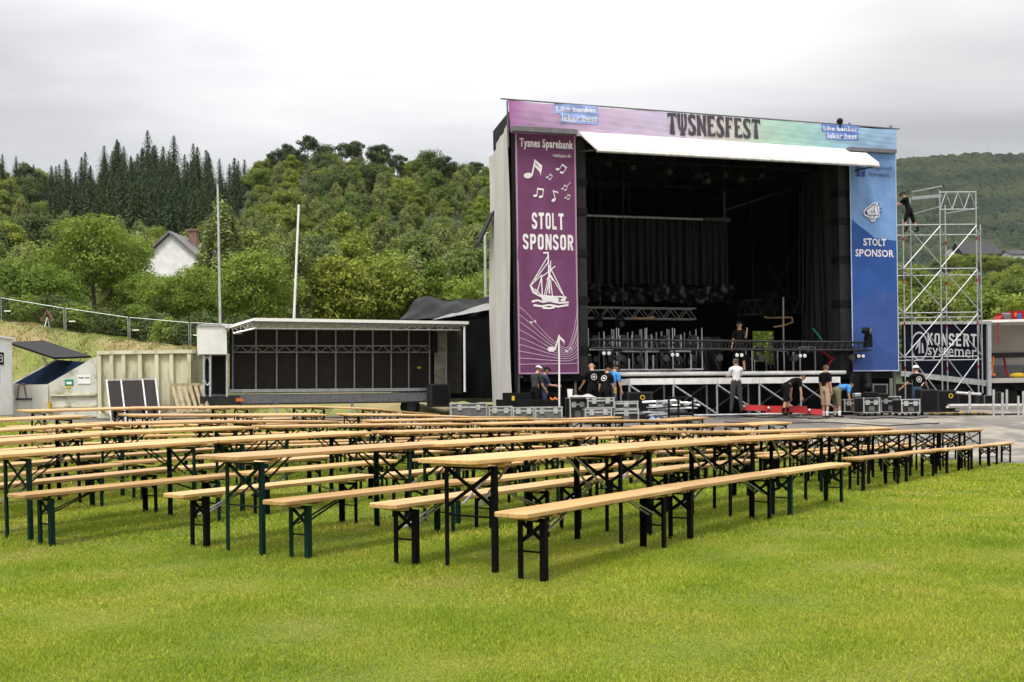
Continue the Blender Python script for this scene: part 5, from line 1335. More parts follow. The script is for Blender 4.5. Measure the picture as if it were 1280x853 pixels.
# -- mesh fence on the bank, warning triangle, poles
fpts=[(-150,352),(-75,362),(0,372.5),(81,385.5),(161,397),(237,403.5),(312,407)]
M['wire']=mat('galvanised_wire',(.30,.31,.31),.5,metal=.4)
for k,(a,b) in enumerate(zip(fpts[:-1],fpts[1:])):
    A=P(a[0]+1.2,a[1],50.5); B=P(b[0]-1.2,b[1],50.5); dz=Vector((0,0,-2.0))
    where=['outside the left frame edge','at the left frame edge','left of the warning triangle','over the hopper lid','above the ribbed container','behind the trailer locker'][k]
    nm=['leftmost','second from the left','third from the left','fourth from the left','fifth from the left','sixth from the left'][k]
    root=empty('fence_panel',(A+B)/2+dz,0,f'grey mesh fence panel on top of the grass bank, {nm}','fence','fence panels on the bank')
    m=MB(); m.tube(A,B,.013,6); m.tube(A+dz,B+dz,.013,6); fr=m.build('rail',M['steel'],root)
    for q in (A,B):
        m=MB(); m.tube(q+dz+Vector((0,0,-.3)),q+Vector((0,0,.04)),.018,6); m.build('post',M['steel'],root)
    m=MB(); n=24
    for i in range(1,n): m.tube(A.lerp(B,i/n),A.lerp(B,i/n)+dz,.0013,3,cap=False)
    for i in range(1,9): m.tube(A+dz*i/9,B+dz*i/9,.0013,3,cap=False)
    m.build('wire_mesh',M['wire'],root)
    m=MB(); c_=A.lerp(B,.10)+dz*.32; m.box(c_,(.34,.02,.06)); m.build('tag_plate',M['white'],root)
wt=P(59,409,45.6); ws=empty('warning_sign',wt,0,'red edged warning triangle on thin legs standing on the grass bank','sign')
t0,t1,t2=P(59,388,45.6),P(51.5,400.5,45.6),P(66.5,400.5,45.6); m=MB()
for a,b in ((t0,t1),(t1,t2),(t2,t0)): m.bar(a,b,.06,.03)
m.build('triangle',mat('faded_red_edge',(.34,.12,.09),.6),ws)
for q in (P(56,409,45.4),P(62,409,45.6)):
    m=MB(); m.bar(P(59,397,45.6),q,.035); m.build('leg',M['steel'],ws)
m=MB(); m.tube(P(275.5,408,43)-Vector((0,0,1.6)),P(272,230,43),.065,8,.045); po=m.build('flagpole',M['alu'],None)
m=MB(); m.bar(P(271.5,229.5,43),P(283,229.5,43),.06); m.build('top_arm',M['darkgrey'],po); tag(po,'tall straight grey pole with a short top arm behind the trailer stage','pole')
m=MB(); m.tube(P(365,398,42)-Vector((0,0,1.6)),P(373.5,256,42),.062,8,.045); tag(m.build('flagpole',M['white'],None),'white pole leaning slightly right behind the trailer stage roof','pole')
m=MB(); m.tube(P(606.5,374,60)-Vector((0,0,4)),P(606,291,60),.085,8,.07); po=m.build('flagpole',M['alu'],None); m=MB(); m.bar(P(604,291.5,60),P(611,291.5,60),.06); m.build('top_arm',M['alu'],po); tag(po,'thin grey pole far behind the tent, beside the stage side sheet','pole')
# ------------------------------------------------------------------ scaffold tower
sf=Frame(P(1130,500,42),.03)
zsc=sf.hit(1130,500,0)[1]-.35
sc=empty('scaffold_tower',sf.W(1.6,.6,zsc),sf.ang,'open galvanised scaffold tower right of the blue banner','scaffold')
FX=[1130.4,1176.8,1222]; BX=[1139.7,1183.4,1227]; LV=[(281,288),(336,340),(391,394),(446,449)]
def su(px,v): return sf.hit(px,400,v)[0]
FU=[su(p,0) for p in FX]; BU=[su(p,1.2) for p in BX]
ZL=[(sf.hit(1177,a,0)[1],sf.hit(1177,b,0)[1]) for a,b in LV]; ZT=sf.hit(1200,240.5,0)[1]; ZT2=sf.hit(1200,249,0)[1]; ZH=sf.hit(1200,262,0)[1]
tops=[[ZL[0][0]+.25,ZT+.1,ZT+.05],[ZT2+.3,ZT-.3,ZL[0][0]+.2]]
for row,(U,v) in enumerate(((FU,0),(BU,1.2))):
    for k,u in enumerate(U):
        m=MB(); m.tube(sf.W(u,v,zsc-.2),sf.W(u,v,tops[row][k]),.028,7); st=m.build('standard',M['steel'],sc)
        m=MB()
        for (za,zb) in ZL: m.tube(sf.W(u,v,zb-.45),sf.W(u,v,zb-.30),.034,7)
        m.build('red_sleeve',M['red'],st) if (k+row)%2==0 else None
        m=MB(); m.box(sf.W(u,v,zsc-.2),(.16,.16,.03)); m.build('base_plate',M['steel'],st)
for (za,zb) in ZL:
    for (U,v) in ((FU,0),(BU,1.2)):
        for a,b in zip([U[0]-1.9]+U[:-1],U):
            m=MB(); m.tube(sf.W(a,v,za if v==0 else zb),sf.W(b,v,za if v==0 else zb),.024,6); m.build('ledger',M['steel'],sc)
    for a,b in zip(FU,BU):
        m=MB(); m.tube(sf.W(a,0,zb),sf.W(b,1.2,zb),.024,6); m.build('transom',M['steel'],sc)
for u_ in (FU[0]-1.9,BU[0]-1.9):
    v_=0 if u_==FU[0]-1.9 else 1.2
    m=MB(); m.tube(sf.W(u_,v_,zsc-.2),sf.W(u_,v_,ZL[0][0]+.3),.028,7); m.build('standard',M['steel'],sc)
for i_ in range(3):
    m=MB(); m.tube(sf.W(FU[0],-.04,ZL[i_+1][0]-.05),sf.W(FU[0]-1.9,-.04,ZL[i_][0]-.05),.022,6); m.build('diagonal_brace',M['steel'],sc)
    for a_,b_ in ((FU[2],BU[2]),):
        m=MB(); m.tube(sf.W(a_,0,ZL[i_][0]),sf.W(b_,1.2,ZL[i_+1][0]),.02,6); m.build('end_brace',M['steel'],sc)
zs=[z[0] for z in ZL]+[zsc]
for i in range(4):
    zt_,zb_=zs[i],zs[i+1]
    for (U,v,d) in ((FU,0,(0,1)),(FU,0,(1,2)),(BU,1.2,(1,0)),(BU,1.2,(2,1))) if i>0 else ((FU,0,(0,1)),(FU,0,(1,2)),(BU,1.2,(1,0))):
        m=MB(); m.tube(sf.W(U[d[0]],v-.04,zb_+.05),sf.W(U[d[1]],v-.04,zt_-.05),.022,6); m.build('diagonal_brace',M['steel'],sc)
m=MB(); lattice(m,sf.W(FU[1],-.02,ZT),sf.W(FU[2],-.02,ZT),sf.W(FU[1],-.02,ZH),sf.W(FU[2],-.02,ZH),3,.02,.026); m.build('top_truss',M['steel'],sc)
for a,b in (((1140,248,1.2),(1177,245,0)),((1140,268,1.2),(1177,258,0)),((1140,240,1.2),(1177,233,0)),((1183,267,1.2),(1222,260,0))):
    m=MB(); A=sf.at(*a); B=sf.at(*b); m.bar(A,B,.05,.14 if a[1]==248 else .05); m.build('guard_rail',M['steel'],sc)

# ------------------------------------------------------------------ trailers on the right
class Quad(Board): pass
tk=[P(1127,464,49),P(1233,476,45.2),P(1233,405.5,45.2),P(1127,405.5,49)]
kd=Board(*tk)
ax=(tk[1]-tk[0]); axn=Vector((ax.x,ax.y,0)).normalized(); back=Vector((.43,.90,0))
zk=.7
kt=empty('box_trailer',Vector(((tk[0].x+tk[1].x)/2,(tk[0].y+tk[1].y)/2,zk)),0,'dark navy box trailer with white lettering behind the scaffold tower','trailer')
m=MB(); m.hexa(tk,[p+back*2.4 for p in tk]); m.build('body',M['navy'],kt)
m=MB(); m.bar(tk[3]+Vector((0,0,.06))-back*.03,tk[2]+axn*.25+Vector((0,0,.06))-back*.03,.10,.14); m.build('roof_rail',M['alu'],kt)
m=MB(); m.bar(tk[0]-back*.03-Vector((0,0,.12)),tk[1]-back*.03-Vector((0,0,.12)),.10,.26); m.build('side_rail',M['alu'],kt)
m=MB(); m.bar(tk[1]+axn*.12-Vector((0,0,1.0)),tk[2]+axn*.12,.16); m.build('corner_post',M['steel'],kt)
m=MB(); m.hexa([P(1118,480,48.5),P(1236,482,45.5),P(1236,520,45.5),P(1118,520,48.5)],[q+back*1.2 for q in (P(1118,480,48.5),P(1236,482,45.5),P(1236,520,45.5),P(1118,520,48.5))]); m.build('undercarriage',M['black'],kt)
m=MB(); m.hexa([q-Vector((0,0,.25))+back*.3 for q in (tk[0],tk[1])]+[q-Vector((0,0,.25))+back*2.2 for q in (tk[1],tk[0])],[q-Vector((0,0,.55))+back*.3 for q in (tk[0],tk[1])]+[q-Vector((0,0,.55))+back*2.2 for q in (tk[1],tk[0])]); m.build('chassis',M['black'],kt)
for a in (.12,.28,.44):
    c_=tk[0].lerp(tk[1],a)+back*.25; c_.z=zk+.5; m=MB(); m.tube(c_,c_+back*.35,.5,18); w=m.build('wheel',M['rubber'],kt); m=MB(); m.tube(c_-back*.01,c_+back*.02,.26,12); m.build('rim',M['midgrey'],w)
m=MB(); cx=lambda px:(px-1127)/106.; cy=lambda py,px=1180:1-(py-405.5)/(58.5+11.5*cx(px))
block_text(kd,m,'KONSERT',cx(1161.5),cy(432.5,1190),cx(1222),cy(417,1190),1.6,sw=.17,lift=.02)
kd.text(m,'systemer',cx(1162),cy(450.5,1190),cx(1222),cy(434,1190),lift=.02,bold=.0); m.build('lettering',mat('grey_white_lettering',(.55,.55,.57),.6),kt)
m=MB(); kd.ell(m,cx(1151),cy(433,1151),.20,.30,asp=1.9,ring=.13,lift=.02,n=26); kd.poly(m,((cx(1145),cy(440)),(cx(1151),cy(424)),(cx(1152.5),cy(424)),(cx(1152),cy(444)),(cx(1150),cy(444)),(cx(1150),cy(434)))); kd.poly(m,((cx(1154),cy(443)),(cx(1154),cy(430)),(cx(1155.5),cy(430)),(cx(1157),cy(443)))); m.build('round_emblem',mat('grey_emblem_print',(.42,.43,.46),.6),kt)

wf=Frame(P(1236,474,45.5),-.12)
wt_=empty('open_trailer',wf.W(2,1.2,zk),wf.ang,'pale box trailer with its side open and straps inside, at the right frame edge','trailer')
u0=wf.hit(1236,440,0)[0]; u1=u0+7.5; zt1=wf.hit(1250,403,0)[1]; zf=wf.hit(1250,473,0)[1]
m=MB(); wf.box(m,u0-.3,u1,0,2.5,zt1,zt1+.12); m.build('roof',M['white'],wt_)
m=MB(); wf.box(m,u0,u1,0,2.5,zf-.22,zf); m.build('floor',M['palebeige'],wt_)
m=MB(); wf.box(m,u0,u1,2.4,2.48,zf,zt1); m.build('far_wall',M['palebeige'],wt_)
m=MB(); wf.box(m,u0+.02,u0+.1,.05,2.4,zf,zt1); m.build('end_wall',M['brown'],wt_)
m=MB(); z=wf.hit(1260,444,2.2)[1]; wf.box(m,u0+.1,u1,2.3,2.4,z-.12,z+.12); m.build('load_rail',M['darkgrey'],wt_)
m=MB(); z=wf.hit(1260,459,2.2)[1]; wf.box(m,u0+.1,u1,2.32,2.4,zf,z+.1); m.build('kick_board',M['midgrey'],wt_)
m=MB(); wf.box(m,u0-.02,u0+.08,-.03,.06,zf-.9,zt1); m.build('corner_post',M['alu'],wt_)
m=MB(); wf.box(m,u0+.1,u1,1.0,2.0,zk-.2,zf-.4); m.build('undercarriage',M['black'],wt_)
m=MB(); wf.box(m,u0+.3,u1,.3,2.2,zf-.6,zf-.23); m.build('chassis',M['black'],wt_)
for a in (.9,2.2):
    c_=wf.W(u0+a,.3,zk+.5); m=MB(); m.tube(c_,c_+wf.n*.35,.5,18); m.build('wheel',M['rubber'],wt_)
m=MB(); q0=wf.at(1237,428,.5); q1=wf.at(1235,468,.5); m.bar(q0,q1,.16,.05); tag(m.build('strap_bundle',M['blue'],None),'blue strap bundle hanging inside the open pale trailer','strap')
m=MB(); m.bar(wf.at(1241.5,446,.6),wf.at(1240,468,.6),.06); m.bar(wf.at(1232,468.5,.4),wf.at(1244,468.5,.4),.14,.1); tag(m.build('load_strap',M['orange'],None),'orange red load strap beside the blue strap bundle in the pale trailer','strap')
m=MB(); m.path([wf.at(1254,446,2.0),wf.at(1256,452,1.9),wf.at(1257,462,1.7),wf.at(1260,471,1.5)],.05,5); tag(m.build('load_strap',M['red'],None),'red load strap hanging from the rail of the open pale trailer','strap')
m=MB(); m.bar(wf.at(1247,404,-.02),wf.at(1248,431,-.02),.05,.02); tag(m.build('load_strap',M['red'],None),'thin red strap dangling from the roof edge of the open pale trailer','strap')
m=MB(); m.ball(wf.at(1272,470,1.2)+Vector((0,0,.02)),.3,8,5,(1.3,.7,.45)); tag(m.build('tool_heap',M['yellow'],None),'small yellow heap lying on the floor of the open pale trailer','bundle')
# red playhouse pieces beyond the trailer
rf2=Frame(P(1250,402,60),.0)
ph=empty('red_shed',rf2.at(1258,420,0),0,'small red shed with grey roof seen above the open pale trailer','shed')
m=MB(); m.prism([rf2.at(x,y,0) for x,y in ((1248,420),(1260,420),(1260,402),(1254,394),(1248,402))],Vector((0.02,1.0,0))); m.build('wall',M['red'],ph)
m=MB(); q=[rf2.at(1253,393,-.1),rf2.at(1267,393,-.1),rf2.at(1269,402,-.1),rf2.at(1257,402,-.1)]; m.hexa(q,[p+Vector((0,.1,.1)) for p in q]); m.build('roof',M['slate'],ph)
pk=empty('red_container',rf2.at(1275,420,-.3),0,'red box with white and blue panels above the open pale trailer at the frame edge','container')
m=MB(); rf2.pbox(m,1266.5,388.5,1300,420,-.3,2); m.build('body',M['red'],pk)
m=MB(); rf2.pbox(m,1272,392,1277,401,-.34,-.3); m.build('panel',M['blue'],pk); m=MB(); rf2.pbox(m,1268,391,1271,396,-.34,-.3); m.build('panel',M['orange'],pk)

# ------------------------------------------------------------------ equipment on the yard
def gfr(px,py,ang=.1):
    return Frame(G(px,py),ang)
def flight_case(x0,y0,x1,y1,d,label,ang=.1,body='blackcase',wheels=True,latches=2,group='flight cases in front of the stage',Y=None,name='flight_case'):
    cxp=(x0+x1)/2
    fr=Frame(P(cxp,y1,Y) if Y else G(cxp,y1),ang)
    u0=fr.hit(x0,(y0+y1)/2,0)[0]; u1=fr.hit(x1,(y0+y1)/2,0)[0]; z1=fr.hit(cxp,y0,0)[1]; zb=fr.hit(cxp,y1,0)[1]
    root=empty(name,fr.W((u0+u1)/2,d/2,zb),ang,label,'case',group)
    z0=zb+(.11 if wheels else 0.0)
    m=MB(); fr.box(m,u0,u1,0,d,z0,z1); m.build('body',M[body],root)
    t=.035
    m=MB()
    for v in (-.006,d+.006):
        for z in (z0+t/2,z1-t/2): m.bar(fr.W(u0,v,z),fr.W(u1,v,z),t,t)
        for u in (u0+t/2,u1-t/2): m.bar(fr.W(u,v,z0),fr.W(u,v,z1),t+.004,t+.004)
    for u in (u0,u1):
        for z in (z0+t/2,z1-t/2): m.bar(fr.W(u,0,z),fr.W(u,d,z),t+.006,t+.006)
    zl=z0+(z1-z0)*.70
    m.bar(fr.W(u0,-.008,zl),fr.W(u1,-.008,zl),.02,.05); m.build('metal_edging',M['alu'],root)
    for k in range(latches):
        u=u0+(u1-u0)*(k+.5)/latches+(.0); m=MB(); fr.box(m,u-.07,u+.07,-.035,-.005,zl-.09,zl+.08); m.build('latch',M['alu'],root)
    m=MB(); uc=(u0+u1)/2; fr.box(m,uc-.10,uc+.10,-.03,-.004,z0+.12*(z1-z0),z0+.42*(z1-z0)); m.build('handle',M['midgrey'],root)
    if wheels:
        for u in (u0+.1,u1-.1):
            for v in (.1,d-.1):
                m=MB(); m.tube(fr.W(u-.02,v,zb+.055),fr.W(u+.02,v,zb+.055),.055,10); fr.box(m,u-.03,u+.03,v-.02,v+.02,zb+.06,zb+.11); m.build('castor',M['rubber'],root)
    return root
flight_case(1079,497,1099.5,520.5,.7,'square black flight case with silver edges, directly left of the wide one')
flight_case(1100.5,495.5,1126,519.5,.7,'wide black flight case with silver edges, middle of the row right of the bending person')
flight_case(1126.5,499,1150,520.5,.7,'low black flight case with two tall silver latches, right end of the row')
flight_case(1055,499,1078,519,.7,'black flight case partly behind the bending man in blue')
flight_case(563,504,609,522,.7,'long low silver flight case at the foot of the tent',body='midgrey',wheels=False,Y=31.2)
flight_case(611,508,640,525,.7,'low silver case right of the long silver case',body='midgrey',wheels=False,Y=30.0)
flight_case(641,509,668,525.5,.7,'low silver case with grey panel under the black cases',body='midgrey',wheels=False,Y=29.9)
flight_case(669,508.5,703,526,.7,'low silver case left of the stacked tall cases',body='midgrey',wheels=False,Y=29.8)
flight_case(731,511,765,526,.7,'silver flight case underneath the wide black case',body='midgrey',wheels=False,Y=30.2)
flight_case(712,497,733,526,.8,'black flight case with silver edge left in the stacked pair',wheels=False,Y=30.6)
flight_case(734,497,768,510.6,.7,'wide black flight case standing on the silver case',wheels=False,Y=30.2)
flight_case(767,512,798.5,526.5,.6,'low black case under the dark lidded case',body='blackcase',wheels=False,latches=1,Y=30.4)
flight_case(768,501.5,797.5,511.6,.6,'dark lidded case on top of the low black case',body='blackcase',wheels=False,latches=1,Y=30.4)
sfm=Frame(G(800,515),.1)
blackbox(Frame(P(787,513,31.6),.1),784,490,816,514,0,.6,'black loudspeaker with a yellow ring mark beside the pale panel pile',mark=(803,497))
blackbox(Frame(P(1150,516,33.5),.1),1151,487,1171,516,0,.7,'black loudspeaker directly right of the helmeted crew member')
blackbox(Frame(P(1172,516,33.5),.1),1172,488,1199,515.5,0,.7,'black loudspeaker with a yellow ring mark right of the helmeted crew member',mark=(1188,495))
# long black cases left of the stage
def roll(x0,x1,y0,y1,Y,label,mt='rubber'):
    A=P(x0,(y0+y1)/2,Y); B=P(x1,(y0+y1)/2,Y+.8); r=(y1-y0)/2*Y/F
    m=MB(); d=(B-A).normalized(); m.hexa(*[[q+Vector((0,k*.5,0))+Vector((0,0,z)) for q,z in ((A,-r*1.0),(B,-r*1.0),(B,r*.95),(A,r*.98))] for k in (0,1)])
    for i in range(1,6): m.bar(A.lerp(B,i/6)+Vector((0,-.012,-r)),A.lerp(B,i/6)+Vector((0,-.012,r)),.05,.02)
    return tag(m.build('long_case',M[mt],None,bevel=.03),label,'case')
roll(628,700,491,500,30.9,'long flat black case under the purple banner, upper of the two')
roll(620,704,499.5,509,30.4,'long flat black case under the purple banner, lower of the two')
m=MB(); m.box(P(641.5,498,30.5),(.09,.09,.14)); tag(m.build('drink_can',M['yellow'],None),'small yellow can standing on the lower black case','can')
m=MB(); m.path([P(688,498,30.5),P(691,500,30.4),P(694,497.5,30.5),P(697,500,30.4)],.03,5); tag(m.build('rope_heap',M['orange'],None),'small orange rope heap lying on the lower black case','rope')
m=MB(); m.tube(P(712.5,497,30.8),P(712.5,486.5,30.8),.075,10,.095); tag(m.build('white_tub',M['white'],None),'white plastic tub on the left stacked flight case','tub')
def fold(a,b):
    p=P(712+34*a,496.5-5*sin(pi*a)*(.4+.6*sin(5*a+1)**2)*(1-abs(2*b-1)**2),30.3+.7*b); return p
tag(MB().grid(fold,18,8).build('folded_sheet',M['greytarp'],None,smooth=True),'grey folded sheet lying on the wide black flight case','sheet')
# pile of white sheets and the black cart
pO=G(842,521)
rs=random.Random(12); m=MB(); z=g(pO.x,pO.y)+.03
for k in range(17):
    w=rs.uniform(.7,1.5) if k<12 else rs.uniform(.4,.8); a_=rs.uniform(-.35,.35); c0=P(840+rs.uniform(-22,22)*(1-k/30),520,31.2)
    th=rs.uniform(.025,.05); m.box((c0.x,c0.y+rs.uniform(-.1,.3),z+th/2+.004),(w,rs.uniform(.35,.6),th),Matrix.Rotation(a_,3,'Z')@Matrix.Rotation(rs.uniform(-.06,.06),3,'Y')); z+=th*.9
tag(m.build('sheet_pile',mat('pale_grey_panels',(.56,.57,.58),.5,(.38,.39,.40),scale=5),None),'pile of pale grey flat panels lying behind the black cart in front of the stage','panels')
m=MB()
for k in range(7):
    a=P(803+9*k,503+k%3*4,31.2); b=P(845+5*k,501+(k*2)%5*3,30.9); m.tube(a,b,.04,6)
tag(m.build('pole_bundle',M['alu'],None),'bundle of pale poles lying across the pile of pale panels','poles')
def heap2(a,b):
    q=P(808+20*a,521.5,30.4+.6*b); return Vector((q.x,q.y,g(q.x,q.y)+  .02+.16*sin(pi*a)**.7*(1-abs(2*b-1)**2)*(.7+.3*sin(13*a+b*6))))
tag(MB().grid(heap2,20,8).build('blue_sheet',mat('pale_blue_sheet',(.22,.38,.60),.6),None,smooth=False),'crumpled pale blue sheet at the front of the pale panel pile','sheet')
cart=empty('tool_cart',G(850,522),0,'black tubular cart in front of the pile of pale panels','cart')
for px in (836,848,866):
    m=MB(); m.tube(P(px,522,30.0),P(px,496,30.0),.035,6); m.build('post',M['black'],cart)
for y in (497,508,517):
    m=MB(); m.tube(P(836,y,30.0),P(866,y,30.0),.028,6); m.build('rail',M['black'],cart)
m=MB(); m.hexa([P(836,517,30),P(866,517,30),P(866,515.5,30.8),P(836,515.5,30.8)],[q-Vector((0,0,.06)) for q in (P(836,517,30),P(866,517,30),P(866,515.5,30.8),P(836,515.5,30.8))]); m.build('shelf',M['black'],cart)
m=MB(); m.tube(P(699.3,512,31.0),P(698.8,421,31.0),.03,8,.026); tag(m.build('marker_pole',M['white'],None),'white upright pole standing in front of the purple banner','pole')
# red plates
rp=[(928,957,506.5,513.5),(957.5,1010,507.5,516.5),(1010.5,1029,511.5,518.5)]
for k,(a,b,c_,d) in enumerate(rp):
    A=P(a,d-.6*(k!=1),32.3-.15*k); B=P(b,d+.4,32.2-.15*k); h=(d-c_)*A.y/F
    root=empty('floor_barrier',(A+B)/2,0,['short red floor barrier behind the white shirted man','long red floor barrier under the bending man in shorts','short red floor barrier left of the man in beige shorts'][k],'barrier','red floor barriers')
    m=MB(); m.hexa([A,B,B+Vector((.04,.35,0)),A+Vector((.04,.35,0))],[A+Vector((0,.12,h)),B+Vector((0,.12,h)),B+Vector((.04,.3,h)),A+Vector((.04,.3,h))]); m.build('red_plate',M['red'],root)
    m=MB(); m.ball(A.lerp(B,.06)+Vector((0,-.02,h*.7)),.05,8,5); m.build('fixing',M['alu'],root)
# railings and scaffold parts at the right
dk=empty('deck_stack',P(1230,514,34),0,'stack of pale aluminium deck frames lying right of the loudspeakers','deck frames')
for k,y in enumerate((512,509,506.5)):
    m=MB(); A=P(1172+4*k,y,34-.1*k); B=P(1300,y-.5,34-.1*k); m.bar(A,B,.9,.07); m.build('deck_frame',M['palealu'],dk)
for px,yb,yt in ((1212,512,489),(1242,521,487),(1253,521,491),(1258.5,512,487),(1273,522,495),(1279,520,489)):
    m=MB(); m.tube(P(px,yb,32.8),P(px,yt,32.8),.04,7); tag(m.build('upright_post',M['alu'],None),'short grey steel post standing among the deck frames on the right','post','grey posts among the deck frames')
m=MB(); m.tube(P(1195,491,33.4),P(1226,493,33.4),.05,6); tag(m.build('long_tube',M['alu'],None),'pale tube lying across the top of the deck frames','tube')
for a,b in (((1222,505),(1238,492)),):
    blackbox(Frame(P(1222,507,33.6),.0),1224,491,1230,508,0,.3,'narrow black box standing among the grey posts on the right',name='small_box',cat='box')
    blackbox(Frame(P(1250,507,33.6),.0),1247,490,1252,507,0,.3,'slim black box between the two grey posts near the right edge',name='small_box',cat='box')
    blackbox(Frame(P(1232,507,33.9),.0),1230,494,1246,506,0,.5,'wide grey box with dark front behind the grey posts',name='small_box',cat='box',mt='midgrey')
m=MB(); pts=[G(1160,517)]+[G(1160+75*k/16,517+1.3*sin(k*1.9),.02) for k in range(1,17)]; m.path([p+Vector((0,0,.03)) for p in pts],.03,5); tag(m.build('yellow_hose',M['yellow'],None),'yellow hose lying on the asphalt below the deck frames','hose')
m=MB(); m.ball(G(1176,513,0)+Vector((0,0,.12)),.3,9,5,(1.4,.6,.5)); tag(m.build('leather_bag',mat('brown_leather',(.30,.15,.05),.6),None,smooth=True),'brown bundle lying at the foot of the loudspeakers','bag')
# items on the flight cases
cm=P(1100,496,33.6)
mon=empty('control_screen',P(1101,496,33.4),0,'grey control screen standing on the wide flight case','screen')
m=MB(); A=[P(x,y,33.4) for x,y in ((1091,493),(1110,493),(1110,480),(1091,480))]; m.hexa(A,[p+Vector((0,.1,0)) for p in A]); m.build('casing',M['midgrey'],mon)
m=MB(); A=[P(x,y,33.38) for x,y in ((1093,491.5),(1108,491.5),(1108,481.5),(1093,481.5))]; m.hexa(A,[p+Vector((0,.01,0)) for p in A]); m.build('screen',M['black'],mon)
m=MB(); m.box(P(1101,495,33.5),(.4,.3,.12)); m.build('foot',M['black'],mon)
m=MB(); m.box(P(1087,493.5,33.3),(.5,.35,.2)); tag(m.build('tool_bag',M['black'],None,bevel=.04),'black bag lying on the square flight case','bag')
m=MB(); m.ball(P(1086,484.5,33.6),.17,10,7,(1.2,.9,1)); m.tube(P(1086,492,33.6),P(1086,486,33.6),.08,8); tag(m.build('floor_lamp_head',M['black'],None,smooth=True),'round black lamp head standing behind the black bag','lamp')
m=MB(); m.box(P(1074,494,33.8),(.42,.3,.14)); tag(m.build('cable_box',M['alu'],None,bevel=.03),'pale box lying left of the black bag on the cases','box')
def dcl(a,b):
    px=1062+27*a; q=fs.at(px,466+(30)*(1-b),-.35-.25*sin(9*a)*(1-b)); return q+Vector((0,-.12*sin(13*a+2)*(1-b),0))
tag(MB().grid(dcl,26,10).build('hanging_cloth',M['tarp'],None,smooth=True),'black cloth hanging below the blue banner','cloth')

# cables lying on the asphalt
for k,(pts,lab) in enumerate((([(868,519.5),(890,521.5),(915,519),(950,523),(985,521),(1015,524.5),(1040,523.5)],'black cable snaking over the asphalt between the panel pile and the beige shorts'),([(1062,523),(1085,524.5),(1110,522.5),(1140,524.5),(1165,521.5)],'black cable lying on the asphalt in front of the flight cases'),([(905,528),(960,531),(1030,528.5),(1110,533),(1190,529)],'thin black cable crossing the open asphalt in front of the crew'))):
    P3=[]
    for (a,b) in zip(pts[:-1],pts[1:]):
        for i in range(5): P3.append(G(a[0]+(b[0]-a[0])*i/5,a[1]+(b[1]-a[1])*i/5+.25*sin(i*1.3+k))+Vector((0,0,.018)))
    m=MB(); m.path(P3,.016,5); tag(m.build('ground_cable',M['cable'],None),lab,'cable')
# ------------------------------------------------------------------ platform in front of the stage
VPF=-1.1
pl=empty('front_platform',fs.W(7,VPF+.5,zg),fs.ang,'low silver platform with braced legs along the stage front','platform')
pz1=fs.hit(900,472.5,VPF)[1]; pz0=fs.hit(900,480,VPF)[1]
LP_=[787.5,842.5,897,950,1002,1051]; LU=[fs.hit(p,490,VPF)[0] for p in LP_]
for k in range(5):
    m=MB(); fs.box(m,LU[k]+.01,LU[k+1]-.01,VPF,VPF+.9,pz0,pz1); m.build('deck_module',M['palealu'],pl)
zpg=zg+.02
for k,u in enumerate(LU):
    for v in (VPF+.05,VPF+.85):
        m=MB(); m.tube(fs.W(u,v,zpg),fs.W(u,v,pz0),.035,7); m.build('leg',M['steel'],pl)
    if k<5:
        m=MB(); m.tube(fs.W(u,VPF+.02,pz0-.03),fs.W(LU[k+1],VPF+.02,zpg+.14),.03,6); m.build('diagonal_brace',M['steel'],pl)
        m=MB(); m.tube(fs.W(u,VPF+.85,zpg+.14),fs.W(LU[k+1],VPF+.85,pz0),.025,6); m.build('diagonal_brace',M['midgrey'],pl)
m=MB(); m.tube(fs.W(LU[0],VPF+.03,zpg+.12),fs.W(LU[-1],VPF+.03,zpg+.12),.04,6); m.build('base_rail',M['alu'],pl)

# ------------------------------------------------------------------ lighting trusses and lamps
def truss(label,fr,a,b,drop,v,dep,n,mt,hang=None,name='lighting_truss',lr=.016):
    A=fr.at(a[0],a[1],v); B=fr.at(b[0],b[1],v); root=empty(name,(A+B)/2,fr.ang,label,'truss')
    dz=Vector((0,0,-drop)); bk=fr.n*dep
    m=MB()
    for q in (Vector((0,0,0)),dz,bk,bk+dz): m.tube(A+q,B+q,.03,6)
    m.build('chord',M[mt],root)
    m=MB()
    for o in (Vector((0,0,0)),bk):
        for i in range(n):
            t0,tm,t1=i/n,(i+.5)/n,(i+1)/n
            m.tube(A.lerp(B,t0)+dz+o,A.lerp(B,tm)+o,lr,4); m.tube(A.lerp(B,tm)+o,A.lerp(B,t1)+dz+o,lr,4)
    m.build('lacing',M[mt],root)
    if hang:
        for t in hang:
            m=MB(); p=A.lerp(B,t)+bk*.5; m.tube(p,Vector((p.x,p.y,ZB+.1)),.010,4); m.build('hoist_chain',M['darkgrey'],root)
    return root
M['trussblack']=mat('black_truss_tube',(.022,.022,.023),.45,spec=.35)
ftv=-.55
truss('long black lighting truss hanging across the stage front',fs,(742,424.5),(1090,428),.29,ftv,.3,40,'trussblack',None,lr=.009)
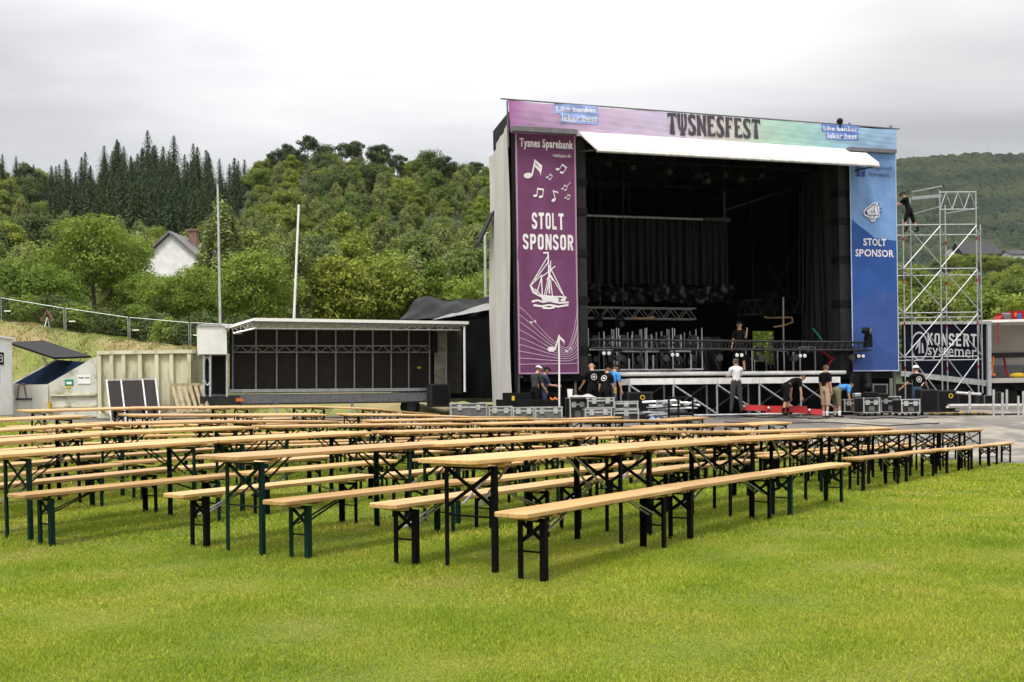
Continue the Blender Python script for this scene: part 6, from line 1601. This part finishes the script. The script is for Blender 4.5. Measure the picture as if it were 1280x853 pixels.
# its stands
for px in (744,1068):
    pass
truss('silver lighting truss hanging low before the back curtain',fs,(731,384),(870,386),.42,4.4,.35,7,'steeldull',(.1,.42,.75,.97))
truss('dark raised truss with cables at the right rear of the stage',fs,(930,376),(1003,374),.55,4.0,.5,7,'trussblack',(.2,.8))
def blinder(px,py,label,v=ftv+.15):
    c_=fs.at(px,py,v); root=empty('stage_lamp',c_,fs.ang,label,'lamp','twin white stage lamps under the front truss')
    for s in (-.09,.09):
        m=MB(); q=c_+fs.e*s; m.tube(q,q+fs.n*.16,.085,12); h_=m.build('lamp_housing',M['black'],root)
        m=MB(); m.ball(q-fs.n*.005,.068,10,6,(1,.35,1)); m.build('lens',M['lens'],h_)
    m=MB(); m.bar(c_+fs.n*.1,c_+fs.n*.1+Vector((0,0,.22)),.03); m.bar(c_+fs.n*.1-fs.e*.16,c_+fs.n*.1+fs.e*.16,.03); m.build('bracket',M['black'],root)
ln=['far left','second from the left','middle','fourth from the left','far right']
for k,(px,py) in enumerate(((758,442),(843.5,443.8),(924,444.2),(1003,445),(1076,445.5))): blinder(px,py,f'twin white stage lamp under the front truss, {ln[k]}')
def movinghead(root,c_,mt='black',sc_=1.0):
    """yoke lamp: base, yoke and head as parts"""
    m=MB(); m.box(c_+Vector((0,0,.10*sc_)),(.30*sc_,.26*sc_,.16*sc_)); m.build('base',M[mt],root,bevel=.02)
    m=MB()
    for s in (-1,1): m.bar(c_+fs.e*(s*.15*sc_)+Vector((0,0,.02*sc_)),c_+fs.e*(s*.15*sc_)-Vector((0,0,.26*sc_)),.05*sc_,.10*sc_)
    m.build('yoke',M[mt],root)
    m=MB(); h=c_-Vector((0,0,.20*sc_)); m.tube(h-fs.n*.18*sc_,h+fs.n*.16*sc_,.12*sc_,12,.09*sc_); hd=m.build('head',M['darkgrey'],root)
    m=MB(); m.tube(h-fs.n*.187*sc_,h-fs.n*.18*sc_,.085*sc_,12); m.build('lens',M['darkgrey'],hd)
for k,px in enumerate((772,830,897,949,991,1062)):
    c_=fs.at(px,440.5,ftv+.15); root=empty('moving_lamp',c_,fs.ang,f'black moving head lamp hanging from the front truss, {ORD[k]} from the left','lamp','moving head lamps under the front truss'); movinghead(root,c_)
for k,px in enumerate((748,775)):
    c_=fs.at(px,399.5,4.4); root=empty('moving_lamp',c_,fs.ang,f'dark moving head lamp hanging from the low silver truss, {ORD[k]} from the left','lamp','moving head lamps under the silver truss'); movinghead(root,c_)
for k,(px,py) in enumerate(((790,205),(835,210),(868,206),(883,222),(872,215),(905,214),(760,200),(925,220),(950,215))):
    c_=fs.at(px,py,1.6+.4*(k%3)); root=empty('moving_lamp',c_,fs.ang,'small dark lamp hanging under the stage ceiling','lamp','dark lamps under the stage ceiling'); movinghead(root,c_,'black',.9)
# follow spot on the truss end
c_=fs.at(1084,423,ftv-.1); sp=empty('follow_spot',c_,fs.ang,'black spotlight standing on the right end of the front truss','lamp')
m=MB(); A=fs.at(1078,413,ftv); B=fs.at(1088,414,ftv-.2); m.tube(A,B,.11,12,.13); hd=m.build('lamp_head',M['black'],sp)
m=MB(); m.tube(B,B+(B-A).normalized()*.03,.11,12); m.build('lens',M['midgrey'],hd)
m=MB(); q=[fs.at(x,y,ftv-.1) for x,y in ((1083,434),(1091,434),(1090,416),(1085,416))]; m.hexa(q,[p+fs.n*.2 for p in q]); m.build('bracket',M['black'],sp)
m=MB(); m.path([fs.at(1066,470,ftv),fs.at(1067,440,ftv),fs.at(1072,436,ftv)],.02,5); m.build('cable',M['cable'],sp)

M['whitealu']=mat('bright_aluminium',(.38,.38,.38),.4,(.26,.26,.26),scale=6)
# lamp trolleys on the left half of the deck
def trolley(px,v,label,seed,w=1.15):
    r=random.Random(seed); u=fs.hit(px,455,v)[0]; z=ZD; root=empty('lamp_trolley',fs.W(u,v,z),fs.ang,label,'trolley','lamp trolleys on the stage')
    H_=1.65
    for (du,dv) in ((-w/2,-.25),(w/2,-.25),(-w/2,.25),(w/2,.25)):
        m=MB(); fs.box(m,u+du-.016,u+du+.016,v+dv-.016,v+dv+.016,z+.10,z+H_); m.build('post',M['whitealu'],root)
    for zz in (.12,.86):
        m=MB(); fs.box(m,u-w/2-.02,u+w/2+.02,v-.3,v+.3,z+zz,z+zz+.05); m.build('shelf',M['alu'],root)
    for sx in (-1,1):
        for sy in (-1,1):
            m=MB(); m.tube(fs.W(u+sx*(w/2-.08)-.02,v+sy*.2,z+.055),fs.W(u+sx*(w/2-.08)+.02,v+sy*.2,z+.055),.055,9); m.build('castor',M['rubber'],root)
    for zz in (.17,.91):
        for k in range(2):
            c_=fs.W(u+(k-.5)*w*.5+r.uniform(-.04,.04),v-.03,z+zz+.36); root2=root
            m=MB(); hh=c_-Vector((0,0,.27)); m.box(hh,(.30,.28,.16)); m.build('lamp_base',M['black'],root,bevel=.02)
            m=MB(); 
            for s in (-1,1): m.bar(c_+fs.e*s*.15-Vector((0,0,.2)),c_+fs.e*s*.15+Vector((0,0,.06)),.05,.1)
            m.tube(c_-fs.n*.16+Vector((0,0,.02)),c_+fs.n*.14+Vector((0,0,.05)),.12,10,.09); m.build('lamp_head',M['darkgrey'],root)
    # loose upright clamps catching the light
    for k in range(3):
        du=r.uniform(-w/2+.08,w/2-.08); zz=r.choice((.17,.91)); m=MB(); fs.box(m,u+du-.02,u+du+.02,v-.29,v-.25,z+zz,z+zz+r.uniform(.35,.62)); m.build('upright_clamp',M['whitealu'],root)
for k,(px,v) in enumerate(((752,1.9),(787,1.7),(822,1.9),(856,1.6))):
    trolley(px,v,f'silver posted lamp trolley on the stage deck, {ORD[k]} from the left in the front line',k)
for k,(px,v) in enumerate(((770,3.3),(806,3.4),(842,3.2))):
    trolley(px,v,f'silver posted lamp trolley in the rear line on the stage deck, {ORD[k]} from the left',k+10)
# smaller gear
def rackbox(x0,y0,x1,y1,v,label,open_=True):
    u0=fs.hit(x0,450,v)[0]; u1=fs.hit(x1,450,v)[0]; z1=fs.hit((x0+x1)/2,y0,v)[1]; z0=ZD
    root=empty('equipment_rack',fs.W((u0+u1)/2,v+.25,z0),fs.ang,label,'rack')
    m=MB()
    for u in (u0,u1):
        m.bar(fs.W(u,v,z0),fs.W(u,v,z1),.04); m.bar(fs.W(u,v+.5,z0),fs.W(u,v+.5,z1),.04)
    for z in (z0+.03,z1): 
        for vv in (v,v+.5): m.bar(fs.W(u0,vv,z),fs.W(u1,vv,z),.045)
    m.build('frame',M['alu'],root)
    m=MB(); fs.box(m,u0+.04,u1-.04,v+.05,v+.48,z0+.06,z0+(z1-z0)*.8); m.build('equipment',M['black'],root)
rackbox(1000,434,1019,459,2.2,'silver framed equipment rack at the right side of the stage')
rackbox(930,437,940,458,3.0,'silver framed equipment rack behind the man on the stage')
rackbox(980,438,993,458,3.0,'low silver framed rack left of the right hand rack on the stage')
rackbox(943,448,958,461,5.5,'small pale frame standing in the rear doorway of the stage')
blackbox(fs,733,443,739,463,.6,.4,'small grey amplifier box at the left end of the deck',name='amplifier',cat='amplifier',mt='alu')
# ladder at the doorway
ld=empty('step_ladder',fs.W(fs.hit(967,460,5)[0],5,ZD),fs.ang,'dark step ladder standing beside the rear doorway of the stage','ladder')
for s in (-1,1):
    m=MB(); m.bar(fs.at(966+s*2.5,461,5),fs.at(963+s*1.5,424,5),.05); m.build('rail',M['midgrey'],ld)
m=MB(); m.bar(fs.at(974,461,5.6),fs.at(964,425,5.2),.05); m.build('prop',M['midgrey'],ld)
for k in range(6):
    m=MB(); y=456-5*k; m.bar(fs.at(963.3+.1*k,y,5),fs.at(968.2-.5*k,y,5),.06,.03); m.build('rung',M['midgrey'],ld)
m=MB(); m.tube(fs.at(979.5,462,3.6),fs.at(979,372,3.6),.04,7); tag(m.build('steel_mast',M['steel'],None),'grey steel mast standing on the right rear of the stage','mast')
m=MB(); m.path([fs.at(967,409,3.6),fs.at(980,407,3.6),fs.at(991,403,3.6),fs.at(990,397,3.6),fs.at(962,397.5,3.9),fs.at(955,396.5,3.9)],.035,6); tag(m.build('orange_pipe',mat('pale_orange_tube',(.60,.33,.14),.5),None),'pale orange bent tube hanging under the dark raised truss','tube')
m=MB(); m.path([fs.at(791,397.5,4.2),fs.at(805,398.5,4.2),fs.at(818,396.5,4.2)],.035,6); tag(m.build('orange_tube',bpy.data.materials['pale_orange_tube'],None),'pale orange tube lying along the low silver truss','tube')
m=MB(); m.path([fs.at(1016,411,1.6),fs.at(1022,418,1.5),fs.at(1028,426,1.4)],.03,5); tag(m.build('green_cable',mat('green_cable',(.03,.28,.10),.5),None),'green cable hanging at the right side curtain','cable')
m=MB(); m.path([fs.at(1024,436,1.2),fs.at(1046,454,1.2),fs.at(1043,447,1.2),fs.at(1036,456,1.2)],.035,5); tag(m.build('red_strap',M['red'],None),'red strap hanging at the right side curtain above the deck','strap')
def tangle(a,b):
    px=930+74*a; q=fs.at(px,374-9*sin(pi*a)*abs(sin(7*a+2))*(1-b)+20*b,3.9+.3*sin(9*a)); return q+fs.n*.15*sin(20*a+8*b)
tag(MB().grid(tangle,40,8).build('cable_tangle',M['tarp'],None,smooth=True),'dark tangle of sheeting and cables lying on the raised truss','cables')
def heapd(a,b):
    q=fs.W(fs.hit(882,455,3.8)[0]+ (a-.5)*1.3, 3.8, ZD+1.5*b); return q+fs.n*(.25*sin(14*a+2*b)*(1.1-b)-.3*(1-b))
tag(MB().grid(heapd,30,12).build('draped_cloth',M['drapelit'],None,smooth=True),'dark cloth hanging in folds right of the lamp trolleys','cloth')
# ------------------------------------------------------------------ people
def limb_dir(base, pitch, side): # direction of a limb hanging down, raised forward by pitch and sideways by side
    return Vector((sin(side)*cos(pitch) if False else sin(side), sin(pitch)*cos(side), -cos(pitch)*cos(side)))
def person(loc, rz, label, H=1.78, lean=0, headp=0, turn=0, arms=((5,8,10),(5,8,10)), legs=((0,0,4),(0,0,4)), top='tee_black', bottom='trouser_grey', shorts=False, long_sleeve=False, hair='hairdark', cap=None, logo=False, shoes='rubber', socks=None, sink=0.0, bald=False, pouch=None):
    """faces +y locally; arms/legs: (raise forward, elbow or knee bend, sideways) in degrees for left(-x) and right(+x)"""
    k=H/1.78; L_=lambda *a: Vector(a)*k
    R=Matrix.Rotation(-rad(lean),3,'X')
    V=[];E=[];Rd=[];T=[]
    def add(p,r,par,tagn):
        V.append(p); Rd.append(r*k); T.append(tagn)
        if par is not None: E.append((par,len(V)-1))
        return len(V)-1
    pel=Vector((0,0,.95*k))
    def tor(x,y,z): return pel+R@(Vector((x,y,z))*k)
    i0=add(pel,(.155),None,'hip'); V0=i0
    i1=add(tor(0,.005,.18),.128,i0,'torso'); i2=add(tor(0,-.01,.36),.15,i1,'torso'); i3=add(tor(0,-.01,.49),.095,i2,'torso')
    Rh=Matrix.Rotation(-rad(lean+headp),3,'X')@Matrix.Rotation(rad(turn),3,'Z')
    nb=tor(0,.0,.57); i4=add(nb,.056,i3,'neck')
    def hd(x,y,z): return nb+Rh@(Vector((x,y,z))*k)
    i5=add(hd(0,.025,.085),.082,i4,'head'); i6=add(hd(0,.015,.18),.094,i5,'head'); i7=add(hd(0,.005,.225),.062,i6,'head')
    hands=[];feet=[]
    for s,(a,e,o) in zip((-1,1),arms):
        sh=tor(s*.185,-.01,.46); j0=add(sh,.062,i3,'sleeve')
        d=R@limb_dir(None,rad(a),s*rad(o)) if True else None
        el=sh+d*.29*k; j05=add(sh.lerp(el,.5),.05,j0,'sleeve'); j1=add(el,.042,j05,'elbow')
        ax=(R@Vector((1,0,0))); d2=Matrix.Rotation(rad(e),3,ax)@d; wr=el+d2*.255*k; j15=add(el.lerp(wr,.45),.038,j1,'fore'); j2=add(wr,.027,j15,'fore')
        ha=wr+d2*.075*k; add(ha,.032,j2,'hand'); hands.append((wr,d2,ax,s))
    for s,(a,b,o) in zip((-1,1),legs):
        hp=pel+Vector((s*.095*k,0,-.06*k)); j0=add(hp,.092,i0,'thigh')
        d=limb_dir(None,rad(a),s*rad(o)); kn=hp+d*.43*k; j05=add(hp.lerp(kn,.5),.078,j0,'thigh'); j1=add(kn,.056,j05,'knee')
        d2=Matrix.Rotation(-rad(b),3,'X')@d; an=kn+d2*.41*k; j15=add(kn.lerp(an,.35),.054,j1,'shin'); j2=add(an,.036,j15,'shin')
        he=an+Vector((0,0,-.045*k)); j3=add(he,.038,j2,'foot'); to=he+Vector((0,.17*k,-.02*k)); j4=add(to,.032,j3,'foot'); feet.append((an,he,to))
    me=bpy.data.meshes.new('body'); me.from_pydata([tuple(v) for v in V],E,[]); me.update()
    ob=bpy.data.objects.new('body',me); COL.objects.link(ob)
    sk=ob.modifiers.new('skin','SKIN'); sk.use_smooth_shade=True
    lay=me.skin_vertices[0].data
    for i,r in enumerate(Rd): lay[i].radius=(r,r*(.72 if T[i] in('torso','hip') else 1)); lay[i].use_root=(i==0)
    ss=ob.modifiers.new('sub','SUBSURF'); ss.levels=2; ss.render_levels=2
    bpy.context.view_layer.update(); dg=bpy.context.evaluated_depsgraph_get()
    bm_=bpy.data.meshes.new_from_object(ob.evaluated_get(dg)); bpy.data.objects.remove(ob); bpy.data.meshes.remove(me)
    vs=[v.co.copy() for v in bm_.vertices]; ns=[v.normal.copy() for v in bm_.vertices]; fsx=[tuple(p.vertices) for p in bm_.polygons]; bpy.data.meshes.remove(bm_)
    # nearest skeleton point decides the region of each vertex
    pts=[];tg=[];par=[]
    for (a,b) in E:
        for t in (0,.25,.5,.75,1):
            pts.append(V[a].lerp(V[b],t)); tg.append(T[b] if t>.5 else T[a] if not (T[b] in('sleeve','thigh') and T[a] in('torso','hip')) else T[b] if t>.3 else T[a])
    PA=np.array([tuple(p) for p in pts]); VA=np.array([tuple(v) for v in vs])
    near=((VA[:,None]-PA[None])**2).sum(-1).argmin(1); reg=[tg[i] for i in near]
    root=empty('person',loc,rz,label,'person')
    root.location=(loc[0],loc[1],loc[2])
    zmin=min(v.z for v in vs); off=Vector((0,0,-zmin-sink))
    b=MB(); b.add([v+off for v in vs],fsx)
    # face, ears and hands belong to the body mesh
    def P_(q): return q+off
    for s in (-1,1):
        b.ball(P_(hd(s*.095,.0,.13)),.028*k,6,5,(.5,.8,1.2))
    nz=[hd(0,.10,.155),hd(-.018,.095,.105),hd(.018,.095,.105),hd(0,.132,.108)]
    b.add([P_(q) for q in nz],[(0,1,3),(0,3,2),(1,2,3)])
    for (wr,d2,ax,s) in hands:
        side=ax.normalized(); fwd=side.cross(d2).normalized()
        for f in range(4):
            ln=(.075,.085,.08,.062)[f]*k; w=(f-1.5)*.019*k
            p0=wr+d2*.085*k+fwd*w*1.0; p1=p0+d2*ln*.55+side*(-s)*.012*k; p2=p1+d2*ln*.4+side*(-s)*.03*k
            b.tube(P_(p0),P_(p1),.0095*k,5,.0085*k); b.tube(P_(p1),P_(p2),.0085*k,5,.006*k)
        p0=wr+d2*.04*k+fwd*.03*k; p1=p0+d2*.04*k+fwd*.035*k; p2=p1+d2*.03*k-side*s*.01*k
        b.tube(P_(p0),P_(p1),.012*k,5,.010*k); b.tube(P_(p1),P_(p2),.010*k,5,.007*k)
    body=b.build('body',M['skin'],root,smooth=True,local=True)
    m=MB()
    for s in (-1,1): m.ball(P_(hd(s*.034,.098,.145)),.013*k,6,4)
    m.build('eyes',M['black'],body,local=True)
    m=MB(); m.box(P_(hd(0,.098,.072)),(.045*k,.012*k,.010*k)); m.build('mouth',mat('lips',(.33,.12,.10),.6) if 'lips' not in bpy.data.materials else bpy.data.materials['lips'],body,local=True)
    def shell(name,sel,off_,mt,cut=None):
        use=[i for i,f in enumerate(fsx) if all(sel(j) for j in f)]
        if not use: return
        idx={};mm=MB()
        for i in use:
            for j in fsx[i]:
                if j not in idx: idx[j]=len(mm.v); mm.v.append(tuple(vs[j]+ns[j]*off_*k+off))
            mm.f.append(tuple(idx[j] for j in fsx[i])); mm.m.append(0)
        return mm.build(name,M[mt],body,smooth=True,local=True,solid=.006)
    sleeves={'torso','sleeve','hip'}|({'fore','elbow'} if long_sleeve else set())
    zhip=pel.z-.02*k
    Rinv=R.transposed()
    def inshirt(j):
        if reg[j] not in sleeves: return False
        if reg[j]=='hip': return (Rinv@(vs[j]-pel)).z>-.06*k
        return True
    shell('shirt',inshirt,.016,top)
    low={'hip','thigh','knee'}|(set() if shorts else {'shin'})
    kn=[v for v,t in zip(V,T) if t=='knee']
    def introus(j):
        if reg[j]=='torso': return (Rinv@(vs[j]-pel)).z<.07*k
        return reg[j] in low
    shell('trousers',introus,.017 if not shorts else .024,bottom)
    for q in (0,1):
        mine=lambda j,q=q: (vs[j]-feet[q][0]).length<=(vs[j]-feet[1-q][0]).length
        shell('shoe',lambda j: reg[j]=='foot' and mine(j),.012,shoes)
        if socks: shell('sock',lambda j: reg[j]=='shin' and mine(j) and (vs[j]-feet[q][0]).length<.16*k,.008,socks)
    Rt=Rh.transposed()
    if not bald:
        def inhair(j):
            if reg[j]!='head': return False
            q=(Rt@(vs[j]-nb))/k; return q.z>.175 or (q.y<.02 and q.z>.075) or (q.z>.15 and q.y<.05)
        shell('hair',inhair,.014,hair)
    if cap:
        kind,mt=cap; mm=MB()
        def dome(a_,b_):
            t=b_*pi/2; return P_(hd(.112*cos(2*pi*a_)*cos(t),.008+.125*sin(2*pi*a_)*cos(t),.172+(.115 if kind=='helmet' else .095)*sin(t)))
        mm.grid(dome,16,6)
        ln=.09 if kind=='cap' else .045
        pts=[hd(.09*cos(t),.03+(.09+ln)*max(sin(t),0)**.7,.172) for t in [pi*i/10 for i in range(11)]]
        mm.prism([P_(q) for q in pts],Vector((0,0,.012)))
        mm.build('helmet' if kind=='helmet' else 'cap',M[mt],body,smooth=False,local=True)
    if logo:
        mm=MB(); c_=tor(0,-.145,.33); e1=R@Vector((1,0,0)); e2=R@Vector((0,0,1)); nn=R@Vector((0,-1,0))
        def q(r_,t): 
            return P_(c_+e1*r_*cos(t)*k+e2*r_*sin(t)*k+nn*.022*k)
        for i in range(18):
            t0,t1=2*pi*i/18,2*pi*(i+1)/18; mm.poly([q(.10,t0),q(.10,t1),q(.083,t1),q(.083,t0)])
        for pts in (((-.05,-.02),(.0,.05),(.012,.05),(-.02,-.03)),((-.055,.0),(.05,-.012),(.05,.008),(-.055,.02)),((.012,.05),(.03,-.045),(.012,-.045),(.0,.03))):
            mm.poly([P_(c_+(e1*a+e2*b_)*k+nn*.023*k) for a,b_ in pts])
        mm.build('shirt_emblem',M['printwhite'],body,local=True)
    if pouch:
        mm=MB(); mm.box(P_(pel+Vector((.17*k,-.06*k,-.08*k))),(.06*k,.14*k,.20*k)); mm.build('pouch',M[pouch],body,local=True,bevel=.02)
    return root
def stand(px,py,Y=None,dz=0):
    q=P(px,py,Y) if Y else G(px,py); return (q.x,q.y,(g(q.x,q.y) if not Y else q.z)+dz)
AWAY=0.0
# white shirt, hands in front, seen from behind
person(stand(920.5,516,31.9),.15,'person in a white shirt and dark trousers standing with their back to the camera',1.78,lean=-2,arms=((22,80,2),(22,75,2)),legs=((2,0,5),(-2,0,5)),top='shirt_white',bottom='trouser_grey',hair='hairbrown',long_sleeve=False,turn=20)
# beige shorts
person(stand(1032.5,523,32.6),-1.0,'person in a black T-shirt and beige shorts standing beside the flight cases',1.80,lean=0,arms=((2,12,6),(-4,10,6)),legs=((4,2,3),(-6,4,3)),top='tee_black',bottom='khaki',shorts=True,hair='hairbrown',socks='sock',headp=8)
# bending, blue shirt
person(stand(1044.5,522.5,32.8),-1.15,'person in a blue shirt and olive shorts bending down over the cases',1.78,lean=82,headp=-10,arms=((55,20,5),(70,25,5)),legs=((16,14,6),(4,8,6)),top='shirt_blue',bottom='olive',shorts=True,hair='hairdark',socks='sock')
# bending man in black shorts
person(stand(982,518.5,31.6),-1.25,'person in black T-shirt and black shorts bending forward over the red barrier',1.80,lean=72,headp=-18,arms=((62,10,8),(70,5,8)),legs=((24,22,4),(-10,8,4)),top='tee_black',bottom='tee_black',shorts=True,hair='hairdark',socks='tee_black')
# helmet man on the right, behind the cases
person(stand(1147,522,34.0),.1,'person in white helmet and black T-shirt with white emblem, arms spread, behind the cases',1.80,lean=4,headp=8,arms=((10,35,32),(8,25,32)),legs=((0,0,5),(0,0,5)),top='tee_black',bottom='jeans',cap=('helmet','white'),logo=True,hair='hairbrown')
# climber on the scaffold
cl=sf.at(1137,290.5,.2)
person((cl.x,cl.y,cl.z),.9,'person in black shorts and dark helmet climbing on top of the scaffold tower',1.85,lean=18,headp=10,arms=((70,40,10),(80,30,12)),legs=((18,30,10),(-16,10,10)),top='tee_black',bottom='tee_black',shorts=True,cap=('helmet','black'),hair='hairdark',socks='tee_black')
# man on the stage, hand to the face
sp_=fs.W(fs.hit(925,461,.9)[0],.9,ZD)
person((sp_.x,sp_.y,sp_.z),2.6,'person in black with a black cap standing on the stage, hand raised to face',1.82,lean=0,arms=((28,128,16),(4,12,8)),legs=((0,0,5),(2,0,5)),top='tee_black',bottom='tee_black',shorts=True,cap=('cap','black'),hair='hairdark')
# two at the purple banner
person(stand(669,525,31.3),-.75,'person in white cap and charcoal T-shirt bending to work under the purple banner',1.76,lean=14,headp=10,arms=((25,40,6),(20,30,6)),legs=((4,0,4),(0,0,4)),top='tee_charcoal',bottom='tee_black',cap=('cap','white'),hair='hairbrown')
person(stand(680,526,31.5),-1.3,'person in navy T-shirt and dark cap reaching forward under the purple banner',1.74,lean=6,headp=12,arms=((35,55,6),(30,60,6)),legs=((4,0,4),(0,0,4)),top='tee_navy',bottom='tee_navy',cap=('cap','black'),hair='hairdark')
# group of three at the left end of the platform
person(stand(741.5,523,31.3),.25,'bald person in black T-shirt with a white round emblem, seen from behind',1.80,lean=4,headp=12,arms=((20,30,14),(25,60,10)),legs=((2,0,5),(0,0,5)),top='tee_black',bottom='tee_black',logo=True,bald=True)
person(stand(756,525,30.9),-.5,'person in black T-shirt stooping between the bald person and the blue vested one',1.76,lean=24,headp=14,arms=((20,15,8),(25,20,8)),legs=((6,0,5),(0,0,5)),top='tee_black',bottom='tee_black',logo=True,hair='hairbrown')
person(stand(765,523,31.2),-.7,'person in blue shirt and dark cap with a yellow pouch at the hip',1.76,lean=18,headp=10,arms=((10,12,8),(14,16,10)),legs=((4,0,4),(0,0,4)),top='shirt_blue',bottom='jeans',cap=('cap','black'),hair='hairbrown',pouch='yellow')
# ------------------------------------------------------------------ air
hm=bpy.data.materials.new('haze_air'); hm.use_nodes=True; t=hm.node_tree; t.nodes.clear()
o_=t.nodes.new('ShaderNodeOutputMaterial'); vv=t.nodes.new('ShaderNodeVolumePrincipled'); vv.inputs['Color'].default_value=(.86,.92,1,1); vv.inputs['Density'].default_value=.00004; vv.inputs['Anisotropy'].default_value=.2
t.links.new(vv.outputs[0],o_.inputs['Volume'])
hb=MB().span((-1450,-420,-45),(1450,1420,320)).build('haze',hm,None); tag(hb,kind='stuff',label='thin pale air haze over the whole place',cat='haze')
